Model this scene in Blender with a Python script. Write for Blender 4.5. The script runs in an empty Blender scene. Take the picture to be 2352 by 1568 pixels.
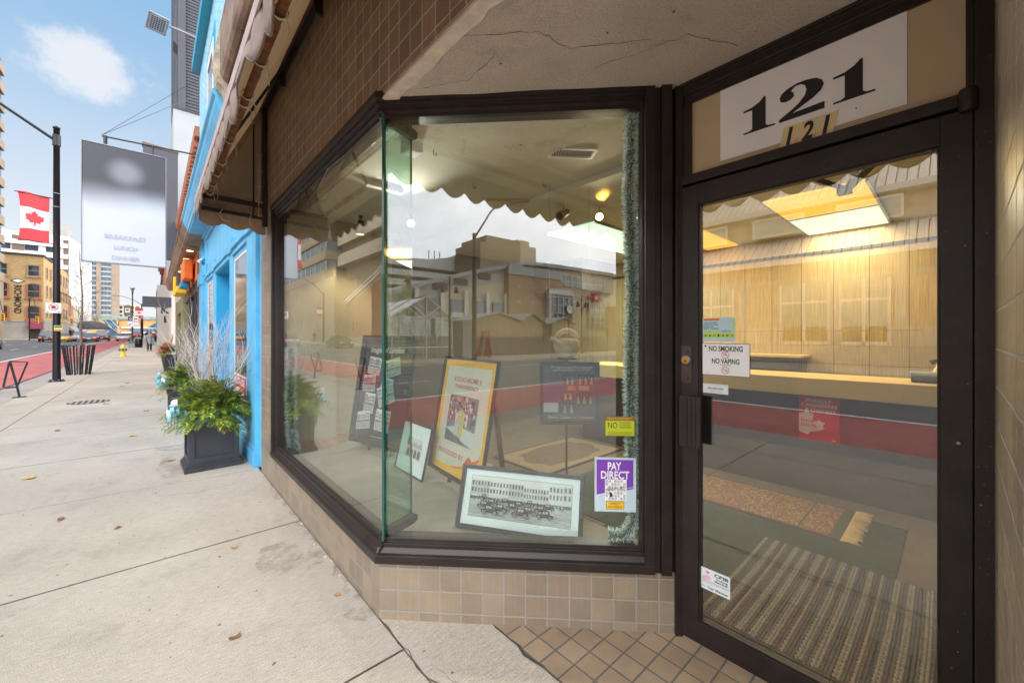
import bpy, math, random
from mathutils import Matrix, Vector, noise
random.seed(7)
R = math.radians
PI = math.pi
sc = bpy.context.scene
col = sc.collection

# ---------------------------------------------------------------- camera
cam_data = bpy.data.cameras.new('camera')
cam = bpy.data.objects.new('camera', cam_data)
col.objects.link(cam)
cam.location = (0, 0, 1.475)
cam.rotation_euler = (R(90), 0, R(-42.04))
cam_data.lens = 14.0
cam_data.sensor_width = 36
cam_data.shift_y = -13 / 2352
cam_data.clip_start = 0.02
cam_data.clip_end = 3000
sc.camera = cam

# ---------------------------------------------------------------- world
SUN_EL, SUN_AZ = 48, 250
world = bpy.data.worlds.new('World')
sc.world = world
world.use_nodes = True
wn = world.node_tree
wn.nodes.clear()


def N(tree, kind, **kw):
    n = tree.nodes.new(kind)
    for k, v in kw.items():
        setattr(n, k, v)
    return n


def mathn(t, op, a, b=None, c=None, clamp=False):
    n = t.nodes.new('ShaderNodeMath')
    n.operation = op
    n.use_clamp = clamp
    for i, v in enumerate((a, b, c)):
        if v is None:
            continue
        if isinstance(v, (int, float)):
            n.inputs[i].default_value = v
        else:
            t.links.new(v, n.inputs[i])
    return n.outputs[0]


def mixc(t, f, a, b, blend='MIX'):
    n = t.nodes.new('ShaderNodeMix')
    n.data_type = 'RGBA'
    n.blend_type = blend
    for s, v in ((n.inputs[0], f), (n.inputs[6], a), (n.inputs[7], b)):
        if isinstance(v, (int, float)):
            s.default_value = v
        elif isinstance(v, (tuple, list)):
            s.default_value = (*v[:3], 1)
        else:
            t.links.new(v, s)
    return n.outputs[2]


def ramp(t, f, stops, interp='LINEAR'):
    n = t.nodes.new('ShaderNodeValToRGB')
    n.color_ramp.interpolation = interp
    e = n.color_ramp.elements
    while len(e) < len(stops):
        e.new(0.5)
    for el, (p, c) in zip(e, stops):
        el.position = p
        if isinstance(c, (int, float)):
            c = (c, c, c)
        el.color = (*c, 1)
    if f is not None:
        t.links.new(f, n.inputs[0])
    return n.outputs[0]


def noise_out(t, vec, scale, detail=3, rough=0.55):
    n = t.nodes.new('ShaderNodeTexNoise')
    n.inputs['Scale'].default_value = scale
    n.inputs['Detail'].default_value = detail
    n.inputs['Roughness'].default_value = rough
    if vec is not None:
        t.links.new(vec, n.inputs['Vector'])
    return n.outputs['Fac']


sky = N(wn, 'ShaderNodeTexSky', sky_type='NISHITA', sun_disc=False)
sky.sun_elevation = R(SUN_EL)
sky.sun_rotation = R(SUN_AZ)
tc = N(wn, 'ShaderNodeTexCoord')
nrm = N(wn, 'ShaderNodeVectorMath', operation='NORMALIZE')
wn.links.new(tc.outputs['Generated'], nrm.inputs[0])
sep = N(wn, 'ShaderNodeSeparateXYZ')
wn.links.new(nrm.outputs[0], sep.inputs[0])
cn = noise_out(wn, nrm.outputs[0], 2.2, 6, 0.6)
cn2 = noise_out(wn, nrm.outputs[0], 11.0, 7, 0.68)
# overcast everywhere except the opening above the far end of the street
op = mathn(wn, 'ADD', sep.outputs[1], mathn(wn, 'MULTIPLY', mathn(wn, 'SUBTRACT', cn, 0.5), 0.5))
blue = N(wn, 'ShaderNodeMapRange', interpolation_type='SMOOTHSTEP')
wn.links.new(op, blue.inputs[0])
blue.inputs[1].default_value = 0.25
blue.inputs[2].default_value = 0.6
hz = N(wn, 'ShaderNodeMapRange', interpolation_type='SMOOTHSTEP')
wn.links.new(sep.outputs[2], hz.inputs[0])
hz.inputs[1].default_value = 0.0
hz.inputs[2].default_value = 0.56
# one puffy cloud
cd = Vector((-0.126, 1.43, 0.66)).normalized()
dist = N(wn, 'ShaderNodeVectorMath', operation='SUBTRACT')
wn.links.new(nrm.outputs[0], dist.inputs[0])
dist.inputs[1].default_value = cd
scl = N(wn, 'ShaderNodeVectorMath', operation='MULTIPLY')
wn.links.new(dist.outputs[0], scl.inputs[0])
scl.inputs[1].default_value = (1.0, 1.0, 1.45)
ln = N(wn, 'ShaderNodeVectorMath', operation='LENGTH')
wn.links.new(scl.outputs[0], ln.inputs[0])
pd = mathn(wn, 'ADD', ln.outputs['Value'], mathn(wn, 'MULTIPLY', mathn(wn, 'SUBTRACT', cn2, 0.5), 0.17))
puff = N(wn, 'ShaderNodeMapRange', interpolation_type='SMOOTHSTEP')
wn.links.new(pd, puff.inputs[0])
puff.inputs[1].default_value = 0.078
puff.inputs[2].default_value = 0.030
wisp = mathn(wn, 'MULTIPLY', ramp(wn, cn2, [(0.55, 0.0), (0.8, 0.3)]), 0.5)
grey = mixc(wn, ramp(wn, noise_out(wn, nrm.outputs[0], 3.0, 5, 0.6), [(0.35, 0), (0.68, 1)]),
            (1.5, 1.55, 1.7), (2.2, 2.2, 2.25))
nish = N(wn, 'ShaderNodeVectorMath', operation='SCALE')
wn.links.new(sky.outputs[0], nish.inputs[0])
nish.inputs['Scale'].default_value = 0.10
bl = mixc(wn, 0.85, nish.outputs[0], (0.29, 0.53, 0.80))
bl = mixc(wn, mathn(wn, 'MULTIPLY', mathn(wn, 'MAXIMUM', puff.outputs[0], wisp, clamp=True), 0.86), bl, (0.78, 0.80, 0.84))
bl = mixc(wn, mathn(wn, 'POWER', mathn(wn, 'SUBTRACT', 1, hz.outputs[0]), 0.85), bl, (0.80, 0.82, 0.86))
# overcast boosted low behind the camera, to strengthen its reflection in the glass
bd = N(wn, 'ShaderNodeVectorMath', operation='DOT_PRODUCT')
wn.links.new(nrm.outputs[0], bd.inputs[0])
bd.inputs[1].default_value = Vector((-0.62, -0.70, 0.30)).normalized()
bank = N(wn, 'ShaderNodeMapRange', interpolation_type='SMOOTHSTEP')
wn.links.new(bd.outputs['Value'], bank.inputs[0])
bank.inputs[1].default_value = 0.62
bank.inputs[2].default_value = 0.93
grey = mixc(wn, mathn(wn, 'MULTIPLY', bank.outputs[0], 0.75), grey, mixc(wn, ramp(wn, cn, [(0.35, 0), (0.7, 1)]), (3.6, 3.8, 4.5), (7.2, 7.2, 7.5)))
# sky brightened over the unseen shop side, added to light the facades opposite
east = N(wn, 'ShaderNodeMapRange', interpolation_type='SMOOTHSTEP')
wn.links.new(sep.outputs[0], east.inputs[0])
east.inputs[1].default_value = 0.15
east.inputs[2].default_value = 0.75
grey = mixc(wn, east.outputs[0], grey, (5.0, 4.9, 4.7))
skyc = mixc(wn, blue.outputs[0], grey, bl)
bg = N(wn, 'ShaderNodeBackground')
wn.links.new(skyc, bg.inputs[0])
bg.inputs[1].default_value = 1.0
wo = N(wn, 'ShaderNodeOutputWorld')
wn.links.new(bg.outputs[0], wo.inputs[0])

# ---------------------------------------------------------------- sun (soft, behind cloud)
sl = bpy.data.lights.new('sun', 'SUN')
sl.energy = 0.8
sl.angle = R(14)
sl.color = (1.0, 0.96, 0.90)
so = bpy.data.objects.new('sun', sl)
col.objects.link(so)
_d = Vector((-math.cos(R(SUN_EL)) * 0.88, math.cos(R(SUN_EL)) * -0.35, math.sin(R(SUN_EL))))
so.rotation_euler = _d.to_track_quat('Z', 'Y').to_euler()

sc.view_settings.view_transform = 'Standard'
sc.view_settings.look = 'None'
sc.view_settings.exposure = 0.18
sc.view_settings.gamma = 1.0
sc.view_settings.use_curve_mapping = False
sc.cycles.max_bounces = 10
sc.cycles.transparent_max_bounces = 16
sc.cycles.glossy_bounces = 5
sc.cycles.use_denoising = True


# ---------------------------------------------------------------- materials
def lin(r, g, b):
    f = lambda c: (c / 255 / 12.92) if c / 255 <= 0.04045 else ((c / 255 + 0.055) / 1.055) ** 2.4
    return (f(r), f(g), f(b))


def shade(c, k):
    return tuple(min(1, v * k) for v in c)


def mat(name, color, rough=0.7, metal=0.0, spec=0.5, var=0.12, vscale=6.0, bump=0.0, bscale=60.0,
        emit=None, estr=1.0, coat=0.0, vec='Object', speck=None):
    m = bpy.data.materials.new(name)
    m.use_nodes = True
    t = m.node_tree
    p = t.nodes['Principled BSDF']
    p.inputs['Roughness'].default_value = rough
    p.inputs['Metallic'].default_value = metal
    p.inputs['Specular IOR Level'].default_value = spec
    p.inputs['Coat Weight'].default_value = coat
    tc_ = t.nodes.new('ShaderNodeTexCoord')
    v = tc_.outputs[vec]
    if var > 0:
        n = noise_out(t, v, vscale, 5, 0.6)
        c = mixc(t, ramp(t, n, [(0.3, 0), (0.7, 1)]), shade(color, 1 - var), shade(color, 1 + var))
        if speck:
            sn = noise_out(t, v, speck[1], 2, 0.5)
            c = mixc(t, ramp(t, sn, [(speck[2], 0), (speck[2] + 0.05, 1)]), c, speck[0])
        t.links.new(c, p.inputs['Base Color'])
        rr = mathn(t, 'ADD', mathn(t, 'MULTIPLY', n, 0.16), rough - 0.08, clamp=True)
        t.links.new(rr, p.inputs['Roughness'])
    else:
        p.inputs['Base Color'].default_value = (*color, 1)
    if bump > 0:
        b = t.nodes.new('ShaderNodeBump')
        b.inputs['Strength'].default_value = 1.0
        b.inputs['Distance'].default_value = bump
        t.links.new(noise_out(t, v, bscale, 4, 0.6), b.inputs['Height'])
        t.links.new(b.outputs[0], p.inputs['Normal'])
    if emit:
        p.inputs['Emission Color'].default_value = (*emit, 1)
        p.inputs['Emission Strength'].default_value = estr
    return m


def brickmat(name, c1, c2, mortar, w, h, msize=0.006, offset=0.0, rough=0.45, var=0.2, bump=0.003, streak=0.0, spec=0.5):
    """grid of tiles or bricks laid in the part's own UV metres"""
    m = bpy.data.materials.new(name)
    m.use_nodes = True
    t = m.node_tree
    p = t.nodes['Principled BSDF']
    p.inputs['Specular IOR Level'].default_value = spec
    uv = t.nodes.new('ShaderNodeUVMap')
    b = t.nodes.new('ShaderNodeTexBrick')
    b.offset = offset
    b.inputs['Scale'].default_value = 1.0
    b.inputs['Brick Width'].default_value = w
    b.inputs['Row Height'].default_value = h
    b.inputs['Mortar Size'].default_value = msize
    b.inputs['Mortar Smooth'].default_value = 0.25
    b.inputs['Bias'].default_value = 0.0
    b.inputs['Color1'].default_value = (*c1, 1)
    b.inputs['Color2'].default_value = (*c2, 1)
    b.inputs['Mortar'].default_value = (*mortar, 1)
    t.links.new(uv.outputs[0], b.inputs['Vector'])
    n = noise_out(t, uv.outputs[0], 5.0, 6, 0.65)
    c = mixc(t, ramp(t, n, [(0.25, 0), (0.75, 1)]), (1 - var,) * 3, (1 + var,) * 3)
    cc = mixc(t, 1.0, b.outputs['Color'], c, 'MULTIPLY')
    if streak:
        mp = t.nodes.new('ShaderNodeMapping')
        mp.inputs['Scale'].default_value = (streak * 150 if streak > 0.2 else 22, 0.8, 1)
        t.links.new(uv.outputs[0], mp.inputs[0])
        s2 = noise_out(t, mp.outputs[0], 3.0, 4, 0.6)
        cc = mixc(t, 1.0, cc, mixc(t, ramp(t, s2, [(0.3, 0), (0.7, 1)]), (1 - streak,) * 3, (1 + streak,) * 3), 'MULTIPLY')
    t.links.new(cc, p.inputs['Base Color'])
    rr = mathn(t, 'ADD', mathn(t, 'MULTIPLY', b.outputs['Fac'], 0.4), mathn(t, 'ADD', mathn(t, 'MULTIPLY', n, 0.2), rough - 0.1), clamp=True)
    t.links.new(rr, p.inputs['Roughness'])
    bp = t.nodes.new('ShaderNodeBump')
    bp.inputs['Distance'].default_value = bump
    hh = mathn(t, 'SUBTRACT', mathn(t, 'MULTIPLY', noise_out(t, uv.outputs[0], 90, 3, 0.6), 0.25), b.outputs['Fac'])
    t.links.new(hh, bp.inputs['Height'])
    t.links.new(bp.outputs[0], p.inputs['Normal'])
    return m


def glassmat(name, f0=0.09, tint=(0.93, 0.97, 0.95), dirt=0.005, edge=None):
    m = bpy.data.materials.new(name)
    m.use_nodes = True
    t = m.node_tree
    t.nodes.clear()
    g = t.nodes.new('ShaderNodeNewGeometry')
    d = t.nodes.new('ShaderNodeVectorMath')
    d.operation = 'DOT_PRODUCT'
    t.links.new(g.outputs['Normal'], d.inputs[0])
    t.links.new(g.outputs['Incoming'], d.inputs[1])
    a = mathn(t, 'ABSOLUTE', d.outputs['Value'])
    f = mathn(t, 'ADD', mathn(t, 'MULTIPLY', mathn(t, 'POWER', mathn(t, 'SUBTRACT', 1, a), 5), 1 - f0), f0, clamp=True)
    gl = t.nodes.new('ShaderNodeBsdfGlossy')
    gl.inputs['Roughness'].default_value = 0.0
    tr = t.nodes.new('ShaderNodeBsdfTransparent')
    tr.inputs[0].default_value = (*tint, 1)
    mx = t.nodes.new('ShaderNodeMixShader')
    t.links.new(f, mx.inputs[0])
    t.links.new(tr.outputs[0], mx.inputs[1])
    t.links.new(gl.outputs[0], mx.inputs[2])
    df = t.nodes.new('ShaderNodeBsdfDiffuse')
    df.inputs[0].default_value = (0.6, 0.58, 0.52, 1)
    tcx = t.nodes.new('ShaderNodeTexCoord')
    sp = noise_out(t, tcx.outputs['Object'], 3.0, 4)
    sp2 = noise_out(t, tcx.outputs['Object'], 130.0, 2)
    dd = mathn(t, 'ADD', mathn(t, 'MULTIPLY', sp, dirt), mathn(t, 'MULTIPLY', ramp(t, sp2, [(0.76, 0), (0.79, 1)]), 0.35))
    m2 = t.nodes.new('ShaderNodeMixShader')
    t.links.new(dd, m2.inputs[0])
    t.links.new(mx.outputs[0], m2.inputs[1])
    t.links.new(df.outputs[0], m2.inputs[2])
    o = t.nodes.new('ShaderNodeOutputMaterial')
    t.links.new(m2.outputs[0], o.inputs[0])
    return m


def concrete(name, c, vec='Object', stain=1.0, brm=1.0):
    m = bpy.data.materials.new(name)
    m.use_nodes = True
    t = m.node_tree
    p = t.nodes['Principled BSDF']
    p.inputs['Specular IOR Level'].default_value = 0.25
    tc_ = t.nodes.new('ShaderNodeTexCoord')
    v = tc_.outputs[vec]
    big = noise_out(t, v, 0.55, 6, 0.62)
    mp = t.nodes.new('ShaderNodeMapping')
    mp.inputs['Scale'].default_value = (1.0, 7.0, 1.0)
    mp.inputs['Rotation'].default_value = (0, 0, 0.02)
    t.links.new(v, mp.inputs[0])
    broom = noise_out(t, mp.outputs[0], 18, 4, 0.6)
    fine = noise_out(t, v, 160, 3, 0.7)
    vor = t.nodes.new('ShaderNodeTexVoronoi')
    vor.inputs['Scale'].default_value = 240
    t.links.new(v, vor.inputs['Vector'])
    cc = mixc(t, ramp(t, big, [(0.32, 0), (0.68, 1)]), shade(c, 1 - 0.16 * stain), shade(c, 1.12))
    cc = mixc(t, 1.0, cc, ramp(t, broom, [(0.3, 1 - 0.20 * brm), (0.7, 1 + 0.14 * brm)]), 'MULTIPLY')
    cc = mixc(t, 1.0, cc, ramp(t, fine, [(0.3, 0.72), (0.55, 1.05), (0.75, 1.2)]), 'MULTIPLY')
    bigs = noise_out(t, v, 26, 2, 0.4)
    cc = mixc(t, ramp(t, bigs, [(0.735, 0), (0.755, 0.8)]), cc, (0.06, 0.05, 0.045))
    med = noise_out(t, v, 2.4, 6, 0.7)
    cc = mixc(t, ramp(t, med, [(0.55, 0), (0.75, 0.45 * stain)]), cc, shade(c, 0.45))
    t.links.new(cc, p.inputs['Base Color'])
    p.inputs['Roughness'].default_value = 0.85
    b = t.nodes.new('ShaderNodeBump')
    b.inputs['Distance'].default_value = 0.004
    t.links.new(mathn(t, 'ADD', fine, mathn(t, 'MULTIPLY', broom, brm)), b.inputs['Height'])
    t.links.new(b.outputs[0], p.inputs['Normal'])
    return m


M = {}
M['bronze'] = mat('bronze_metal', (0.024, 0.017, 0.0145), 0.42, 0.25, var=0.3, vscale=9, bump=0.0006, bscale=260,
                  speck=((0.34, 0.31, 0.28), 150, 0.735))
M['bronze_light'] = mat('worn_bronze', (0.075, 0.058, 0.048), 0.38, 0.5, var=0.25, vscale=14)
M['black'] = mat('black_rubber', (0.012, 0.012, 0.012), 0.6, var=0.2)
M['tile'] = brickmat('tan_tile', (0.280, 0.218, 0.150), (0.205, 0.160, 0.113), (0.29, 0.26, 0.22), 0.1105, 0.1105, 0.0050, 0, 0.40, 0.16, streak=0.05)
M['tile_header'] = brickmat('brown_tile', (0.255, 0.18, 0.122), (0.175, 0.132, 0.095), (0.46, 0.40, 0.32), 0.1105, 0.1105, 0.0040, 0, 0.45, 0.25, streak=0.12)
M['tile_floor'] = brickmat('floor_tile', (0.31, 0.225, 0.145), (0.26, 0.185, 0.12), (0.12, 0.11, 0.10), 0.112, 0.112, 0.0042, 0, 0.55, 0.22)
M['stucco'] = concrete('stucco', (0.62, 0.54, 0.44), stain=1.8, brm=0.12)
M['concrete'] = concrete('sidewalk_concrete', (0.47, 0.415, 0.345))
M['concrete2'] = concrete('curb_concrete', (0.36, 0.33, 0.30))
M['plaster'] = mat('pale_plaster', (0.66, 0.58, 0.47), 0.9, var=0.2, vscale=12, bump=0.006, bscale=30)
M['gap'] = mat('joint_dirt', (0.07, 0.055, 0.045), 0.95, var=0.4, vscale=20)
M['asphalt'] = mat('asphalt', (0.13, 0.13, 0.135), 0.85, var=0.16, vscale=0.8, bump=0.004, bscale=120)
M['redlane'] = mat('red_lane_paint', (0.42, 0.125, 0.12), 0.85, var=0.2, vscale=0.9, bump=0.003, bscale=120)
M['whitepaint'] = mat('road_white', (0.72, 0.72, 0.70), 0.7, var=0.12, vscale=3)
M['glass'] = glassmat('shop_glass', 0.10)
M['doorglass'] = glassmat('door_glass', 0.115, (0.90, 0.90, 0.86))
M['fin'] = glassmat('green_glass', 0.10, (0.70, 0.85, 0.77))
M['glass_edge'] = mat('glass_edge', (0.0, 0.075, 0.058), 0.15, var=0.2, coat=1.0)
M['darkglass'] = mat('window_glass', (0.035, 0.05, 0.065), 0.06, 0.0, 1.0, var=0.3, vscale=1.5)
M['blueglass'] = mat('blue_window_glass', (0.06, 0.12, 0.18), 0.08, 0.0, 1.0, var=0.5, vscale=0.4)
M['white'] = mat('white_paint', (0.76, 0.76, 0.74), 0.6, var=0.05)
M['paper'] = mat('white_paper', (0.80, 0.80, 0.78), 0.5, var=0.03)
M['ink'] = mat('black_ink', (0.015, 0.015, 0.017), 0.5, var=0)
M['redink'] = mat('red_ink', (0.62, 0.045, 0.05), 0.5, var=0)
M['yellow'] = mat('yellow_paint', (0.83, 0.50, 0.02), 0.5, var=0.1)
M['orange'] = mat('orange_print', (0.80, 0.19, 0.03), 0.5, var=0.05)
M['blue'] = mat('blue_paint', (0.10, 0.42, 0.66), 0.5, var=0.16, vscale=2.4, bump=0.0012, bscale=40, speck=((0.45, 0.62, 0.68), 17, 0.73))
M['blue_deep'] = mat('deep_blue_paint', (0.02, 0.30, 0.52), 0.45, var=0.1, vscale=4)
M['teal'] = mat('teal_paint', (0.02, 0.30, 0.42), 0.5, var=0.1)
M['planter'] = mat('charcoal_planter', (0.035, 0.037, 0.045), 0.45, var=0.15, vscale=7, bump=0.0006, bscale=160)
M['pole'] = mat('black_pole', (0.014, 0.014, 0.018), 0.4, 0.3, var=0.2)
M['steel'] = mat('grey_steel', (0.30, 0.30, 0.31), 0.4, 0.6, var=0.15)
M['rust'] = mat('rusty_pipe', (0.20, 0.075, 0.03), 0.85, 0.2, var=0.6, vscale=18, bump=0.002, bscale=80)
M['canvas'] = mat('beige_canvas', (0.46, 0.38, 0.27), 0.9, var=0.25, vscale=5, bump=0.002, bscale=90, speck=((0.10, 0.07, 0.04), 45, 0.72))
_ct = M['canvas'].node_tree
_cp = _ct.nodes['Principled BSDF']
_tl = _ct.nodes.new('ShaderNodeBsdfTranslucent')
_tl.inputs[0].default_value = (0.62, 0.50, 0.36, 1)
_mx = _ct.nodes.new('ShaderNodeMixShader')
_mx.inputs[0].default_value = 0.45
_ct.links.new(_cp.outputs[0], _mx.inputs[1])
_ct.links.new(_tl.outputs[0], _mx.inputs[2])
_ct.links.new(_mx.outputs[0], [n for n in _ct.nodes if n.type == 'OUTPUT_MATERIAL'][0].inputs[0])
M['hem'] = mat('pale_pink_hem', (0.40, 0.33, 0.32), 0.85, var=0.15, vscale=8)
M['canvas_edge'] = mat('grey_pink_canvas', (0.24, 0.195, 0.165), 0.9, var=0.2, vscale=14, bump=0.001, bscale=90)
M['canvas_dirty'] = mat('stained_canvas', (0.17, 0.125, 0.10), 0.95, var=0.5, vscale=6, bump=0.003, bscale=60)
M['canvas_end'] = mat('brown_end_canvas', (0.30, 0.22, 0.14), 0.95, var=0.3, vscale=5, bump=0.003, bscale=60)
M['rope'] = mat('cream_rope', (0.62, 0.52, 0.36), 0.9, var=0.3, vscale=40)
M['brownmetal'] = mat('stained_cornice', (0.23, 0.165, 0.115), 0.6, 0.1, var=0.55, vscale=3.2, bump=0.002, bscale=20)
M['corbel'] = mat('weathered_stone', (0.42, 0.36, 0.27), 0.85, var=0.5, vscale=9, bump=0.01, bscale=24)
M['carpet'] = mat('beige_carpet', (0.36, 0.33, 0.28), 1.0, spec=0.1, var=0.10, vscale=7, bump=0.010, bscale=210)
M['carpet_brown'] = mat('brown_carpet', (0.17, 0.125, 0.085), 1.0, spec=0.1, var=0.12, vscale=6, bump=0.004, bscale=260)
M['carpet_green'] = mat('green_carpet', (0.055, 0.065, 0.045), 1.0, spec=0.1, var=0.2, vscale=4, bump=0.004, bscale=260)
M['intwall'] = mat('cream_wall', (0.40, 0.34, 0.24), 0.85, var=0.05, vscale=3)
M['ceiling'] = mat('cream_ceiling', (0.54, 0.50, 0.40), 0.85, var=0.08, vscale=2.0, bump=0.0015, bscale=70, speck=((0.2, 0.17, 0.12), 26, 0.76))
M['shopwall'] = mat('brown_wall', (0.13, 0.095, 0.06), 0.85, var=0.1, vscale=3)
M['baseboard'] = mat('tan_baseboard', (0.42, 0.25, 0.14), 0.8, var=0.2, vscale=20)
M['wood'] = mat('brown_wood', (0.19, 0.075, 0.028), 0.45, var=0.35, vscale=9)
M['counter'] = mat('yellow_laminate', (0.66, 0.46, 0.16), 0.45, var=0.05)
M['darkwood'] = mat('dark_counter_front', (0.045, 0.03, 0.025), 0.5, var=0.2)
M['frame'] = mat('charcoal_frame', (0.030, 0.031, 0.036), 0.42, var=0.3, vscale=12)
M['mat_white'] = mat('picture_mount', (0.74, 0.79, 0.80), 0.6, var=0.03)
M['leafdark'] = mat('cedar_green', (0.075, 0.15, 0.018), 0.6, var=0.5, vscale=5)
M['leaflight'] = mat('cedar_yellow_green', (0.34, 0.40, 0.03), 0.6, var=0.4, vscale=6)
M['leafblue'] = mat('pine_blue_green', (0.07, 0.13, 0.06), 0.6, var=0.4, vscale=6)
M['twigwhite'] = mat('white_painted_twig', (0.58, 0.51, 0.46), 0.8, var=0.15, vscale=30)
M['twigbrown'] = mat('brown_twig', (0.22, 0.10, 0.06), 0.8, var=0.3, vscale=30)
M['bark'] = mat('grey_bark', (0.19, 0.145, 0.115), 0.9, var=0.35, vscale=14)
M['ribbon'] = mat('light_blue_ribbon', (0.22, 0.58, 0.80), 0.4, var=0.55, vscale=28)
M['flower'] = mat('red_bow', (0.62, 0.05, 0.03), 0.5, var=0.3, vscale=20)
M['straw'] = mat('dry_grass', (0.55, 0.40, 0.18), 0.8, var=0.3)
M['skin'] = mat('skin', (0.55, 0.33, 0.24), 0.6, var=0.05)
M['coat'] = mat('grey_coat', (0.22, 0.23, 0.24), 0.9, var=0.2, vscale=20)
M['darkcloth'] = mat('dark_trousers', (0.02, 0.022, 0.03), 0.9, var=0.2)
M['tinsel'] = mat('tinsel_green', (0.05, 0.20, 0.14), 0.35, 0.3, var=0.4, vscale=30)
M['tinselw'] = mat('tinsel_frost', (0.80, 0.90, 0.84), 0.4, 0.1, var=0.2, vscale=30)
M['brass'] = mat('brass', (0.62, 0.30, 0.08), 0.3, 0.8, var=0.2)
M['panel_white'] = mat('lit_white_diffuser', (0.7, 0.75, 0.7), 0.6, var=0, emit=(0.80, 1.0, 0.86), estr=0.95)
M['panel_amber'] = mat('lit_amber_diffuser', (0.8, 0.5, 0.1), 0.6, var=0, emit=(1.0, 0.52, 0.035), estr=0.95)
M['bulb'] = mat('lit_bulb', (1, 1, 1), 0.5, var=0, emit=(1.0, 0.93, 0.75), estr=6)
M['bulb_warm'] = mat('lit_warm_bulb', (1, 1, 1), 0.5, var=0, emit=(1.0, 0.70, 0.35), estr=5)
M['taillight'] = mat('lit_tail_light', (0.6, 0.03, 0.02), 0.3, var=0, emit=(1.0, 0.10, 0.04), estr=2.2)
M['signal_amber'] = mat('traffic_yellow', (0.85, 0.42, 0.02), 0.5, var=0.05)
M['signal_red'] = mat('lit_red_signal', (0.8, 0.03, 0.02), 0.4, var=0, emit=(1, 0.12, 0.05), estr=3)


# ---------------------------------------------------------------- mesh building
_text_cache = {}


def text_geo(s, bold=0.0, shear=0.0, spacing=1.0):
    key = (s, bold, shear, spacing)
    if key not in _text_cache:
        c = bpy.data.curves.new('t', 'FONT')
        c.body = s
        c.offset = bold
        c.shear = shear
        c.space_character = spacing
        c.resolution_u = 3
        o = bpy.data.objects.new('t', c)
        me = bpy.data.meshes.new_from_object(o)
        vs = [tuple(v.co) for v in me.vertices]
        fs = [tuple(p.vertices) for p in me.polygons]
        bpy.data.objects.remove(o)
        bpy.data.meshes.remove(me)
        _text_cache[key] = (vs, fs)
    return _text_cache[key]


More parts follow.
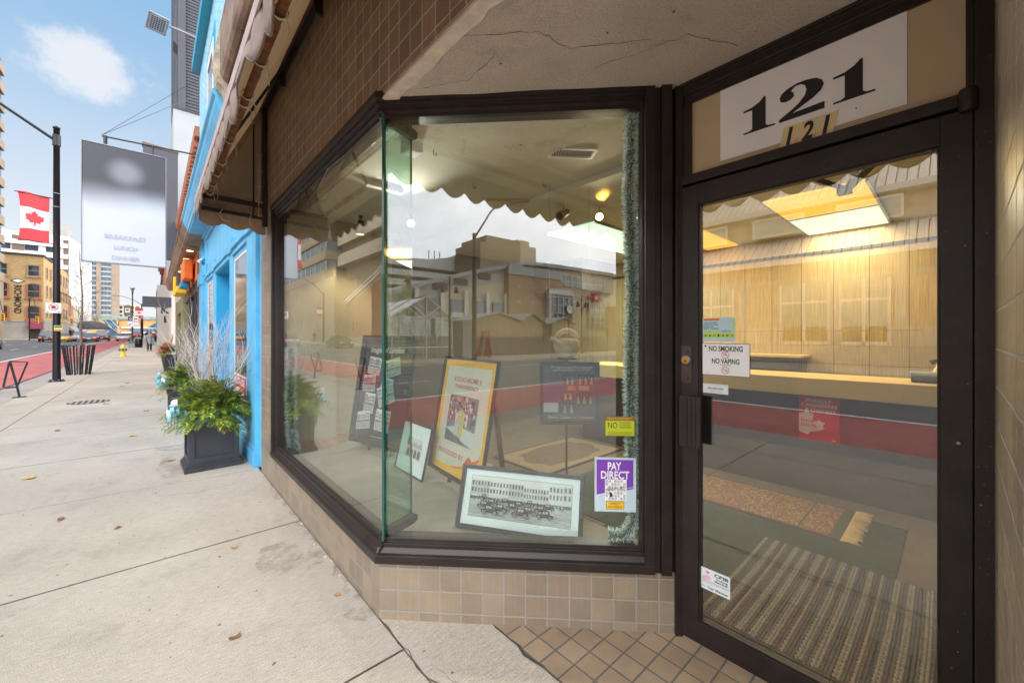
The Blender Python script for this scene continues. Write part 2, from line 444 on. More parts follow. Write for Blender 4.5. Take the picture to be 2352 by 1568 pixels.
class MB:
    def __init__(s, *mats, T=None):
        s.v, s.f, s.mi, s.uv, s.sm = [], [], [], [], []
        s.mats = [M[m] if isinstance(m, str) else m for m in mats]
        s.names = list(mats)
        s.T = T or Matrix()
        s.k = 0
        s.smooth = False
        s.uvo = (0.0, 0.0)

    def use(s, m):
        if m not in s.names:
            s.names.append(m)
            s.mats.append(M[m])
        s.k = s.names.index(m)
        return s

    def raw(s, vs, fs, smooth=None):
        b = len(s.v)
        s.v += [tuple(s.T @ Vector(p)) for p in vs]
        for f in fs:
            s.f.append([b + i for i in f])
            s.mi.append(s.k)
            s.sm.append(s.smooth if smooth is None else smooth)
            P = [Vector(vs[i]) for i in f]
            n = Vector((0, 0, 0))
            for i in range(len(P)):
                a, c = P[i], P[(i + 1) % len(P)]
                n += Vector(((a.y - c.y) * (a.z + c.z), (a.z - c.z) * (a.x + c.x), (a.x - c.x) * (a.y + c.y)))
            ax, ay, az = abs(n.x), abs(n.y), abs(n.z)
            if az >= ax and az >= ay:
                s.uv.append([(p.x + s.uvo[0], p.y) for p in P])
            elif ax >= ay:
                s.uv.append([(p.y + s.uvo[0], p.z + s.uvo[1]) for p in P])
            else:
                s.uv.append([(p.x + s.uvo[0], p.z + s.uvo[1]) for p in P])
        return s

    def box(s, x0, x1, y0, y1, z0, z1):
        if x0 > x1: x0, x1 = x1, x0
        if y0 > y1: y0, y1 = y1, y0
        if z0 > z1: z0, z1 = z1, z0
        v = [(x0, y0, z0), (x1, y0, z0), (x1, y1, z0), (x0, y1, z0), (x0, y0, z1), (x1, y0, z1), (x1, y1, z1), (x0, y1, z1)]
        return s.raw(v, [(0, 3, 2, 1), (4, 5, 6, 7), (0, 1, 5, 4), (1, 2, 6, 5), (2, 3, 7, 6), (3, 0, 4, 7)], False)

    def hexa(s, v):
        return s.raw(v, [(0, 3, 2, 1), (4, 5, 6, 7), (0, 1, 5, 4), (1, 2, 6, 5), (2, 3, 7, 6), (3, 0, 4, 7)], False)

    def quad(s, *p):
        return s.raw(list(p), [tuple(range(len(p)))])

    def ext(s, pts, d, smooth=False):
        n = len(pts)
        d = Vector(d)
        v = [tuple(p) for p in pts] + [tuple(Vector(p) + d) for p in pts]
        fs = [tuple(range(n))[::-1], tuple(range(n, 2 * n))]
        s.raw(v, fs, False)
        return s.raw(v, [(i, (i + 1) % n, n + (i + 1) % n, n + i) for i in range(n)], smooth)

    def tube(s, path, r, n=8, cap=True, smooth=True):
        path = [Vector(p) for p in path]
        m = len(path)
        rs = r if isinstance(r, (list, tuple)) else [r] * m
        vs, fs = [], []
        up = None
        for i, p in enumerate(path):
            d = (path[min(i + 1, m - 1)] - path[max(i - 1, 0)])
            d = d.normalized() if d.length > 1e-9 else Vector((0, 0, 1))
            if up is None:
                up = Vector((0, 0, 1)) if abs(d.z) < 0.9 else Vector((1, 0, 0))
            a = d.cross(up)
            a = a.normalized() if a.length > 1e-6 else d.orthogonal().normalized()
            b = a.cross(d).normalized()
            up = b
            for j in range(n):
                t = 2 * PI * (j + (0.5 if n == 4 else 0)) / n
                vs.append(tuple(p + (a * math.cos(t) + b * math.sin(t)) * rs[i]))
        for i in range(m - 1):
            for j in range(n):
                k = (j + 1) % n
                fs.append((i * n + j, i * n + k, (i + 1) * n + k, (i + 1) * n + j))
        s.raw(vs, fs, smooth and n > 4)
        if cap:
            s.raw(vs[:n], [tuple(range(n))], False)
            s.raw(vs[-n:], [tuple(range(n))[::-1]], False)
        return s

    def lathe(s, prof, n=20, c=(0, 0, 0), smooth=True, axis='z', sx=1, sy=1):
        vs, fs = [], []
        for r, z in prof:
            for j in range(n):
                t = 2 * PI * j / n
                x, y = r * math.cos(t) * sx, r * math.sin(t) * sy
                if axis == 'z': p = (c[0] + x, c[1] + y, c[2] + z)
                elif axis == 'y': p = (c[0] + x, c[1] + z, c[2] + y)
                else: p = (c[0] + z, c[1] + x, c[2] + y)
                vs.append(p)
        for i in range(len(prof) - 1):
            for j in range(n):
                k = (j + 1) % n
                fs.append((i * n + j, i * n + k, (i + 1) * n + k, (i + 1) * n + j))
        s.raw(vs, fs, smooth)
        s.raw(vs[:n], [tuple(range(n))[::-1]], False)
        s.raw(vs[-n:], [tuple(range(n))], False)
        return s

    # flat drawing on the local X-Z plane, seen from -Y
    def rect(s, x0, z0, x1, z1, y=0.0):
        return s.quad((x0, y, z0), (x1, y, z0), (x1, y, z1), (x0, y, z1))

    def poly(s, pts, y=0.0):
        return s.raw([(p[0], y, p[1]) for p in pts], [tuple(range(len(pts)))])

    def disc(s, cx, cz, r, y=0.0, n=24, rz=None):
        rz = rz or r
        return s.poly([(cx + r * math.cos(2 * PI * i / n), cz + rz * math.sin(2 * PI * i / n)) for i in range(n)], y)

    def ring(s, cx, cz, r0, r1, y=0.0, n=28):
        vs = []
        for i in range(n):
            t = 2 * PI * i / n
            vs += [(cx + r0 * math.cos(t), y, cz + r0 * math.sin(t)), (cx + r1 * math.cos(t), y, cz + r1 * math.sin(t))]
        return s.raw(vs, [(2 * i, 2 * i + 1, (2 * i + 3) % (2 * n), (2 * i + 2) % (2 * n)) for i in range(n)])

    def text(s, st, cx, z, h, y=0.0, w=None, bold=0.0, shear=0.0, align='c', rot=0.0, spacing=1.0, mirror=False):
        vs, fs = text_geo(st, bold, shear, spacing)
        if not vs: return s
        x0, x1 = min(v[0] for v in vs), max(v[0] for v in vs)
        k = h / 0.70
        kx = k if w is None else w / (x1 - x0)
        W = (x1 - x0) * kx
        ox = cx - (W / 2 if align == 'c' else 0 if align == 'l' else W)
        cr, sr = math.cos(rot), math.sin(rot)
        out = []
        for v in vs:
            a, b = (v[0] - x0) * kx, v[1] * k
            if mirror: a = W - a
            out.append((ox + a * cr - b * sr, y, z + a * sr + b * cr))
        return s.raw(out, fs)

    def build(s, name, parent=None, bevel=0.0, loc=None):
        me = bpy.data.meshes.new(name)
        o = bpy.data.objects.new(name, me)
        me.from_pydata(s.v, [], s.f)
        for m in s.mats:
            me.materials.append(m)
        uvl = me.uv_layers.new(name='UVMap')
        i = 0
        for fi, p in enumerate(me.polygons):
            p.material_index = s.mi[fi]
            p.use_smooth = s.sm[fi]
            for q in s.uv[fi]:
                uvl.data[i].uv = q
                i += 1
        me.update()
        col.objects.link(o)
        if parent is not None:
            o.parent = parent
            o.matrix_parent_inverse = parent.matrix_basis.inverted()
        if bevel:
            b = o.modifiers.new('bevel', 'BEVEL')
            b.width = bevel
            b.segments = 2
            b.limit_method = 'ANGLE'
        return o


def tag(o, label=None, cat=None, group=None, kind=None):
    if label: o['label'] = label
    if cat: o['category'] = cat
    if group: o['group'] = group
    if kind: o['kind'] = kind
    return o


def empty(name, loc, label=None, cat=None, group=None, rz=0.0):
    o = bpy.data.objects.new(name, None)
    o.empty_display_size = 0.2
    o.location = loc
    o.rotation_euler = (0, 0, rz)
    col.objects.link(o)
    o.matrix_basis = Matrix.LocRotScale(Vector(loc), Matrix.Rotation(rz, 3, 'Z'), None)
    tag(o, label, cat, group)
    return o


def copy_tree(o, parent=None):
    c = o.copy()
    col.objects.link(c)
    c.parent = parent
    if parent is not None:
        c.matrix_parent_inverse = o.matrix_parent_inverse.copy()
    for ch in o.children:
        copy_tree(ch, c)
    return c


def put(o, loc, rz=0.0, s=1.0):
    """move a top-level thing whose parts were modelled about its own origin"""
    o.location = loc
    o.rotation_euler = (0, 0, rz)
    o.scale = (s, s, s)
    return o


def frame(o, r):
    """local X along r (viewer's right), Y away from the viewer, Z up"""
    r = Vector((r[0], r[1], 0)).normalized()
    n = Vector((r.y, -r.x, 0))
    return Matrix(((r.x, -n.x, 0, o[0]), (r.y, -n.y, 0, o[1]), (0, 0, 1, o[2]), (0, 0, 0, 1)))


FX, WY = 0.879, 2.007
W0, W1 = (0.879, 2.007), (1.944, 0.904)
SL = math.hypot(W1[0] - W0[0], W1[1] - W0[1])
FM = frame((0.879, 2.007, 0), (0, -1))
SM = frame((0.879, 2.007, 0), (W1[0] - W0[0], W1[1] - W0[1]))
DM = frame((1.944, 0.904, 0), (0, -1))


def maple(cx, cz, s):
    half = [(0, 1), (0.12, 0.72), (0.26, 0.80), (0.20, 0.42), (0.40, 0.62), (0.46, 0.48), (0.72, 0.52), (0.62, 0.30),
            (0.74, 0.22), (0.38, -0.06), (0.44, -0.22), (0.06, -0.14), (0.05, -0.5)]
    pts = [(cx + x * s, cz + z * s) for x, z in half] + [(cx - x * s, cz + z * s) for x, z in half[::-1] if x > 0]
    return pts[::-1]

# ================================================================= GROUND
def gz(y):
    return max(0.0, (y - 25) * .0085)


def strip(b, x0, x1, y0, y1, z, t=.2):
    ys = [y0] + [v for v in (25, 60, 120, 200) if y0 < v < y1] + [y1]
    for a, c in zip(ys, ys[1:]):
        za, zc = gz(a) + z, gz(c) + z
        if t:
            b.hexa([(x0, a, za - t), (x1, a, za - t), (x1, c, zc - t), (x0, c, zc - t), (x0, a, za), (x1, a, za), (x1, c, zc), (x0, c, zc)])
        else:
            b.quad((x0, a, za), (x1, a, za), (x1, c, zc), (x0, c, zc))


def ground():
    b = MB('gap')
    b.box(-3.30, 0.90, -8, 60, -0.40, -0.06)
    tag(b.build('sidewalk_bed'), kind='structure')
    b = MB('concrete')
    b.T = Matrix()
    ys = [-6.8, -5.04, -3.3, -1.56, -0.03, 1.735, 3.50, 5.25, 7.04, 8.6, 10.0, 11.8, 13.5, 15.3, 17.1, 18.9, 21.0, 23.2, 25.0]
    g = 0.005
    for i in range(len(ys) - 1):
        rough_edge = 0.876 if ys[i] < 2.0 else 0.876
        b.box(-1.75 + g, rough_edge, ys[i] + g, ys[i + 1] - g, -0.2, 0.0)
        b.box(-2.42 + g, -1.75 - g, ys[i] + g, ys[i + 1] - g, -0.2, 0.0)
    for k in range(14):
        strip(b, -1.75 + g, .876, 25.0 + k * 2.2 + g, 25.0 + (k + 1) * 2.2 - g, 0)
        strip(b, -2.42, -1.75 - g, 25.0 + k * 2.2 + g, 25.0 + (k + 1) * 2.2 - g, 0)
    strip(b, -2.42, .876, 55.8 + g, 330, 0)
    b.box(-2.42, 0.876, -60, -6.8 - g, -0.2, 0.0)
    b.box(0.886, 1.290, -0.10, 2.2, -0.2, -0.002)
    tag(b.build('sidewalk', bevel=0.0025), kind='structure')
    b = MB('concrete2')
    strip(b, -2.90, -2.425, -60, 330, -.004)
    tag(b.build('boulevard_strip'), kind='structure')
    b = MB('concrete2')
    strip(b, -3.08, -2.905, -60, 330, -.002, .33)
    strip(b, -3.30, -3.085, -60, 330, -.135)
    tag(b.build('curb', bevel=0.01), kind='structure')
    b = MB('tile_floor')
    b.T = Matrix.Translation((1.292, 0.02, 0))
    b.box(0.0, 0.90, -0.4, 2.2, -0.1, 0.001)
    tag(b.build('entry_tile_floor'), kind='structure')
    # wide ground sheet and road
    b = MB('asphalt')
    b.quad((-900, -900, -0.24), (900, -900, -0.24), (900, 900, -0.24), (-900, 900, -0.24))
    tag(b.build('ground'), kind='structure')
    b = MB('asphalt')
    strip(b, -16.7, -3.2, -300, 400, -.15, 0)
    strip(b, -60, -16.7, 98, 117, -.146, 0)
    tag(b.build('road'), kind='structure')
    b = MB('redlane')
    for y0, y1 in ((-60, 5.5), (5.9, 12.9), (13.3, 16.0), (16.5, 125)):
        strip(b, -6.45, -3.31, y0, y1, -.142, 0)
    tag(b.build('red_bus_lane'), kind='structure')
    b = MB('whitepaint')
    strip(b, -6.62, -6.47, -60, 130, -.138, 0)
    for y in range(-40, 95, 9):
        strip(b, -9.95, -9.83, y, y + 3, -.138, 0)
        strip(b, -13.4, -13.28, y, y + 3, -.138, 0)
    b.poly
    tag(b.build('road_marking'), kind='structure')
    b = MB('concrete')
    strip(b, -23.0, -16.75, -80, 97, 0)
    strip(b, -23.0, -16.75, 118, 400, 0)
    b.box(-60, -23.05, -120, 49, -0.22, 0.02)
    tag(b.build('far_sidewalk'), kind='structure')
    # iron cover
    b = MB('concrete2', 'black')
    b.use('gap').lathe([(0.34, 0.0), (0.34, 0.004)], 36, (-1.06, 12.9, 0))
    b.use('concrete2')
    for i in range(7):
        x = -0.27 + i * 0.09
        h = math.sqrt(max(0, 0.3 ** 2 - x * x))
        b.box(-1.06 + x - 0.022, -1.06 + x + 0.022, 12.9 - h, 12.9 + h, 0.004, 0.009)
    tag(b.build('manhole_cover'), 'round ribbed iron cover set flush in the sidewalk', 'manhole cover')

    # hairline cracks and the dirt line along the wall foot
    random.seed(19)
    b = MB('gap')

    def crack(pts, w):
        P = []
        for i in range(len(pts) - 1):
            a, c = Vector((*pts[i], 0)), Vector((*pts[i + 1], 0))
            n = max(3, int((c - a).length / .05))
            for k in range(n):
                P.append(a.lerp(c, k / n) + Vector((random.gauss(0, .006), random.gauss(0, .006), 0)))
        for i in range(len(P) - 1):
            d = (P[i + 1] - P[i]).normalized()
            s = Vector((-d.y, d.x, 0)) * w * random.uniform(.4, 1.3)
            b.quad(*[(q.x, q.y, .0012) for q in (P[i] - s, P[i] + s, P[i + 1] + s, P[i + 1] - s)])
    for jy, w in ((-.03, .004), (1.735, .0042), (3.50, .0042), (7.04, .004), (8.6, .0035), (10.0, .004), (11.8, .004), (13.5, .004)):
        b.quad((-1.75, jy - w, .0012), (.874, jy - w, .0012), (.874, jy + w, .0012), (-1.75, jy + w, .0012))
    b.quad((-1.755, -3, .0013), (-1.745, -3, .0013), (-1.745, 25, .0013), (-1.755, 25, .0013))
    crack([(-1.70, 5.33), (-.8, 5.27), (0.1, 5.22), (.85, 5.15)], .0016)
    crack([(.05, 4.9), (.32, 4.78), (.55, 4.84)], .0018)
    crack([(1.291, 1.55), (1.291, 1.0), (1.289, .5)], .006)
    crack([(.884, 2.0), (.876, 1.6), (.90, 1.2), (.93, .7), (.95, .1)], .0035)
    crack([(-1.7, 8.5), (-.6, 8.42), (.8, 8.5)], .0018)
    crack([(.93, 1.55), (1.02, 1.1), (1.0, .6)], .0012)
    crack([(-.9, 3.3), (-.7, 2.6), (-.55, 2.1)], .0008)
    tag(b.build('crack'), kind='structure')
    dm = mat('ground_dirt', (.16, .125, .095), .95, var=.5, vscale=22)
    t_ = dm.node_tree
    tr_ = t_.nodes.new('ShaderNodeBsdfTransparent')
    mx_ = t_.nodes.new('ShaderNodeMixShader')
    tc2 = t_.nodes.new('ShaderNodeTexCoord')
    f_ = ramp(t_, noise_out(t_, tc2.outputs['Object'], 7, 8, .8), [(.44, 0), (.80, .60)])
    t_.links.new(f_, mx_.inputs[0])
    t_.links.new(tr_.outputs[0], mx_.inputs[1])
    t_.links.new(t_.nodes['Principled BSDF'].outputs[0], mx_.inputs[2])
    t_.links.new(mx_.outputs[0], [n for n in t_.nodes if n.type == 'OUTPUT_MATERIAL'][0].inputs[0])
    b = MB(dm)
    def blob(cx, cy, rx_, ry_, sd):
        pts = []
        for i in range(40):
            a = 2 * PI * i / 40
            k = 1 + .35 * noise.noise(Vector((math.cos(a) * 1.5, math.sin(a) * 1.5, sd)))
            pts.append((cx + rx_ * k * math.cos(a), cy + ry_ * k * math.sin(a), .0016 + sd * .00004))
        b.raw(pts, [tuple(range(40))])
    n = 60
    pts = [(.8765, 2.0 + 3.1 * i / n, .0020) for i in range(n + 1)] + [(.868 - .10 * abs(noise.noise(Vector((i * .23, 4, 1)))) - (.11 if 14 < i < 24 or i < 4 else 0) * abs(math.sin(i * .3)), 2.0 + 3.1 * i / n, .0020) for i in range(n, -1, -1)]
    b.raw(pts, [tuple(range(len(pts)))])
    for k, q in enumerate(((.64, 3.0, .14, .24), (.16, 5.9, .13, .45), (.40, 6.9, .4, .2))):
        blob(*q, k + 1)
    tag(b.build('dirt_stain'), kind='structure')
    b = MB('concrete2', 'plaster')
    for i in range(26):
        y = random.uniform(2.02, 4.9)
        x = .872 - abs(random.gauss(0, .012))
        s = random.uniform(.003, .009)
        b.use(random.choice(['concrete2', 'plaster'])).hexa([(x - s, y - s, 0), (x + s, y - s * .7, 0), (x + s * .8, y + s, 0), (x - s * .7, y + s * .8, 0), (x - s * .5, y - s * .5, s), (x + s * .4, y - s * .4, s * .8), (x + s * .4, y + s * .5, s * 1.1), (x - s * .4, y + s * .5, s * .7)])
    tag(b.build('grit', None), 'crumbs of mortar and grit along the foot of the tiled wall', 'grit', kind='stuff')


ground()


# ================================================================= SHOP
shop = empty('tiled_shop', (FX, WY, 0), 'brown tiled corner shopfront with bronze framed show windows and recessed door', 'building')


def prof_bar(b, prof, x0, x1):
    """profile of (depth y, z) points swept along local X"""
    b.ext([(x0, y, z) for y, z in prof], (x1 - x0, 0, 0))


def soffit_cracks():
    random.seed(44)
    for pts in (((.93, 1.35), (1.15, 1.12), (1.32, 1.10), (1.55, .80)), ((1.05, .55), (1.2, .62), (1.38, .35), (1.62, .30)), ((1.0, 1.75), (1.12, 1.55), (1.10, 1.30)), ((1.5, 1.1), (1.62, .72), (1.85, .6)), ((.95, .2), (1.2, .05), (1.5, .1))):
        b = MB('gap')
        P = []
        for i in range(len(pts) - 1):
            a, c = Vector((*pts[i], 0)), Vector((*pts[i + 1], 0))
            for k in range(9):
                P.append(a.lerp(c, k / 9) + Vector((random.gauss(0, .005), random.gauss(0, .005), 0)))
        for i in range(len(P) - 1):
            d = (P[i + 1] - P[i]).normalized()
            s = Vector((-d.y, d.x, 0)) * .0011 * random.uniform(.5, 1.4)
            z = 2.6995 + noise.noise(Vector((P[i].x * 3.1, P[i].y * 3.1, 2.0))) * .006 - .0015
            b.quad(*[(q.x, q.y, z) for q in (P[i] - s, P[i + 1] - s, P[i + 1] + s, P[i] + s)])
        b.build('soffit_crack', shop)


def shop_walls():
    # low tiled wall under the show windows
    b = MB('tile', T=FM)
    b.uvo = (0, -.045)
    b.box(-2.463, 0.0, 0.0, 0.10, -0.02, 0.300)
    b.build('base_wall', shop)
    b = MB('tile', T=SM)
    b.uvo = (.012, -.045)
    b.box(0.0, SL, 0.0, 0.10, -0.02, 0.300)
    b.build('base_wall', shop)
    # pier at the left, full height
    b = MB('tile', T=FM)
    b.uvo = (0, -.045)
    b.box(-3.05, -2.463, 0.0, 0.40, -0.02, 2.72)
    b.build('pier', shop)
    # header above
    b = MB('tile_header', T=FM)
    b.box(-3.05, 5.2, 0.0, 0.25, 2.722, 3.98)
    b.build('header_wall', shop)
    b = MB('tile_header', T=FM)
    b.box(-3.05, 5.2, 0.02, 0.30, 3.98, 9.5)
    b.build('upper_wall', shop)
    # side wall of the recess and pier beyond
    b = MB('tile', T=frame((1.99, -0.0856, 0), (-1.0, 0.0065)))
    b.box(0.0, 1.112, -0.0, 0.06, -0.02, 2.72)
    b.build('side_wall', shop)
    b = MB('tile', T=FM)
    b.box(2.0865, 5.2, 0.0, 0.35, -0.02, 2.72)
    b.build('pier', shop)
    # soffit, plaster with thickness and a rough patch
    b = MB('stucco')
    n = 26
    vs = []
    for i in range(n + 1):
        for j in range(n + 1):
            x = 0.90 + 1.1 * i / n
            y = -0.35 + 2.55 * j / n
            k = noise.noise(Vector((x * 3.1, y * 3.1, 2.0))) * 0.006
            vs.append((x, y, 2.700 + k))
    fs = [(i * (n + 1) + j, i * (n + 1) + j + 1, (i + 1) * (n + 1) + j + 1, (i + 1) * (n + 1) + j) for i in range(n) for j in range(n)]
    b.raw(vs, fs, True)
    b.box(0.885, 2.01, -0.36, 2.2, 2.712, 2.80)
    b.build('soffit', shop)
    soffit_cracks()
    # ragged plaster edge along the header
    b = MB('plaster')
    pts = []
    for i in range(60):
        y = -0.3 + 2.27 * i / 59
        pts.append((0.905 + 0.030 + 0.045 * abs(noise.noise(Vector((y * 6, 1, 1)))) + 0.012 * noise.noise(Vector((y * 40, 3, 1))), y))
    ed = [(0.8785, -0.3), ] + pts + [(0.8785, 1.97)]
    b.ext([(p[0], p[1], 2.694) for p in ed], (0, 0, 0.012))
    b.build('plaster_edge', shop)
    # interior shell
    b = MB('shopwall')
    b.box(2.35, 5.95, 4.98, 5.10, -0.1, 3.0)
    b.box(5.88, 5.98, -0.6, 5.1, -0.1, 3.0)
    b.box(2.02, 5.95, -0.42, -0.32, -0.1, 3.0)
    b.build('interior_wall', shop)
    b = MB('intwall')
    b.box(1.2, 2.35, 4.98, 5.10, -0.1, 3.0)
    b.box(0.93, 1.46, 4.44, 4.98, -0.1, 3.0)
    b.box(1.46, 1.90, 4.56, 4.98, -0.1, 3.0)
    b.build('interior_wall', shop)
    b = MB('baseboard')
    b.box(0.93, 1.475, 4.425, 4.44, 0.30, 0.40)
    b.box(1.46, 1.475, 4.44, 4.545, 0.30, 0.40)
    b.box(1.475, 1.915, 4.545, 4.56, 0.30, 0.40)
    b.build('baseboard', shop)
    b = MB('carpet_brown')
    b.ext([(0.97, 1.98, -0.1), (1.96, 0.95, -0.1), (1.96, -0.5, -0.1), (5.95, -0.5, -0.1), (5.95, 5.0, -0.1), (0.97, 5.0, -0.1)], (0, 0, 0.12))
    b.build('interior_floor', shop)
    # raised display floor behind the show windows
    b = MB('carpet')
    b.ext([(0.955, 2.03, 0.0), (1.975, 0.975, 0.0), (2.065, 0.975, 0.0), (2.065, 2.8, 0.0), (2.30, 2.8, 0.0), (2.30, 5.0, 0.0), (0.955, 5.0, 0.0)], (0, 0, 0.30))
    b.build('display_floor', shop)
    # ceilings
    b = MB('ceiling')
    b.ext([(0.95, 2.02, 2.745), (2.02, 0.90, 2.745), (2.6, 0.90, 2.745), (2.6, 5.0, 2.745), (0.95, 5.0, 2.745)], (0, 0, 0.06))
    b.box(2.605, 5.95, -0.5, 5.0, 2.70, 2.78)
    b.box(2.01, 2.605, -0.5, 0.895, 2.70, 2.78)
    b.build('interior_ceiling', shop)
    b = MB('intwall')
    b.box(0.9, 6.0, -0.6, 5.1, 3.0, 3.1)
    b.build('roof', shop)


shop_walls()


def windows():
    # ---- street window
    f = MB('bronze', T=FM)
    x0, x1 = -2.463, 0.0
    sill = [(-0.030, 0.302), (-0.030, 0.345), (-0.012, 0.350), (0.004, 0.372), (0.004, 0.392), (0.018, 0.396), (0.018, 0.415), (0.10, 0.415), (0.10, 0.302)]
    prof_bar(f, sill, x0, x1 + 0.013)
    head = [(-0.030, 2.735), (-0.030, 2.700), (-0.014, 2.695), (-0.014, 2.672), (0.004, 2.668), (0.004, 2.645), (0.018, 2.64), (0.018, 2.620), (0.10, 2.620), (0.10, 2.735)]
    prof_bar(f, head, x0, x1 + 0.013)
    f.box(x0, x0 + 0.045, -0.025, 0.10, 0.345, 2.70)
    f.box(x0 + 0.045, x0 + 0.075, 0.0, 0.10, 0.36, 2.70)
    wf = f.build('window_frame', shop, bevel=0.002)
    g = MB('glass', T=FM)
    g.box(x0 + 0.07, -0.014, 0.030, 0.036, 0.40, 2.66)
    g.build('glass_pane', wf)
    # ---- splayed window
    f = MB('bronze', T=SM)
    prof_bar(f, sill, -0.013, 1.40)
    prof_bar(f, head, -0.013, 1.40)
    f.box(1.352, 1.400, -0.028, 0.10, 0.345, 2.70)
    f.box(1.343, 1.352, 0.0, 0.10, 0.40, 2.66)
    wf2 = f.build('window_frame', shop, bevel=0.002)
    g = MB('glass', T=SM)
    g.box(0.012, 1.345, 0.030, 0.036, 0.40, 2.66)
    g.build('glass_pane', wf2)
    f = MB('bronze', T=SM)
    f.box(1.400, 1.430, -0.012, 0.10, 0.302, 2.735)
    f.box(1.430, 1.480, -0.034, 0.10, 0.302, 2.735)
    f.box(1.480, 1.500, 0.01, 0.10, 0.0, 2.735)
    f.box(1.500, 1.535, -0.02, 0.10, 0.0, 2.735)
    f.build('corner_post', shop, bevel=0.003)
    # ---- upright glass stiffener behind the butt joint
    fd = Vector((0.93, 0.37, 0)).normalized()
    T = frame((FX + 0.020, WY - 0.002, 0), (fd.x, fd.y))
    g = MB('fin', T=T)
    g.box(0.012, 0.215, -0.006, 0.006, 0.40, 2.68)
    fin = g.build('glass_fin', shop)
    g = MB('glass_edge', T=T)
    g.box(0.215, 0.218, -0.006, 0.006, 0.40, 2.68)
    g.box(-0.004, 0.010, -0.007, 0.007, 0.40, 2.66)
    g.build('glass_edge', fin)
    g = MB('black', T=T)
    for z0, z1 in ((0.405, 0.455), (2.60, 2.655)):
        g = MB('black', T=T)
        g.box(0.06, 0.235, -0.022, 0.022, z0, z1)
        g.box(0.16, 0.245, -0.026, 0.026, z0 + 0.008, z1 - 0.008)
        g.build('fin_clamp', fin, bevel=0.004)
    # silicone joint line
    # ---- loose cable sagging under the head of the street window
    b = MB('black', T=FM)
    p = [(-0.55, 0.02, 2.62), (-0.80, -0.01, 2.60), (-1.0, -0.015, 2.53), (-1.13, -0.015, 2.49), (-1.25, -0.01, 2.50), (-1.35, 0.0, 2.60)]
    b.tube(p, 0.006, 6)
    b.tube([(-1.50, 0.0, 2.62), (-1.505, -0.01, 2.55), (-1.52, -0.012, 2.50)], 0.005, 6)
    tag(b.build('hanging_cable'), 'loose black cable sagging below the head of the street window', 'cable')


windows()


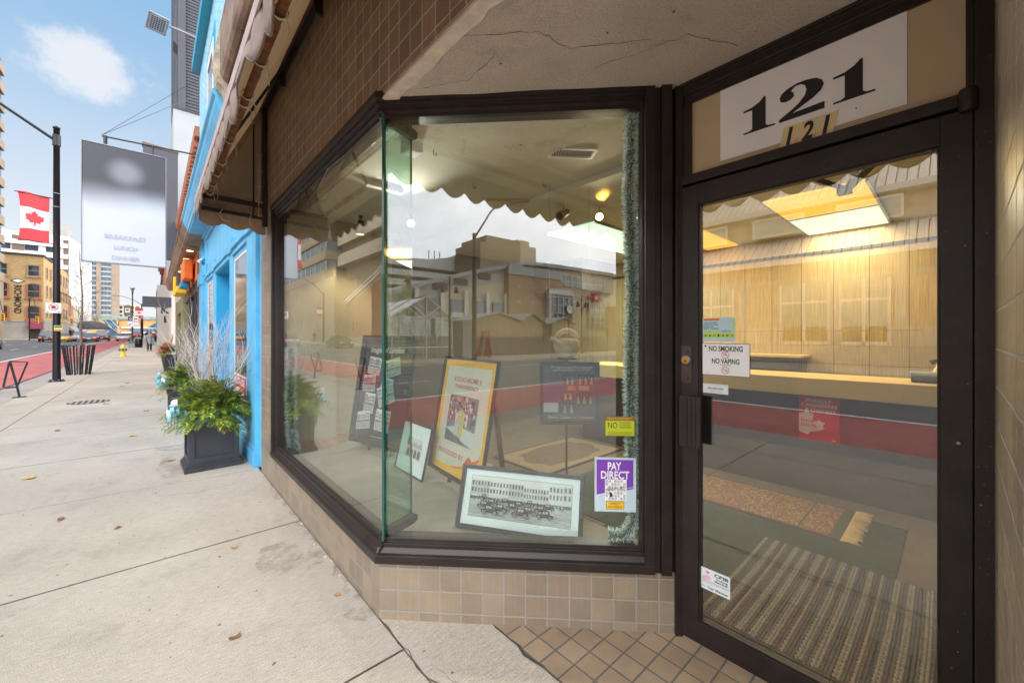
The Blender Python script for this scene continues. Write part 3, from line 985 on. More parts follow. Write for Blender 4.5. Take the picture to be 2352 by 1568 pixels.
def door():
    # frame around door and transom
    b = MB('bronze', T=DM)
    b.box(-0.012, 0.008, -0.02, 0.10, 0.0, 2.70)
    b.box(0.948, 0.992, -0.02, 0.10, 0.0, 2.70)
    b.box(0.992, 1.03, 0.0, 0.10, 0.0, 2.70)
    b.box(0.008, 0.948, -0.02, 0.10, 2.210, 2.252)
    b.box(0.008, 0.050, -0.008, 0.08, 2.252, 2.607)
    b.box(0.930, 0.948, -0.008, 0.08, 2.252, 2.607)
    prof_bar(b, [(-0.03, 2.735), (-0.03, 2.69), (-0.012, 2.685), (-0.012, 2.65), (0.004, 2.645), (0.004, 2.607), (0.10, 2.607), (0.10, 2.735)], -0.012, 1.03)
    b.box(0.008, 0.948, 0.0, 0.10, 0.0, 0.018)
    b.box(-0.012, 0.030, 0.034, 0.06, 0.0, 2.24)  # stops added behind the leaf gaps to block light leaks
    b.box(0.925, 0.975, 0.034, 0.06, 0.0, 2.24)
    b.box(0.030, 0.925, 0.034, 0.06, 2.18, 2.24)
    df = b.build('door_frame', shop, bevel=0.002)
    b = MB(mat('beige_panel', (0.50, 0.40, 0.245), 0.35, var=0.03), T=DM)
    b.box(0.050, 0.930, 0.012, 0.02, 2.252, 2.607)
    b.build('transom_panel', df)
    # leaf
    b = MB('bronze', T=DM)
    b.box(0.011, 0.089, -0.016, 0.030, 0.022, 2.198)
    b.box(0.874, 0.945, -0.016, 0.030, 0.022, 2.198)
    b.box(0.089, 0.874, -0.016, 0.030, 2.102, 2.198)
    b.box(0.089, 0.874, -0.016, 0.030, 0.022, 0.118)
    b.box(0.089, 0.096, -0.010, 0.026, 0.118, 2.102)
    b.box(0.867, 0.874, -0.010, 0.026, 0.118, 2.102)
    b.box(0.096, 0.867, -0.010, 0.026, 2.095, 2.102)
    b.box(0.096, 0.867, -0.010, 0.026, 0.118, 0.125)
    dl = b.build('door', shop, bevel=0.0015)
    g = MB('doorglass', T=DM)
    g.box(0.092, 0.871, 0.004, 0.010, 0.120, 2.100)
    g.build('glass_pane', dl)
    # pull: flat ribbed plate
    b = MB('bronze', T=DM)
    b.box(0.018, 0.118, -0.062, -0.046, 0.948, 1.184)
    for x in (0.045, 0.065, 0.085):
        b.box(x, x + 0.012, -0.066, -0.060, 0.950, 1.182)
    b.box(0.03, 0.06, -0.048, -0.014, 0.97, 0.99)
    b.box(0.03, 0.06, -0.048, -0.014, 1.14, 1.16)
    b.use('bronze_light').box(0.018, 0.118, -0.063, -0.045, 1.184, 1.187)
    b.build('pull_handle', dl, bevel=0.001)
    b = MB('black', T=DM)
    b.box(0.092, 0.150, 0.030, 0.040, 0.955, 1.19)
    b.build('inner_handle', dl)
    b = MB('bronze_light', T=DM)
    b.box(0.009, 0.061, -0.021, -0.015, 1.246, 1.426)
    b.lathe([(0.006, -0.028), (0.006, -0.02)], 12, (0.04, 0, 1.40), axis='y')
    b.lathe([(0.006, -0.028), (0.006, -0.02)], 12, (0.04, 0, 1.268), axis='y')
    lp = b.build('lock_plate', dl, bevel=0.001)
    b = MB('brass', 'steel', 'black', T=DM)
    b.use('steel').lathe([(0.022, -0.020), (0.022, -0.032), (0.018, -0.034)], 24, (0.036, 0, 1.359), axis='y')
    b.use('brass').lathe([(0.0165, -0.032), (0.0165, -0.036)], 24, (0.036, 0, 1.359), axis='y')
    b.use('black').lathe([(0.005, -0.036), (0.005, -0.0375)], 12, (0.036, 0, 1.353), axis='y')
    b.build('lock_cylinder', dl)
    b = MB('steel', T=DM)
    b.lathe([(0.006, -0.016), (0.006, -0.021), (0.003, -0.022)], 12, (0.915, 0, 1.13), axis='y')
    b.build('screw', dl)
    b = MB('bronze', T=DM)
    b.lathe([(0.020, -0.03), (0.022, -0.02), (0.022, 0.03), (0.020, 0.04)], 16, (0.935, -0.03, 2.215), axis='z', sy=0.8)
    b.build('pivot_hinge', dl)
    # weathered sill in front
    # door closer arm inside
    b = MB('black')
    b.tube([(2.0, .41, 2.135), (2.33, .335, 2.145)], .011, 6)
    b.tube([(2.36, .335, 2.140), (2.0, .19, 2.135)], .019, 6)
    b.box(2.33, 2.38, .31, .36, 2.125, 2.155)
    b.build('door_closer', dl)


door()


# ================================================================= AWNING
def awning():
    aw = empty('awning', (0.88, 1.5, 3.9), 'worn scalloped fabric awning on a rusty pipe frame above the shop window', 'awning')
    Y0, Y1 = -3.2, 4.80
    b = MB('canvas')
    # sloping sheet
    n = 40
    top, bot = [], []
    for i in range(n + 1):
        y = Y0 + (Y1 - Y0) * i / n
        top.append((0.865, y, 3.90))
        bot.append((0.318, y, 2.745 + 0.006 * math.sin(y * 9)))
    vs = top + bot
    b.raw(vs, [(i, i + 1, n + 2 + i, n + 1 + i) for i in range(n)], True)
    b.raw([(v[0] - 0.006, v[1], v[2] + 0.003) for v in vs], [(i + 1, i, n + 1 + i, n + 2 + i) for i in range(n)], True)
    b.build('canvas', aw)
    # scalloped valance, curling
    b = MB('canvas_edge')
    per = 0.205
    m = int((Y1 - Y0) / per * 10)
    rows = 5
    vs = []
    for i in range(m + 1):
        y = Y1 - (Y1 - Y0) * i / m
        ph = (Y1 - y) / per
        sc_ = abs(math.sin(PI * ph))
        zb = 2.612 - 0.060 * sc_
        curl = 0.045 * noise.noise(Vector((y * 2.7, 0, 5))) - 0.012
        for k in range(rows + 1):
            t = k / rows
            z = 2.757 + (zb - 2.757) * t
            x = 0.306 + curl * t * t - 0.018 * math.sin(PI * t) * sc_
            vs.append((x, y, z))
    fs = [(i * (rows + 1) + k, i * (rows + 1) + k + 1, (i + 1) * (rows + 1) + k + 1, (i + 1) * (rows + 1) + k) for i in range(m) for k in range(rows)]
    b.raw(vs, fs, True)
    v = b.build('valance', aw)
    so = v.modifiers.new('solid', 'SOLIDIFY')
    so.thickness = 0.004
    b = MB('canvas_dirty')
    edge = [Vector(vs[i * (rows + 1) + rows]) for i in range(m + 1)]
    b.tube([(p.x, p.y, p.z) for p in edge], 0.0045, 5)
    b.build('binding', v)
    # pink hem bands on the outside
    b = MB('hem')
    b.box(0.290, 0.298, Y0, Y1, 2.705, 2.768)
    b.build('hem', aw)
    # pipe frame
    b = MB('rust')
    b.tube([(0.392, Y0, 2.815), (0.392, 0, 2.82), (0.392, 2, 2.815), (0.392, 4.74, 2.82)], 0.021, 10)
    b.build('front_pipe', aw)
    b = MB('bronze', 'rust')
    b.box(0.80, 0.875, Y0, Y1, 3.80, 3.90)
    b.use('rust').tube([(0.80, Y0, 3.78), (0.80, Y1 - 0.05, 3.78)], 0.022, 8)
    b.build('wall_beam', aw)
    for y in (3.55, 1.2, -1.2):
        b = MB('black')
        b.tube([(0.392, y, 2.85), (0.86, y + 0.02, 3.80)], 0.013, 4)
        b.build('strut', aw)
    for y in (4.0, 2.95, 2.1):
        b = MB('bronze')
        b.box(0.83, 0.878, y - 0.012, y + 0.012, 3.70, 3.86)
        b.build('bracket', aw)
    # end: side canvas with lacing
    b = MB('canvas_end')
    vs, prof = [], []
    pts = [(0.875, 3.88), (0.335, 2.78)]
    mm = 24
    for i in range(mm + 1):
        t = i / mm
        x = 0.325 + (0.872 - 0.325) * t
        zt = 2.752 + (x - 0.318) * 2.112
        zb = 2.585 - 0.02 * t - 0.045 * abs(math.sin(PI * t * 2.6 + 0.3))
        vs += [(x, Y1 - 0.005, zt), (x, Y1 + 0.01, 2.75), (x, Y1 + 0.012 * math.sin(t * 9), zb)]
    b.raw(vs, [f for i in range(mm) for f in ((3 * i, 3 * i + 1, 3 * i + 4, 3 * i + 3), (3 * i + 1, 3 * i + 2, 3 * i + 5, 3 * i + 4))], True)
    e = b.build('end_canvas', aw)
    e.modifiers.new('solid', 'SOLIDIFY').thickness = 0.004
    b = MB('bronze')
    b.box(0.34, 0.872, Y1 - 0.05, Y1 - 0.02, 2.79, 2.83)
    b.box(0.34, 0.872, Y1 - 0.05, Y1 - 0.02, 2.67, 2.70)
    b.box(0.835, 0.877, Y1 - 0.06, Y1 - 0.012, 2.60, 3.90)
    b.tube([(0.76, Y1 - 0.03, 2.70), (0.76, Y1 - 0.03, 3.62)], 0.008, 6)
    b.build('end_frame', aw)
    b = MB('canvas')
    b.box(0.40, 0.83, Y1 - 0.018, Y1 - 0.012, 2.83, 2.84)
    b.raw([(0.42, Y1 - 0.012, 2.84), (0.83, Y1 - 0.012, 2.84), (0.83, Y1 - 0.012, 3.70), (0.80, Y1 - 0.012, 3.66)], [(0, 1, 2, 3)])
    b.build('end_lining', aw)
    # rope ties
    random.seed(3)
    for y in (1.86, 2.25, 2.62, 2.72, 3.30, 3.75, 4.05, 4.35, 4.62):
        b = MB('rope')
        for q in range(2):
            loop = []
            for i in range(15):
                t = 2 * PI * i / 14
                loop.append((0.392 + 0.030 * math.cos(t), y + 0.012 * q + 0.02 * math.sin(t * 0.5 + q), 2.818 + 0.032 * math.sin(t)))
            b.tube(loop, 0.0032, 5)
        l = random.uniform(0.05, 0.13)
        b.tube([(0.41, y, 2.80), (0.43, y + 0.02, 2.80 - l * 0.4), (0.425, y + 0.01, 2.80 - l)], 0.003, 5)
        b.tube([(0.41, y + 0.01, 2.80), (0.40, y + 0.04, 2.80 - l * 0.3)], 0.003, 5)
        b.build('rope_tie', aw)
    for k, z in enumerate((2.70, 2.84, 3.0, 3.16, 3.32)):
        b = MB('rope')
        b.tube([(0.765, Y1 - 0.045, z + 0.01), (0.80, Y1 - 0.05, z - 0.008), (0.838, Y1 - 0.055, z)], 0.003, 5)
        b.tube([(0.80, Y1 - 0.05, z - 0.008), (0.803, Y1 - 0.05, z + 0.14)], 0.0022, 5)
        b.build('lacing', aw)
    b = MB('rope')
    b.tube([(0.50, Y1 - 0.06, 2.70), (0.47, Y1 - 0.07, 2.64), (0.50, Y1 - 0.06, 2.60), (0.55, Y1 - 0.06, 2.59)], 0.004, 5)
    b.build('loose_rope', aw)
    b = MB('rope')
    b.tube([(0.70, Y1 - 0.06, 2.72), (0.74, Y1 - 0.06, 2.71), (0.72, Y1 - 0.07, 2.64), (0.73, Y1 - 0.06, 2.58)], 0.003, 5)
    b.build('loose_rope', aw)
    # upper cornice of the shop with stone end bracket
    b = MB('brownmetal')
    prof = [(0.50, 4.60), (0.50, 4.10), (0.52, 4.055), (0.555, 4.035), (0.585, 4.05), (0.60, 4.03), (0.63, 3.99), (0.66, 3.985), (0.665, 3.96), (0.88, 3.96), (0.88, 4.60)]
    for y0, y1 in ((-3.2, 2.62), (2.63, 4.00), (4.01, 4.92)):
        b.ext([(x, y0, z) for x, z in prof], (0, y1 - y0, 0))
    b.build('cornice', shop, bevel=0.003)
    b = MB('corbel')
    prof = [(0.462, 4.34), (0.44, 4.22), (0.47, 4.12), (0.475, 4.02), (0.53, 3.97), (0.56, 3.87), (0.62, 3.86), (0.64, 3.80), (0.66, 3.74), (0.73, 3.73), (0.88, 3.80), (0.88, 4.60), (0.50, 4.60)]
    b.ext([(x, 4.93, z) for x, z in prof], (0, 0.17, 0))
    b.build('corbel', shop, bevel=0.012)
    b = MB('corbel')
    b.lathe([(0.0, -0.012), (0.035, -0.008), (0.045, 0.0), (0.045, 0.02)], 18, (0.63, 4.92, 3.90), axis='y')
    b.build('corbel_boss', shop)


awning()

# ================================================================= SIGNS ON DOOR AND WINDOWS
ONE = [(0, 0), (0.70, 0), (0.70, 0.05), (0.56, 0.06), (0.50, 0.11), (0.50, 1.0), (0.46, 1.0), (0.36, 0.88), (0.20, 0.79), (0, 0.755), (0, 0.70), (0.20, 0.70), (0.20, 0.11), (0.14, 0.06), (0, 0.05)]
TWO = [(0, 0), (0.84, 0), (0.84, 0.20), (0.26, 0.165), (0.42, 0.27), (0.64, 0.41), (0.78, 0.55), (0.83, 0.70), (0.79, 0.84), (0.69, 0.95), (0.52, 1.0), (0.34, 1.0), (0.18, 0.95), (0.06, 0.86), (0.01, 0.74), (0.03, 0.62), (0.12, 0.56), (0.22, 0.58), (0.29, 0.66), (0.28, 0.76), (0.23, 0.84), (0.31, 0.93), (0.42, 0.93), (0.49, 0.86), (0.52, 0.72), (0.49, 0.57), (0.38, 0.40), (0.20, 0.24), (0, 0.09)]


def glyph(b, G, x, z, w, h, y, sh=0.0):
    mx = max(p[0] for p in G)
    b.poly([(x + p[0] / mx * w + sh * p[1] * h, z + p[1] * h) for p in G], y)


def house_number():
    b = MB('paper', 'ink', T=DM)
    b.box(0.180, 0.795, 0.009, 0.0115, 2.283, 2.607)
    b.use('ink')
    glyph(b, ONE, 0.277, 2.366, 0.122, 0.138, 0.008)
    glyph(b, TWO, 0.413, 2.366, 0.153, 0.138, 0.008)
    glyph(b, ONE, 0.592, 2.366, 0.122, 0.138, 0.008)
    b.disc(0.66, 2.325, 0.003, 0.008, 10)
    tag(b.build('number_sign'), 'large white panel with bold black serif 121 above the door', 'number sign')
    b = MB(mat('gold_plate', (0.72, 0.57, 0.32), 0.35, var=0.05), 'ink', T=DM)
    for i, g in enumerate('121'):
        x = 0.413 + i * 0.060
        b.k = 0
        b.ext([(x + 0.001, 0.0065, 2.258), (x + 0.058, 0.0065, 2.258), (x + 0.076, 0.0065, 2.340), (x + 0.019, 0.0065, 2.340)], (0, 0.002, 0))
        b.use('ink').text(g, x + 0.038, 2.265, 0.067, 0.005, w=0.026 if g == '1' else 0.040, bold=0.03, shear=0.22)
    tag(b.build('number_plate'), 'small gold plates with slanted black 121 along the transom edge', 'number plate')


house_number()


def prohibit(b, cx, cz, r, y, cig=True):
    b.use('redink').ring(cx, cz, r * 0.84, r, y)
    b.use('ink').rect(cx - r * 0.55, cz - r * 0.16, cx - r * 0.05, cz - r * 0.02, y)
    b.rect(cx + 0.1 * r, cz - r * 0.16, cx + r * 0.55, cz - r * 0.02, y)
    if cig:
        b.ring(cx + r * 0.22, cz + r * 0.36, r * 0.16, r * 0.22, y, 10)
        b.ring(cx - r * 0.02, cz + r * 0.42, r * 0.12, r * 0.17, y, 10)
    else:
        for q in (0, .2, .4):
            b.disc(cx + r * (0.1 + q), cz + r * (0.38 - q * 0.5), r * 0.09, y, 8)
    d = r * 0.64
    b.use('redink').poly([(cx - d - r * .05, cz + d - r * .05), (cx + d - r * .05, cz - d - r * .05), (cx + d + r * .05, cz - d + r * .05), (cx - d + r * .05, cz + d + r * .05)], y - 0.0003)


def door_stickers():
    y = 0.0028
    # no smoking
    b = MB('ink', 'paper', 'redink', T=DM)
    b.box(0.100, 0.306, y, y + 0.001, 1.291, 1.440)
    b.use('paper').rect(0.1025, 1.2935, 0.3035, 1.4375, y - 0.0003)
    b.use('ink').text('NO SMOKING', 0.204, 1.404, 0.0235, y - 0.0006, w=0.145, bold=0.028)
    b.text('NO VAPING', 0.204, 1.347, 0.0225, y - 0.0006, w=0.118, bold=0.028)
    b.text('(e-cigarettes)', 0.204, 1.338, 0.0055, y - 0.0006, w=0.048, bold=0.01)
    b.text('Ontario', 0.124, 1.302, 0.004, y - 0.0006, w=0.018)
    b.disc(0.116, 1.427, 0.0048, y - 0.0006, 10)
    prohibit(b, 0.204, 1.388, 0.0165, y - 0.0006)
    prohibit(b, 0.204, 1.317, 0.0165, y - 0.0006, False)
    tag(b.build('no_smoking_sign'), 'white NO SMOKING NO VAPING sign with two red prohibition rings on door glass', 'sign')
    # gift card sticker
    b = MB(mat('pale_blue_print', (0.42, 0.62, 0.66), 0.5, var=0), 'ink', 'paper', 'orange', mat('lime_print', (0.50, 0.66, 0.03), 0.5, var=0), T=DM)
    b.names[0], b.names[4] = 'pb', 'lime'
    b.k = 0
    b.box(0.103, 0.245, y, y + 0.001, 1.450, 1.559)
    b.use('orange').rect(0.107, 1.546, 0.178, 1.556, y - 0.0003)
    b.use('paper').text('LONDON', 0.210, 1.497, 0.007, y - 0.0003, w=0.044)
    b.use('ink')
    for i, s in enumerate(('WE ACCEPT', 'DOWNTOWN', 'DOLLAR', 'GIFT CARDS!')):
        b.text(s, 0.108, 1.533 - i * 0.0092, 0.0058, y - 0.0003, align='l', w=[0.062, 0.064, 0.043, 0.068][i], bold=0.02)
    b.text('LONDON', 0.208, 1.493, 0.008, y - 0.0005, w=0.042, bold=0.01)
    b.use('lime').rect(0.107, 1.490, 0.180, 1.497, y - 0.0003)
    b.rect(0.107, 1.467, 0.242, 1.486, y - 0.0003)
    b.rect(0.236, 1.497, 0.242, 1.556, y - 0.0003)
    b.use('ink')
    for i in range(7):
        cx = 0.1165 + i * 0.0193
        b.rect(cx - 0.0098, 1.467, cx - 0.0092, 1.486, y - 0.0006)
        [lambda: b.disc(cx, 1.4765, 0.005, y - 0.0006, 5), lambda: b.poly([(cx - .006, 1.479), (cx - .003, 1.472), (cx + .003, 1.472), (cx + .006, 1.479)], y - .0006),
         lambda: b.ring(cx, 1.4765, 0.003, 0.005, y - 0.0006, 10), lambda: b.rect(cx - .004, 1.471, cx + .004, 1.482, y - .0006)][i % 4]()
    tag(b.build('gift_card_sticker'), 'small pale blue and lime sticker reading WE ACCEPT DOWNTOWN DOLLAR GIFT CARDS', 'sticker')
    # protection
    b = MB('pb2' if False else 'mat_white', 'ink', 'yellow', T=DM)
    b.box(0.104, 0.216, y, y + 0.001, 1.206, 1.250)
    b.use('ink')
    for z0, z1, x0, x1 in ((1.2095, 1.2100, 0.108, 0.212), (1.246, 1.2465, 0.108, 0.212)):
        b.rect(x0, z0, x1, z1, y - 0.0003)
    b.rect(0.1078, 1.2095, 0.1083, 1.2465, y - 0.0003)
    b.rect(0.2117, 1.2095, 0.2122, 1.2465, y - 0.0003)
    b.text('PROTECTION', 0.160, 1.226, 0.0070, y - 0.0003, w=0.068, bold=0.035)
    b.text('1-800-755-0942', 0.160, 1.213, 0.0038, y - 0.0003, w=0.048)
    b.use('yellow').rect(0.126, 1.2205, 0.193, 1.2222, y - 0.0003)
    b.text('PROTECTED BY', 0.160, 1.2385, 0.0045, y - 0.0003, w=0.05)
    tag(b.build('alarm_sticker'), 'pale rectangular PROTECTION alarm sticker with yellow underline on door glass', 'sticker')
    # membership
    pk = mat('pink_print', (0.72, 0.22, 0.38), 0.5, var=0)
    b = MB('mat_white', 'ink', pk, T=DM)
    b.box(0.095, 0.224, y, y + 0.001, 0.305, 0.376)
    b.box(0.095, 0.224, y, y + 0.001, 0.276, 0.3035)
    b.k = 2
    b.poly(maple(0.125, 0.356, 0.014), y - 0.0003)
    for k in range(4):
        r = 0.022 - k * 0.0045
        vs = []
        for i in range(13):
            t = PI * 0.12 + PI * 0.88 * i / 12
            vs += [(0.122 + r * math.cos(t), y - 0.0003, 0.322 + r * math.sin(t)), (0.122 + (r - 0.0024) * math.cos(t), y - 0.0003, 0.322 + (r - 0.0024) * math.sin(t))]
        b.raw(vs, [(2 * i, 2 * i + 1, 2 * i + 3, 2 * i + 2) for i in range(12)])
    b.text('10', 0.107, 0.2855, 0.0085, y - 0.0003, w=0.015, bold=0.02)
    b.use('ink').text('CFIB', 0.186, 0.352, 0.014, y - 0.0003, w=0.062, bold=0.035)
    b.text('Voting', 0.188, 0.3385, 0.009, y - 0.0003, w=0.052, bold=0.03)
    b.text('Member', 0.187, 0.3265, 0.009, y - 0.0003, w=0.060, bold=0.03)
    b.text('Year Member', 0.170, 0.2855, 0.0095, y - 0.0003, w=0.094, bold=0.03)
    for i in range(3):
        b.rect(0.100, 0.3215 - i * 0.0045, 0.220, 0.3205 - i * 0.0045, y - 0.0003)
    tag(b.build('membership_sticker'), 'white two part sticker reading CFIB Voting Member low on the door glass', 'sticker')


door_stickers()


def window_stickers():
    y = 0.0285
    pu = mat('purple_print', (0.20, 0.05, 0.42), 0.45, var=0.03)
    gr = mat('grey_print', (0.42, 0.42, 0.43), 0.5, var=0.4, vscale=90)
    pb = mat('pale_blue_sticker', (0.50, 0.62, 0.66), 0.5, var=0.05)
    rs = mat('rusty_speck', (0.55, 0.33, 0.08), 0.8, var=0.3)
    b = MB(pb, 'ink', pu, 'paper', 'yellow', gr, rs, T=SM)
    x0, x1, z0, z1 = 1.113, 1.321, 0.582, 0.857
    b.box(x0, x1, y, y + 0.001, z0, z1)
    b.k = 2
    b.poly([(x0 + .010, z0 + .085), (x0 + .194, z0 + .128), (x0 + .194, z1 - .011), (x0 + .010, z1 - .011)], y - .0004)
    b.use('ink').poly([(x0 + .15, z0 + .108), (x0 + .195, z0 + .119), (x0 + .195, z0 + .125), (x0 + .15, z0 + .114)], y - .0008)
    b.use('paper').text('PAY', x0 + .100, z1 - .062, .038, y - .0009, w=.068, bold=.03)
    b.text('DIRECT', x0 + .103, z1 - .107, .038, y - .0009, w=.142, bold=.025)
    b.box(x0 + .052, x0 + .160, y - .0022, y - .0012, z0 + .058, z0 + .165)
    b.k = 5
    for i in range(7):
        for j in range(7):
            if (i * 3 + j * 5) % 4:
                b.rect(x0 + .055 + i * .0147, z0 + .061 + j * .0147, x0 + .055 + i * .0147 + .011, z0 + .061 + j * .0147 + .012, y - .0024)
    b.use('ink').text('Interac', x0 + .107, z0 + .107, .020, y - .0028, w=.080, rot=.12)
    b.poly([(x0 + .075, z0 + .075), (x0 + .088, z0 + .075), (x0 + .088, z0 + .096), (x0 + .075, z0 + .100)], y - .0028)
    b.rect(x0 + .058, z0 + .012, x0 + .148, z0 + .054, y - .0006)
    b.use('yellow').rect(x0 + .060, z0 + .014, x0 + .146, z0 + .052, y - .0010)
    b.use('ink').text('DIRECT', x0 + .103, z0 + .036, .012, y - .0014, w=.052)
    b.text('PAYMENT', x0 + .103, z0 + .019, .012, y - .0014, w=.074)
    b.k = 6
    random.seed(5)
    for i in range(150):
        s = random.random()
        e = random.choice('lrtb')
        d = abs(random.gauss(0, .004))
        px = {'l': x0 + d, 'r': x1 - d}.get(e, x0 + (x1 - x0) * s)
        pz = {'t': z1 - d, 'b': z0 + d * 3}.get(e, z0 + (z1 - z0) * s)
        b.disc(px, pz, random.uniform(.0006, .0018), y - .0012, 5)
    tag(b.build('payment_sticker'), 'purple and white PAY DIRECT sticker with rusty edges on the splayed window', 'sticker')
    gy = mat('fluorescent_yellow_green', (0.50, 0.56, 0.01), 0.5, var=0.05)
    rd = mat('faded_red_band', (0.30, 0.10, 0.04), 0.5, var=0.1)
    b = MB(gy, rd, 'ink', T=SM)
    x0, x1, z0, z1 = 1.168, 1.312, 0.968, 1.066
    b.box(x0, x1, y, y + .001, z0, z1 - .022)
    b.k = 1
    b.box(x0, x1, y, y + .001, z1 - .022, z1)
    b.k = 0
    b.text('PRIVATE PROPERTY', (x0 + x1) / 2, z1 - .016, .011, y - .0004, w=.125, bold=.01)
    b.use('ink').text('NO', x0 + .036, z1 - .060, .030, y - .0004, w=.046, bold=.0)
    for i, s in enumerate(('SOLICITING', 'LOITERING', 'TRESPASSING')):
        b.text(s, x0 + .070, z1 - .036 - i * .012, .008, y - .0004, align='l', w=.052 + .004 * i, bold=.01)
    for i in range(4):
        b.rect(x0 + .012, z0 + .020 - i * .005, x1 - .012, z0 + .0188 - i * .005, y - .0004)
    tag(b.build('no_trespassing_sticker'), 'fluorescent yellow green NO SOLICITING sticker with dull red band on splayed window', 'sticker')


window_stickers()


# ================================================================= PICTURES AND THEIR STANDS
def fmat(x, y, z, yaw, lean):
    return Matrix.Translation((x, y, z)) @ Matrix.Rotation(yaw, 4, 'Z') @ Matrix.Rotation(-lean, 4, 'X')


GREYS = {}


def grey(k, tint=(1, 1, 1)):
    q = round(k, 2)
    key = 'g%s%s' % (q, tint)
    if key not in M:
        M[key] = mat('print_tone', tuple(q * t for t in tint), 0.5, spec=0.3, var=0)
    return key


def bw_building(b, x, z, w, h, y, seed, tint):
    r = random.Random(seed)
    b.use(grey(r.choice((0.45, 0.55, 0.62, 0.36)), tint)).rect(x, z, x + w, z + h, y)
    nx = max(2, int(w / (h * 0.16)))
    nz = max(2, int(h / (h * 0.27)))
    for i in range(nx):
        for j in range(1, nz):
            b.use(grey(r.choice((0.05, 0.1, 0.18)), tint))
            cx, cz = x + w * (i + .5) / nx, z + h * (j + .4) / nz
            b.rect(cx - w / nx * .27, cz - h / nz * .32, cx + w / nx * .27, cz + h / nz * .30, y - .0003)
            if r.random() < .5:
                b.use(grey(0.7, tint)).rect(cx - w / nx * .34, cz + h / nz * .32, cx + w / nx * .34, cz + h / nz * .38, y - .0004)
    b.use(grey(0.08, tint)).rect(x, z, x + w, z + h * .14, y - .0003)
    b.use(grey(0.7, tint)).rect(x, z + h * .95, x + w, z + h, y - .0003)
    b.use(grey(0.6, tint)).rect(x + w * .1, z + h * .14, x + w * .9, z + h * .22, y - .0005)


def bw_car(b, x, z, s, y, tint=(1, 1, 1), flip=1, seed=0):
    r = random.Random(seed)
    f = lambda pts: [(x + flip * p[0] * s, z + p[1] * s) for p in (pts if flip > 0 else pts[::-1])]
    b.use(grey(0.02, tint)).poly(f([(-1, .22), (1, .22), (1.02, .42), (.95, .50), (.40, .56), (.34, .92), (.28, .96), (-.45, .96), (-.52, .90), (-.60, .56), (-.98, .5)]), y)
    b.use(grey(0.42, tint)).poly(f([(-.40, .60), (-.08, .60), (-.08, .86), (-.40, .86)]), y - .0003)
    b.poly(f([(-.02, .60), (.26, .60), (.22, .86), (-.02, .86)]), y - .0003)
    b.use(grey(0.30, tint)).poly(f([(-.9, .40), (.9, .42), (.9, .45), (-.9, .43)]), y - .0003)
    for wx in (-.62, .66):
        b.use(grey(0.02, tint)).disc(x + flip * wx * s, z + .22 * s, .24 * s, y - .0005, 14)
        b.use(grey(0.5, tint)).ring(x + flip * wx * s, z + .22 * s, .12 * s, .17 * s, y - .0007, 14)
        b.disc(x + flip * wx * s, z + .22 * s, .04 * s, y - .0007, 8)
    b.use(grey(0.75, tint)).disc(x + flip * 1.0 * s, z + .44 * s, .055 * s, y - .0007, 8)


def street_photo(b, x0, z0, w, h, y, seed, tint=(1, 1, 1), cars=5, sky=0.15, tight=False):
    r = random.Random(seed)
    b.use(grey(0.42, tint)).rect(x0, z0, x0 + w, z0 + h * .45, y)
    b.use(grey(0.70, tint)).rect(x0, z0 + h * .45, x0 + w, z0 + h, y)
    x = x0
    while x < x0 + w - 1e-6:
        ww = min(w * r.uniform(.12, .28), x0 + w - x)
        if x0 + w - x - ww < w * .06: ww = x0 + w - x
        hh = h * r.uniform(.42, .56)
        bw_building(b, x, z0 + h * .42, ww, min(hh, z0 + h - (z0 + h * .42)), y - .0004, r.random(), tint)
        x += ww
    for i in range(int(w * h * 3500)):
        px, pz = x0 + r.random() * w, z0 + r.random() * h * .42
        q = r.uniform(.002, .012) * (w / .4)
        b.use(grey(r.choice((.30, .36, .48, .52)), tint)).rect(px, pz, min(px + q * 3, x0 + w), pz + q * .25, y - .0004)
    n = cars
    for i in range(n):
        d = i / max(1, n - 1)
        s = w * (.050 + .036 * d)
        px = x0 + w * (.13 + .74 * ((i * .62 + r.random() * .10) % 1.0))
        bw_car(b, px, z0 + h * (.42 - .34 * d), s, y - .0016 - .0014 * i, tint, r.choice((1, -1)), i)
    for i in range(int(60 * w / .4)):
        px = x0 + r.uniform(.03, .95) * w
        pz = z0 + h * r.uniform(.36, .44)
        hh = h * r.uniform(.05, .08)
        b.use(grey(r.choice((.02, .05, .5)), tint)).rect(px, pz, px + hh * .3, pz + hh, y - .0012)
        b.use(grey(.5, tint)).disc(px + hh * .15, pz + hh * 1.12, hh * .14, y - .0012, 6)


def picture(name, label, x, y, z, yaw, lean, w, h, fw, draw, fd=0.028, cat='framed picture'):
    T = fmat(x, y, z, yaw, lean)
    b = MB('frame', T=T)
    for k, (i0, d0) in enumerate(((0.0, fd), (fw * .45, fd * .72))):
        i1 = fw * .45 if k == 0 else fw
        b.box(i0, w - i0, -d0, 0, i0, i1)
        b.box(i0, w - i0, -d0, 0, h - i1, h - i0)
        b.box(i0, i1, -d0, 0, i1, h - i1)
        b.box(w - i1, w - i0, -d0, 0, i1, h - i1)
    b.box(fw, w - fw, -0.008, 0.0, fw, h - fw)
    o = b.build(name, None, bevel=0.0015)
    tag(o, label, cat)
    p = MB('paper', T=T)
    draw(p, fw, fw, w - 2 * fw, h - 2 * fw, -0.0095)
    p.build('print', o)
    g = MB('picglass', T=T)
    g.rect(fw, fw, w - fw, h - fw, -fd * .5)
    g.build('glass', o)
    return o, T


M['picglass'] = glassmat('picture_glass', 0.05, (0.97, 0.98, 0.98), 0.0)


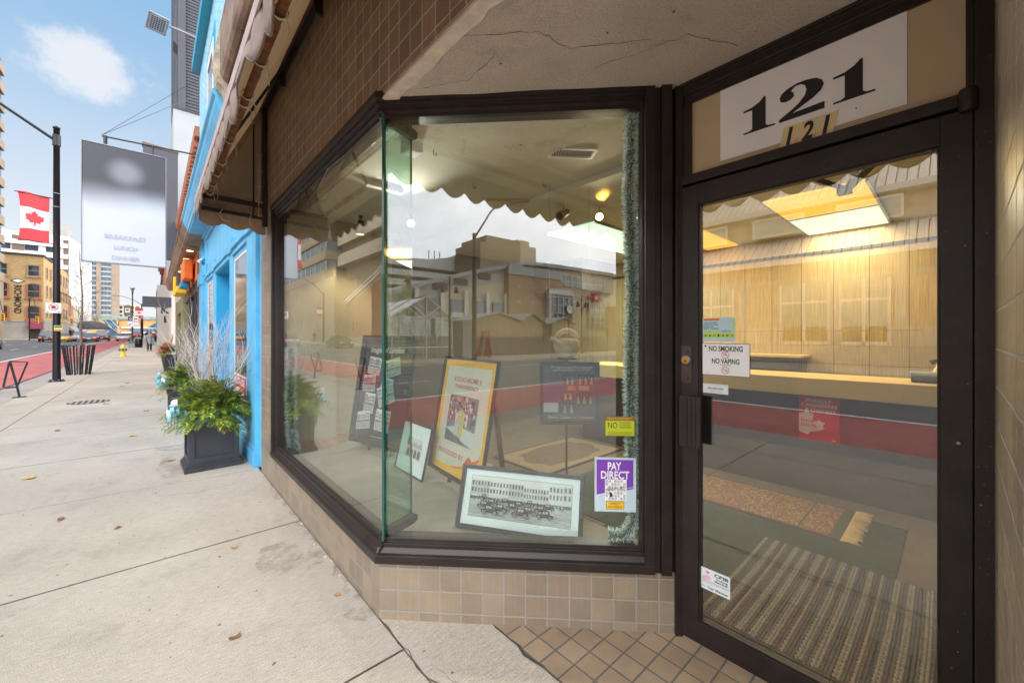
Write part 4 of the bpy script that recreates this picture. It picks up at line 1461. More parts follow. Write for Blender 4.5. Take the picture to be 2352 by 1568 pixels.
def d_bw(b, x, z, w, h, y):
    b.use('mat_white').rect(x, z, x + w, z + h, y)
    m = 0.045
    b.use('ink').rect(x + m - .002, z + m * 1.1 - .002, x + w - m + .002, z + h - m * .8 + .002, y - .0003)
    street_photo(b, x + m, z + m * 1.1, w - 2 * m, h - 1.9 * m, y - .0006, 11, (1, 1, .98), cars=14)


def d_kod(b, x, z, w, h, y):
    cream = (0.66, 0.62, 0.50)
    if 'cream' not in M:
        M['cream'] = mat('cream_card', cream, 0.5, var=0.02)
        M['kyellow'] = mat('golden_yellow_card', (0.86, 0.46, 0.01), 0.5, var=0.03)
        M['kred'] = mat('orange_red_print', (0.78, 0.13, 0.03), 0.5, var=0)
        M['lettering_red'] = mat('faded_red_letter', (0.60, 0.07, 0.08), 0.5, var=0)
    b.use('kyellow').rect(x, z, x + w, z + h, y)
    m = .052
    X0, Z0, X1, Z1 = x + m, z + m, x + w - m, z + h - m
    b.use('cream').rect(X0, Z0, X1, Z1, y - .0004)
    W, H = X1 - X0, Z1 - Z0
    b.use('lettering_red').text('KODACHROME II', X0 + W * .50, Z1 - H * .155, .036, y - .0008, w=W * .62, bold=.022)
    b.text('TRANSPARENCY', X0 + W * .50, Z1 - H * .225, .030, y - .0008, w=W * .54, bold=.022)
    b.text('PROCESSED BY', X0 + W * .36, Z0 + H * .10, .034, y - .0008, w=W * .60, bold=.022)
    # curling corner
    b.use('kyellow').poly([(X1, Z0), (X1, Z0 + H * .20), (X1 - W * .05, Z0 + H * .13), (X1 - W * .14, Z0 + H * .085), (X1 - W * .32, Z0 + H * .06), (X1 - W * .52, Z0)][::-1], y - .0009)
    b.use('kred').poly([(X1 - W * .34, Z0 + H * .06), (X1 - W * .22, Z0 + H * .17), (X1 - W * .15, Z0 + H * .125), (X1 - W * .02, Z0 + H * .18), (X1, Z0 + H * .24), (X1 - W * .01, Z0 + H * .17), (X1 - W * .08, Z0 + H * .10), (X1 - W * .20, Z0 + H * .06)][::-1], y - .0012)
    b.poly([(X1 - W * .62, Z0), (X1 - W * .40, Z0 + H * .035), (X1 - W * .22, Z0 + H * .05), (X1 - W * .40, Z0 + H * .02), (X1 - W * .52, Z0)], y - .0012)
    # colour photograph
    px, pz, pw, ph = X0 + W * .16, Z0 + H * .235, W * .66, H * .47
    b.use(grey(.22, (.9, .95, 1.1))).rect(px, pz, px + pw, pz + ph, y - .0008)
    b.use(grey(.62, (.98, 1, 1.0))).poly([(px, pz + ph * .26), (px + pw * .5, pz + ph * .10), (px + pw, pz + ph * .0), (px + pw, pz + ph * .32), (px + pw * .4, pz + ph * .36)], y - .0011)
    b.use(grey(.12, (.9, 1, 1.2))).poly([(px, pz), (px + pw * .7, pz), (px + pw * .5, pz + ph * .14), (px, pz + ph * .24)], y - .0012)
    r = random.Random(4)
    for i in range(110):
        a, c = r.random(), r.uniform(.48, 1)
        ww, hh = r.uniform(.03, .13), r.uniform(.02, .09)
        kk = r.choice([(.05, .05, .06), (.4, .4, .42), (.6, .6, .58), (.10, .10, .10), (.30, .12, .08), (.12, .2, .3), (.55, .3, .1), (.7, .68, .6)])
        b.use(grey(1.0, kk)).rect(px + a * pw * .88, pz + c * ph * .92, px + min(a * .88 + ww, 1) * pw, pz + min(c * .92 + hh, 1) * ph, y - .0012 - .00002 * i)
    # standing figures as painted shapes
    for cx, hgt, c1 in ((.36, .66, (.66, .62, .5)), (.47, .74, (.55, .56, .5)), (.56, .70, (.82, .60, .05)), (.76, .50, (.45, .12, .08)), (.86, .52, (.08, .1, .16)), (.70, .44, (.7, .7, .72))):
        bx, bz = px + cx * pw, pz + ph * (.12 if cx < .6 else .36)
        hh = ph * hgt * (.92 if cx < .6 else .75)
        s = hh / 7.5
        b.use(grey(1.0, c1)).poly([(bx - s * .75, bz + s * .5), (bx + s * .75, bz + s * .4), (bx + s * .8, bz + s * 4), (bx + s * .9, bz + s * 6), (bx + s * .3, bz + s * 6.4), (bx - s * .3, bz + s * 6.4), (bx - s * .9, bz + s * 6), (bx - s * .7, bz + s * 4)], y - .004)
        b.use(grey(1.0, (.45, .28, .2))).disc(bx, bz + s * 6.95, s * .45, y - .0042, 10, s * .6)
        b.use(grey(1.0, (.06, .04, .03))).disc(bx, bz + s * 7.25, s * .46, y - .0044, 10, s * .38)
        b.use(grey(1.0, (.45, .28, .2))).poly([(bx + s * .6, bz + s * 3.4), (bx + s * .85, bz + s * 3.4), (bx + s * 1.05, bz + s * 5.8), (bx + s * .75, bz + s * 5.8)], y - .0042)
        b.poly([(bx - s * .3, bz), (bx - s * .1, bz), (bx - s * .1, bz + s * .6), (bx - s * .3, bz + s * .6)], y - .0042)
        b.poly([(bx + s * .1, bz), (bx + s * .3, bz), (bx + s * .3, bz + s * .6), (bx + s * .1, bz + s * .6)], y - .0042)
        b.use(grey(1.0, (.30, .22, .04))).poly([(bx - s * .05, bz + s * .5), (bx + s * .12, bz + s * .5), (bx + s * .2, bz + s * 5), (bx + s * .05, bz + s * 5)], y - .0043)
    b.use(grey(.3)).text("Summer parade in the 70's", px + pw * .2, pz - H * .03, .0075, y - .0008, w=pw * .36)
    b.text('Richard Schubert', px + pw * .86, pz - H * .03, .0075, y - .0008, w=pw * .26)


def d_img(b, x, z, w, h, y):
    b.use(grey(.045, (1, 1, 1.05))).rect(x, z, x + w, z + h, y)
    b.use('paper').text('Images of London', x + w * .48, z + h * .875, .060, y - .0006, w=w * .74, shear=.35, bold=.01)
    r = random.Random(9)
    spots = [(.10, .66, .27, .17, .10), (.54, .62, .30, .17, -.25), (.05, .47, .26, .16, -.05), (.44, .50, .24, .13, .16), (.12, .26, .22, .19, .05), (.47, .32, .33, .19, -.35), (.02, .07, .30, .17, -.18), (.42, .10, .30, .20, .05)]
    T0 = b.T.copy()
    for i, (a, c, ww, hh, rot) in enumerate(spots):
        b.T = T0 @ Matrix.Translation((x + a * w, 0, z + c * h)) @ Matrix.Rotation(rot, 4, 'Y')
        b.use('paper').rect(-.004, -.004, ww * w + .004, hh * h + .004, y - .0006 - .0002 * i)
        tint = (1, 1, 1) if i != 2 else (1.0, .62, .62)
        street_photo(b, 0, 0, ww * w, hh * h, y - .0010 - .0002 * i, i + 20, tint, cars=2)
        b.T = T0
    b.use('paper').text('London, Ontario', x + w * .5, z + h * .02, .012, y - .0006, w=w * .3, shear=.2)


def d_small(b, x, z, w, h, y):
    b.use('mat_white').rect(x, z, x + w, z + h, y)
    m = w * .24
    X, Z, W, H = x + m * 1.1, z + h * .30, w - m * 1.9, h * .42
    b.use(grey(.62)).rect(X, Z, X + W, Z + H, y - .0004)
    b.use(grey(.30)).rect(X, Z + H * .58, X + W, Z + H * .66, y - .0007)
    b.use(grey(.52)).rect(X, Z, X + W, Z + H * .56, y - .0006)
    b.use(grey(.08)).rect(X, Z + H * .60, X + W * .25, Z + H, y - .0007)
    for i in range(4):
        cx = X + W * (.14 + .24 * i)
        b.use(grey(.25)).disc(cx, Z + H * .33, W * .10, y - .0008, 14)
        b.rect(cx - W * .10, Z + H * .06, cx + W * .10, Z + H * .33, y - .0008)
        b.use(grey(.03)).disc(cx, Z + H * .32, W * .065, y - .0010, 14)
        b.rect(cx - W * .065, Z + H * .07, cx + W * .065, Z + H * .32, y - .0010)
        b.use(grey(.55)).rect(cx - W * .006, Z + H * .07, cx + W * .006, Z + H * .40, y - .0012)
    for i in range(9):
        b.use(grey(.08)).rect(X + W * i / 9, Z + H * .68, X + W * (i + .5) / 9, Z + H * (.72 + .04 * (i % 3)), y - .0008)
    b.use(grey(.4)).text('J. Hall', x + w * .62, z + h * .22, .010, y - .0006, w=w * .16, shear=.4)


def d_sch(b, x, z, w, h, y):
    b.use(grey(.09, (.95, .95, 1.3))).rect(x, z, x + w, z + h, y)
    gold = (.62, .52, .30)
    b.use(grey(1.0, gold)).text('Professional Photograph', x + w * .55, z + h * .945, .019, y - .0006, w=w * .78, bold=.0)
    b.text('and Restorations since 1967', x + w * .55, z + h * .90, .015, y - .0006, w=w * .72)
    b.text('Bistro Colour by Schubert', x + w * .52, z + h * .035, .024, y - .0006, w=w * .86, bold=.02)
    r = random.Random(2)
    cells = [(.38, .64, .26, .20, (.5, .34, .12)), (.66, .64, .30, .20, (.62, .28, .10)), (.46, .54, .16, .09, (.6, .26, .08)), (.66, .54, .22, .09, (.55, .32, .14)), (.34, .37, .26, .16, (.52, .50, .25)), (.62, .29, .32, .22, (.52, .50, .22)), (.30, .13, .34, .20, (.45, .46, .28)), (.0, .15, .28, .17, (.62, .60, .58))]
    for i, (a, c, ww, hh, k) in enumerate(cells):
        X, Z, W, H = x + a * w, z + c * h, ww * w, hh * h
        b.use(grey(1.0, (.05, .04, .035) if i != 7 else k)).rect(X, Z, X + W, Z + H, y - .0005)
        if i in (2, 3):
            b.use(grey(1.0, k)).rect(X + W * .03, Z + H * .05, X + W * .97, Z + H * .95, y - .0008)
            continue
        for q in range(5 if i < 7 else 1):
            cx = X + W * (.14 + .18 * q) if i < 7 else X + W * .7
            hq = H * (.78 + .1 * (q % 2)) if i < 7 else H * .3
            kk = k if (q + i) % 2 else (.04, .035, .04)
            b.use(grey(1.0, kk)).poly([(cx - W * .10, Z + H * .04), (cx + W * .10, Z + H * .04), (cx + W * .035, Z + hq * .80), (cx - W * .035, Z + hq * .80)], y - .0008)
            b.use(grey(1.0, (.6, .42, .3))).disc(cx, Z + hq * .88, W * .032, y - .0009, 8)


def easel(name, label, x, y, yaw, h=1.35, base=0.30, sp=.17, wd='wood'):
    """wooden display easel; the picture rests on its pegs"""
    t = empty(name, (x, y, base), label, 'easel')
    T = Matrix.Translation((x, y, base)) @ Matrix.Rotation(yaw, 4, 'Z')
    for s in (-1, 1):
        b = MB(wd, T=T)
        b.hexa([(s * sp - .012, -.02, 0), (s * sp + .012, -.02, 0), (s * sp + .012, .01, 0), (s * sp - .012, .01, 0),
                (s * .03 - .012, .22, h), (s * .03 + .012, .22, h), (s * .03 + .012, .25, h), (s * .03 - .012, .25, h)])
        b.build('leg', t, bevel=.003)
    b = MB(wd, T=T)
    b.hexa([(-.02, .40, 0), (.02, .40, 0), (.02, .43, 0), (-.02, .43, 0), (-.02, .23, h * .97), (.02, .23, h * .97), (.02, .26, h * .97), (-.02, .26, h * .97)])
    b.build('rear_leg', t, bevel=.003)
    b = MB(wd, T=T)
    b.box(-.25, .25, -.045, .02, .055, .085)
    b.build('ledge', t, bevel=.003)
    b = MB(wd, T=T)
    b.box(-.16, .16, .04, .065, .36, .39)
    b.build('crossbar', t, bevel=.003)
    b = MB('brass', T=T)
    b.tube([(-.20, -.02, .09), (-.20, -.10, .095)], .006, 8)
    b.build('peg', t)
    b = MB('brass', T=T)
    b.tube([(.20, -.02, .09), (.20, -.10, .095)], .006, 8)
    b.build('peg', t)
    return t


def displays():
    picture('framed_photograph', 'wide black and white photograph of parked vintage cars, leaning near the window corner',
            1.391, 2.054, .302, -1.032, .36, .77, .367, .024, d_bw, .03)
    picture('framed_poster', 'golden yellow bordered KODACHROME II poster in a black frame on an easel',
            1.741, 2.959, .388, -1.655, .178, .80, .925, .022, d_kod, .03)
    picture('framed_collage', 'dark framed collage headed Images of London with eight tilted photographs',
            1.542, 4.222, .388, -1.312, .166, .799, 1.102, .055, d_img, .04)
    picture('framed_photograph', 'small framed photograph of an arched stone facade between the poster and the collage',
            1.617, 3.344, .304, -1.593, .23, .50, .424, .012, d_small, .02)
    o, T = picture('framed_poster', 'dark blue framed portrait poster reading Colour by Schubert behind the patterned rug',
                   2.368, 2.285, .75, -.765, .066, .491, .51, .030, d_sch, .03)
    # board in a landscape frame needs a stand behind it
    easel('easel', 'brown wooden easel holding the golden yellow poster', 1.741 - .034 + .055, 2.959 - .40 - .005, -1.655, 1.22)
    easel('easel', 'brown wooden easel under the dark Images of London collage', 1.642 + .055, 4.222 - .385 + .02, -1.312, 1.30)
    for u in (.08, .41):
        w = MB('steel')
        p_ = T @ Vector((u, -.004, .495))
        w.tube([tuple(p_), (p_.x, p_.y, 2.742)], .0012, 4)
        w.build('hanging_wire', o)
    # tapering ceramic jug on a plant stand behind the blue poster
    b = MB(mat('glazed_ceramic', (0.55, 0.46, 0.33), 0.75, var=0.25, vscale=9))
    c = (2.63, 2.22, 1.285)
    b.lathe([(0.0, 0.0), (.058, 0.0), (.072, .012), (.098, .05), (.112, .10), (.108, .145), (.085, .168), (.070, .172), (.062, .160), (.0, .155)], 28, c)
    arc = []
    for i in range(13):
        t = PI * i / 12
        arc.append((c[0] + .085 * math.cos(t) * .74, c[1] - .085 * math.cos(t) * .67, c[2] + .160 + .075 * math.sin(t)))
    b.tube(arc, [.026 - .004 * math.sin(PI * i / 12) for i in range(13)], 10)
    b.tube([(c[0] - .09, c[1] - .03, c[2] + .11), (c[0] - .14, c[1] + .01, c[2] + .15), (c[0] - .16, c[1] + .04, c[2] + .17)], [.03, .02, .016], 10)
    tag(b.build('ceramic_jug'), 'squat beige ceramic jug with looped handle above the Schubert poster', 'jug')
    st = empty('pedestal', (2.63, 2.22, 0.02), 'slim black pedestal carrying the ceramic jug', 'pedestal')
    b = MB('black')
    b.lathe([(.09, 1.255), (.09, 1.265)], 20, (2.63, 2.22, .02))
    b.build('top', st)
    b = MB('black')
    b.lathe([(.14, 0), (.14, .012), (.010, .03), (.008, 1.255)], 16, (2.63, 2.22, .02))
    b.build('stem', st)


displays()


# ================================================================= RUGS
def rugmat(name, c1, c2, c3, sc1, vec='UV'):
    m = bpy.data.materials.new(name)
    m.use_nodes = True
    t = m.node_tree
    p = t.nodes['Principled BSDF']
    p.inputs['Roughness'].default_value = 1.0
    p.inputs['Specular IOR Level'].default_value = 0.1
    uv = t.nodes.new('ShaderNodeUVMap')
    v = t.nodes.new('ShaderNodeTexVoronoi')
    v.feature = 'SMOOTH_F1'
    v.inputs['Scale'].default_value = sc1
    t.links.new(uv.outputs[0], v.inputs['Vector'])
    n = noise_out(t, uv.outputs[0], sc1 * 1.7, 3, .7)
    c = mixc(t, ramp(t, v.outputs['Distance'], [(.28, 0), (.34, 1)]), c1, c2)
    c = mixc(t, ramp(t, n, [(.52, 0), (.56, 1)], 'LINEAR'), c, c3)
    t.links.new(c, p.inputs['Base Color'])
    b = t.nodes.new('ShaderNodeBump')
    b.inputs['Distance'].default_value = .003
    t.links.new(noise_out(t, uv.outputs[0], 300, 2), b.inputs['Height'])
    t.links.new(b.outputs[0], p.inputs['Normal'])
    return m


def rugs():
    M['rug_field'] = rugmat('dark_rug_field', (.05, .045, .05), (.20, .13, .07), (.10, .05, .04), 75)
    M['rug_border'] = rugmat('rust_rug_border', (.26, .13, .07), (.36, .24, .13), (.14, .09, .05), 85)
    M['rug_edge'] = mat('dark_rug_edge', (.04, .02, .02), 1.0, var=.2)
    b = MB('rug_edge', 'rug_border', 'rug_field')
    x0, x1, y0, y1, z = 3.02, 4.47, 2.82, 3.69, .022
    b.box(x0, x1, y0, y1, z, z + .010)
    b.use('rug_border').quad((x0 + .03, y0 + .03, z + .0115), (x1 - .03, y0 + .03, z + .0115), (x1 - .03, y1 - .03, z + .0115), (x0 + .03, y1 - .03, z + .0115))
    b.use('rug_field')
    pts = []
    cx, cy, a, c = (x0 + x1) / 2, (y0 + y1) / 2, (x1 - x0) * .37, (y1 - y0) * .35
    for i in range(48):
        t = 2 * PI * i / 48
        k = 1 + .06 * math.cos(8 * t)
        pts.append((cx + a * k * math.copysign(abs(math.cos(t)) ** .62, math.cos(t)), cy + c * k * math.copysign(abs(math.sin(t)) ** .62, math.sin(t)), z + .013))
    b.raw(pts, [tuple(range(48))])
    tag(b.build('rug'), 'dark floral medallion rug with rust coloured border behind the show window', 'rug')
    # green runner carpet
    b = MB('carpet_green')
    b.box(2.10, 4.19, .232, 1.80, .021, .026)
    b.box(2.61, 4.19, 1.80, 2.62, .021, .026)
    tag(b.build('green_mat'), 'large dark green floor mat covering the floor behind the door', 'mat')
    # patterned runner with fringe
    M['run_field'] = rugmat('gold_wine_runner', (.42, .30, .12), (.20, .07, .06), (.30, .24, .10), 48)
    M['run_wine'] = mat('wine_band', (.13, .04, .04), 1.0, var=.2)
    M['run_green'] = mat('dark_green_band', (.05, .075, .045), 1.0, var=.2)
    M['fringe'] = mat('gold_fringe', (.60, .42, .20), 1.0, var=.2)
    r = empty('runner_rug', (3.95, 1.2, .027), 'narrow gold and wine floral runner with a fringed end inside the door', 'rug')
    b = MB('run_wine', 'run_field', 'run_green')
    y0, y1, x0, x1 = .535, 2.6, 3.60, 4.30
    b.box(x0, x1, y0, y1, .027, .034)
    b.use('run_field').quad((x0 + .03, y0 + .07, .0355), (x1 - .03, y0 + .07, .0355), (x1 - .03, y1, .0355), (x0 + .03, y1, .0355))
    b.use('run_green').quad((x0 + .03, y0 + .015, .0355), (x1 - .03, y0 + .015, .0355), (x1 - .03, y0 + .06, .0355), (x0 + .03, y0 + .06, .0355))
    b.quad((x0 + .03, y0 + .25, .0365), (x1 - .03, y0 + .25, .0365), (x1 - .03, y0 + .262, .0365), (x0 + .03, y0 + .262, .0365))
    b.build('pile', r)
    b = MB('fringe')
    random.seed(8)
    for i in range(110):
        x = x0 + (x1 - x0) * i / 109
        L = random.uniform(.07, .11)
        dx = random.uniform(-.012, .012)
        b.tube([(x, y0 + .002, .031), (x + dx * .5, y0 - L * .5, .036), (x + dx, y0 - L, .030)], .0042, 4)
    b.build('fringe', r)
    # striped door mat: braided cords
    M['s_beige'] = mat('cord_beige', (.25, .215, .165), 1.0, var=.3, vscale=60)
    M['s_grey'] = mat('cord_grey', (.095, .09, .085), 1.0, var=.3, vscale=60)
    M['s_brown'] = mat('cord_brown', (.14, .10, .07), 1.0, var=.3, vscale=60)
    M['s_red'] = mat('cord_red', (.13, .05, .045), 1.0, var=.3, vscale=60)
    b = MB('s_beige')
    b.use('s_brown').box(2.12, 3.26, -.35, .905, .027, .033)
    y = -.345
    seq = ['s_beige', 's_beige', 's_brown', 's_grey', 's_beige', 's_beige', 's_grey', 's_grey', 's_brown', 's_beige', 's_red', 's_grey', 's_beige', 's_beige', 's_brown', 's_grey', 's_grey']
    k = 0
    random.seed(12)
    while y < .90:
        c = seq[k % len(seq)]
        b.use(c)
        n = 70
        rr = .0085 if c == 's_beige' else .0065
        path, rad = [], []
        for i in range(n):
            x = 2.13 + (3.25 - 2.13) * i / (n - 1)
            path.append((x, y + .004 * math.sin(x * 4 + .3) + (.0022 if i % 2 else -.0022), .033 + (.003 if (i + k) % 2 else .0)))
            rad.append(rr * (1.25 if i % 2 else .75))
        b.tube(path, rad, 5, cap=False)
        y += .0145
        k += 1
    tag(b.build('striped_mat'), 'beige, grey and brown striped braided mat just inside the door', 'mat')


rugs()


# ================================================================= SHOP INTERIOR
def interior():
    # grooved wood panelling on the back wall
    M['panelling'] = brickmat('wood_panelling', (.46, .33, .16), (.40, .285, .135), (.10, .07, .04), .31, 9.0, .003, 0, .5, .08, .001, streak=.28)
    b = MB('panelling')
    b.box(5.855, 5.88, -.32, 4.98, .02, 2.70)
    b.build('panelling', shop)
    b = MB('darkwood')
    b.box(5.835, 5.855, -.32, 4.98, 2.44, 2.475)
    b.build('wall_rail', shop)
    c = empty('counter', (4.8, 1.2, .02), 'long yellow topped shop counter with a dark brown front', 'counter')
    b = MB('counter')
    b.box(4.50, 5.15, -.31, 3.6, 1.065, 1.085)
    b.box(4.485, 4.52, -.31, 3.6, .925, 1.087)
    b.build('top', c, bevel=.003)
    b = MB('darkwood')
    b.box(4.56, 5.10, -.31, 3.55, .02, 1.062)
    b.build('front', c)
    # shelf on wall
    b = MB('counter', 'darkwood')
    b.box(5.45, 5.85, 1.15, 3.0, 1.225, 1.25)
    b.use('darkwood').box(5.50, 5.84, 1.25, 3.0, 1.02, 1.222)
    b.box(5.50, 5.84, 1.3, 1.4, .02, 1.02)
    b.box(5.50, 5.84, 2.8, 2.9, .02, 1.02)
    tag(b.build('wall_bench'), 'yellow topped bench against the panelled back wall', 'bench')
    # poster on counter front
    pr = mat('red_poster', (.62, .03, .06), .5, var=.05)
    T = frame((4.556, .983, 0), (0, -1))
    b = MB(pr, 'paper', 'redink', 'yellow', T=T)
    b.box(0, .298, -.004, 0, .505, .905)
    b.use('paper').text('PROUDLY', .150, .862, .026, -.005, w=.19, bold=.03)
    b.text('CANADIAN', .148, .818, .028, -.005, w=.262, bold=.03)
    b.text('OWNED.', .185, .770, .028, -.005, w=.19, bold=.03)
    b.poly([(.0, .68), (.0, .745), (.04, .76), (.06, .81), (.085, .755), (.115, .75), (.105, .70), (.145, .685), (.15, .71), (.165, .688), (.200, .680), (.182, .65), (.196, .625), (.15, .60), (.09, .585), (.07, .555), (.0, .58)][::-1], -.005)
    b.use('redink').text('SHOP', .070, .672, .026, -.006, w=.11, bold=.03)
    b.text('LOCAL', .078, .632, .026, -.006, w=.125, bold=.03)
    b.use('yellow').rect(.245, .520, .275, .532, -.005)
    tag(b.build('shop_local_poster'), 'red PROUDLY CANADIAN OWNED poster with a white maple leaf on the counter front', 'poster')
    # card terminal and cash tray
    b = MB('black', 'steel')
    b.box(4.72, 5.02, -.16, .24, 1.086, 1.15)
    b.use('steel').box(4.70, 5.04, -.18, .26, 1.150, 1.168)
    tag(b.build('cash_drawer', bevel=.006), 'low grey and black cash drawer on the yellow counter', 'cash drawer')
    t = empty('telephone', (4.9, .02, 1.168), 'cream desk telephone with a black handset on the cash drawer', 'telephone')
    b = MB(mat('cream_plastic', (.62, .50, .30), .4, var=.03))
    b.hexa([(4.78, -.10, 1.169), (4.98, -.10, 1.169), (4.98, .12, 1.169), (4.78, .12, 1.169), (4.82, -.08, 1.215), (4.98, -.08, 1.235), (4.98, .10, 1.235), (4.82, .10, 1.215)])
    b.build('body', t, bevel=.008)
    b = MB('black')
    b.tube([(4.93, -.11, 1.245), (4.93, -.08, 1.262), (4.93, .10, 1.262), (4.93, .13, 1.245)], [.024, .016, .016, .024], 10)
    b.build('handset', t)
    # ceiling light panels with real lamps under them
    lp = empty('ceiling_light', (5.1, .8, 2.69), 'ceiling light panel, one half glowing amber and the other half pale green white', 'ceiling light')
    b = MB('panel_amber')
    b.box(4.12, 4.935, .46, 1.16, 2.678, 2.694)
    b.build('amber_diffuser', lp)
    b = MB('panel_white')
    b.box(4.96, 6.0 - .16, .46, 1.16, 2.678, 2.694)
    b.build('white_diffuser', lp)
    b = MB('steel')
    b.box(4.10, 5.86, .44, .46, 2.672, 2.698)
    b.box(4.10, 5.86, 1.16, 1.18, 2.672, 2.698)
    b.box(4.935, 4.96, .46, 1.16, 2.672, 2.698)
    b.build('frame', lp)
    lp2 = empty('ceiling_light', (4.3, 3.0, 2.69), 'pale green white ceiling light panel glowing behind the three track spotlights', 'ceiling light')
    b = MB('panel_white')
    b.box(3.50, 5.2, 2.55, 3.25, 2.678, 2.694)
    b.build('white_diffuser', lp2)
    b = MB('steel')
    b.box(3.48, 5.22, 2.53, 2.55, 2.672, 2.698)
    b.box(3.48, 5.22, 3.25, 3.27, 2.672, 2.698)
    b.build('frame', lp2)

    def area(loc, sx, sy, e, c, par, rot=(0, 0, 0)):
        l = bpy.data.lights.new('tube_light', 'AREA')
        l.shape = 'RECTANGLE'
        l.size, l.size_y, l.energy, l.color = sx, sy, e, c
        o = bpy.data.objects.new('tube_light', l)
        col.objects.link(o)
        o.location = loc
        o.rotation_euler = rot
        o.parent = par
        o.matrix_parent_inverse = par.matrix_basis.inverted()

    area((4.5, .81, 2.66), .7, .6, 14, (1, .62, .22), lp)
    area((5.4, .81, 2.66), .8, .6, 28, (1.0, .93, .74), lp)
    area((4.35, 2.9, 2.66), 1.5, .6, 85, (.9, 1.0, .88), lp2)
    # amber panel further in, mostly hidden
    lp3 = empty('ceiling_light', (5.2, 2.3, 2.69), 'amber ceiling light panel glimpsed at the left edge of the door glass', 'ceiling light')
    b = MB('panel_amber')
    b.box(4.4, 5.8, 1.93, 2.32, 2.678, 2.694)
    b.build('amber_diffuser', lp3)
    area((5.1, 2.1, 2.66), 1.2, .35, 8, (1, .55, .15), lp3)
    # track with spots
    tr = MB(mat('cream_track', (.50, .36, .24), .6, var=.05))
    d = Vector((3.401 - 2.394, 2.067 - 2.844, 0)).normalized()
    p0 = Vector((2.30, 2.90, 2.738))
    p1 = Vector((3.45, 2.03, 2.738))
    T = frame((p0.x, p0.y, 0), (d.x, d.y))
    tr.T = T
    tr.box(0, (p1 - p0).length, -.017, .017, 2.722, 2.744)
    L = (p1 - p0).length
    trk = tr.build('lighting_track')
    tag(trk, 'cream lighting track fixed under the display ceiling', 'lighting track')
    # lowered bulkhead the track runs on
    M['tan_spot'] = mat('tan_spot_metal', (.42, .27, .14), .4, .2, var=.1)

    def spot(label, pos, aim, m, lit, warm=False, zc=2.72, e=60):
        t = empty('track_spotlight', pos, label, 'spotlight')
        P = Vector(pos)
        A = Vector(aim).normalized()
        b = MB(m)
        b.box(P.x - .016, P.x + .016, P.y - .016, P.y + .016, P.z + .095, P.z + .12)
        b.tube([(P.x, P.y, P.z + .10), (P.x, P.y, P.z + .035)], .006, 6)
        b.build('stem', t)
        b = MB(m)
        pa = [P - A * .075, P - A * .07, P - A * .0, P + A * .03, P + A * .07, P + A * .072]
        b.tube([tuple(p) for p in pa], [.022, .031, .031, .044, .046, .040], 20)
        b.build('housing', t)
        b = MB('bulb' if not warm else 'bulb_warm') if lit else MB('black')
        b.tube([tuple(P + A * .062), tuple(P + A * .0745)], [.037, .036], 20)
        b.build('bulb', t)
        if lit:
            l = bpy.data.lights.new('spot_beam', 'SPOT')
            l.energy = e
            l.spot_size = R(95)
            l.spot_blend = .6
            l.shadow_soft_size = .035
            l.color = (1, .80, .52) if warm else (1, .95, .82)
            o = bpy.data.objects.new('spot_beam', l)
            col.objects.link(o)
            o.location = P + A * .09
            o.rotation_euler = (-A).to_track_quat('Z', 'Y').to_euler()
            o.parent = t
            o.matrix_parent_inverse = t.matrix_basis.inverted()

    def tp(k):
        q = p0 + d * L * k
        return (q.x, q.y, 2.62)
    spot('tan track spotlight turned left and unlit, first of the three on the track', tp(.50), (-.9, -.1, -.45), 'tan_spot', False)
    spot('brightly lit round spotlight facing the street, middle of the three on the track', tp(.74), (-.74, -.50, -.50), 'tan_spot', True, True, e=75)
    q_ = p0 + d * L * .74
    ul = bpy.data.lights.new('lamp_spill', 'SPOT')
    ul.energy, ul.spot_size, ul.spot_blend, ul.shadow_soft_size, ul.color = 45, R(30), 1.0, .02, (1, .50, .08)
    uo = bpy.data.objects.new('lamp_spill', ul)
    col.objects.link(uo)
    uo.location = (q_.x - .07, q_.y - .06, 2.625)
    uo.rotation_euler = Vector((.72, .62, -.42)).to_track_quat('Z', 'Y').to_euler()
    spot('black track spotlight turned right beside the green tinsel garland', tp(.95), (.25, -.9, -.25), 'black', True, e=60)
    spot('black spotlight hanging in the street window above the easel collage', (1.60, 4.12, 2.60), (-.02, .10, -1), 'black', True, True, e=60)
    spot('lit white spotlight seen behind the green glass stiffener', (1.92, 3.62, 2.60), (-.55, -.75, -.3), 'steel', True, e=130)
    # ceiling register
    v = empty('air_vent', (2.16, 1.77, 2.74), 'white slotted air vent in the display ceiling', 'vent')
    T = frame((2.16, 1.77, 0), (d.x, d.y))
    b = MB('white', T=T)
    for (a, c, e_, f) in ((-.16, .16, -.075, -.055), (-.16, .16, .055, .075), (-.16, -.14, -.055, .055), (.14, .16, -.055, .055)):
        b.box(a, c, e_, f, 2.733, 2.744)
    b.build('frame', v, bevel=.001)
    b = MB('white', 'black', T=T)
    for i in range(16):
        x = -.13 + .26 * i / 15
        b.hexa([(x - .004, -.055, 2.735), (x - .002, -.055, 2.735), (x - .002, .055, 2.735), (x - .004, .055, 2.735), (x + .002, -.055, 2.744), (x + .004, -.055, 2.744), (x + .004, .055, 2.744), (x + .002, .055, 2.744)])
    b.use('black').quad((-.14, -.055, 2.7435), (.14, -.055, 2.7435), (.14, .055, 2.7435), (-.14, .055, 2.7435))
    b.build('slats', v)
    # hooks
    hooks = [(995, 352, 'nearest the green glass stiffener'), (1210, 371, 'left of the air vent'), (1087, 430, 'left above the lighting track'), (1247, 425, 'right above the lighting track'), (1138, 296, 'bent short, nearest the window head')]
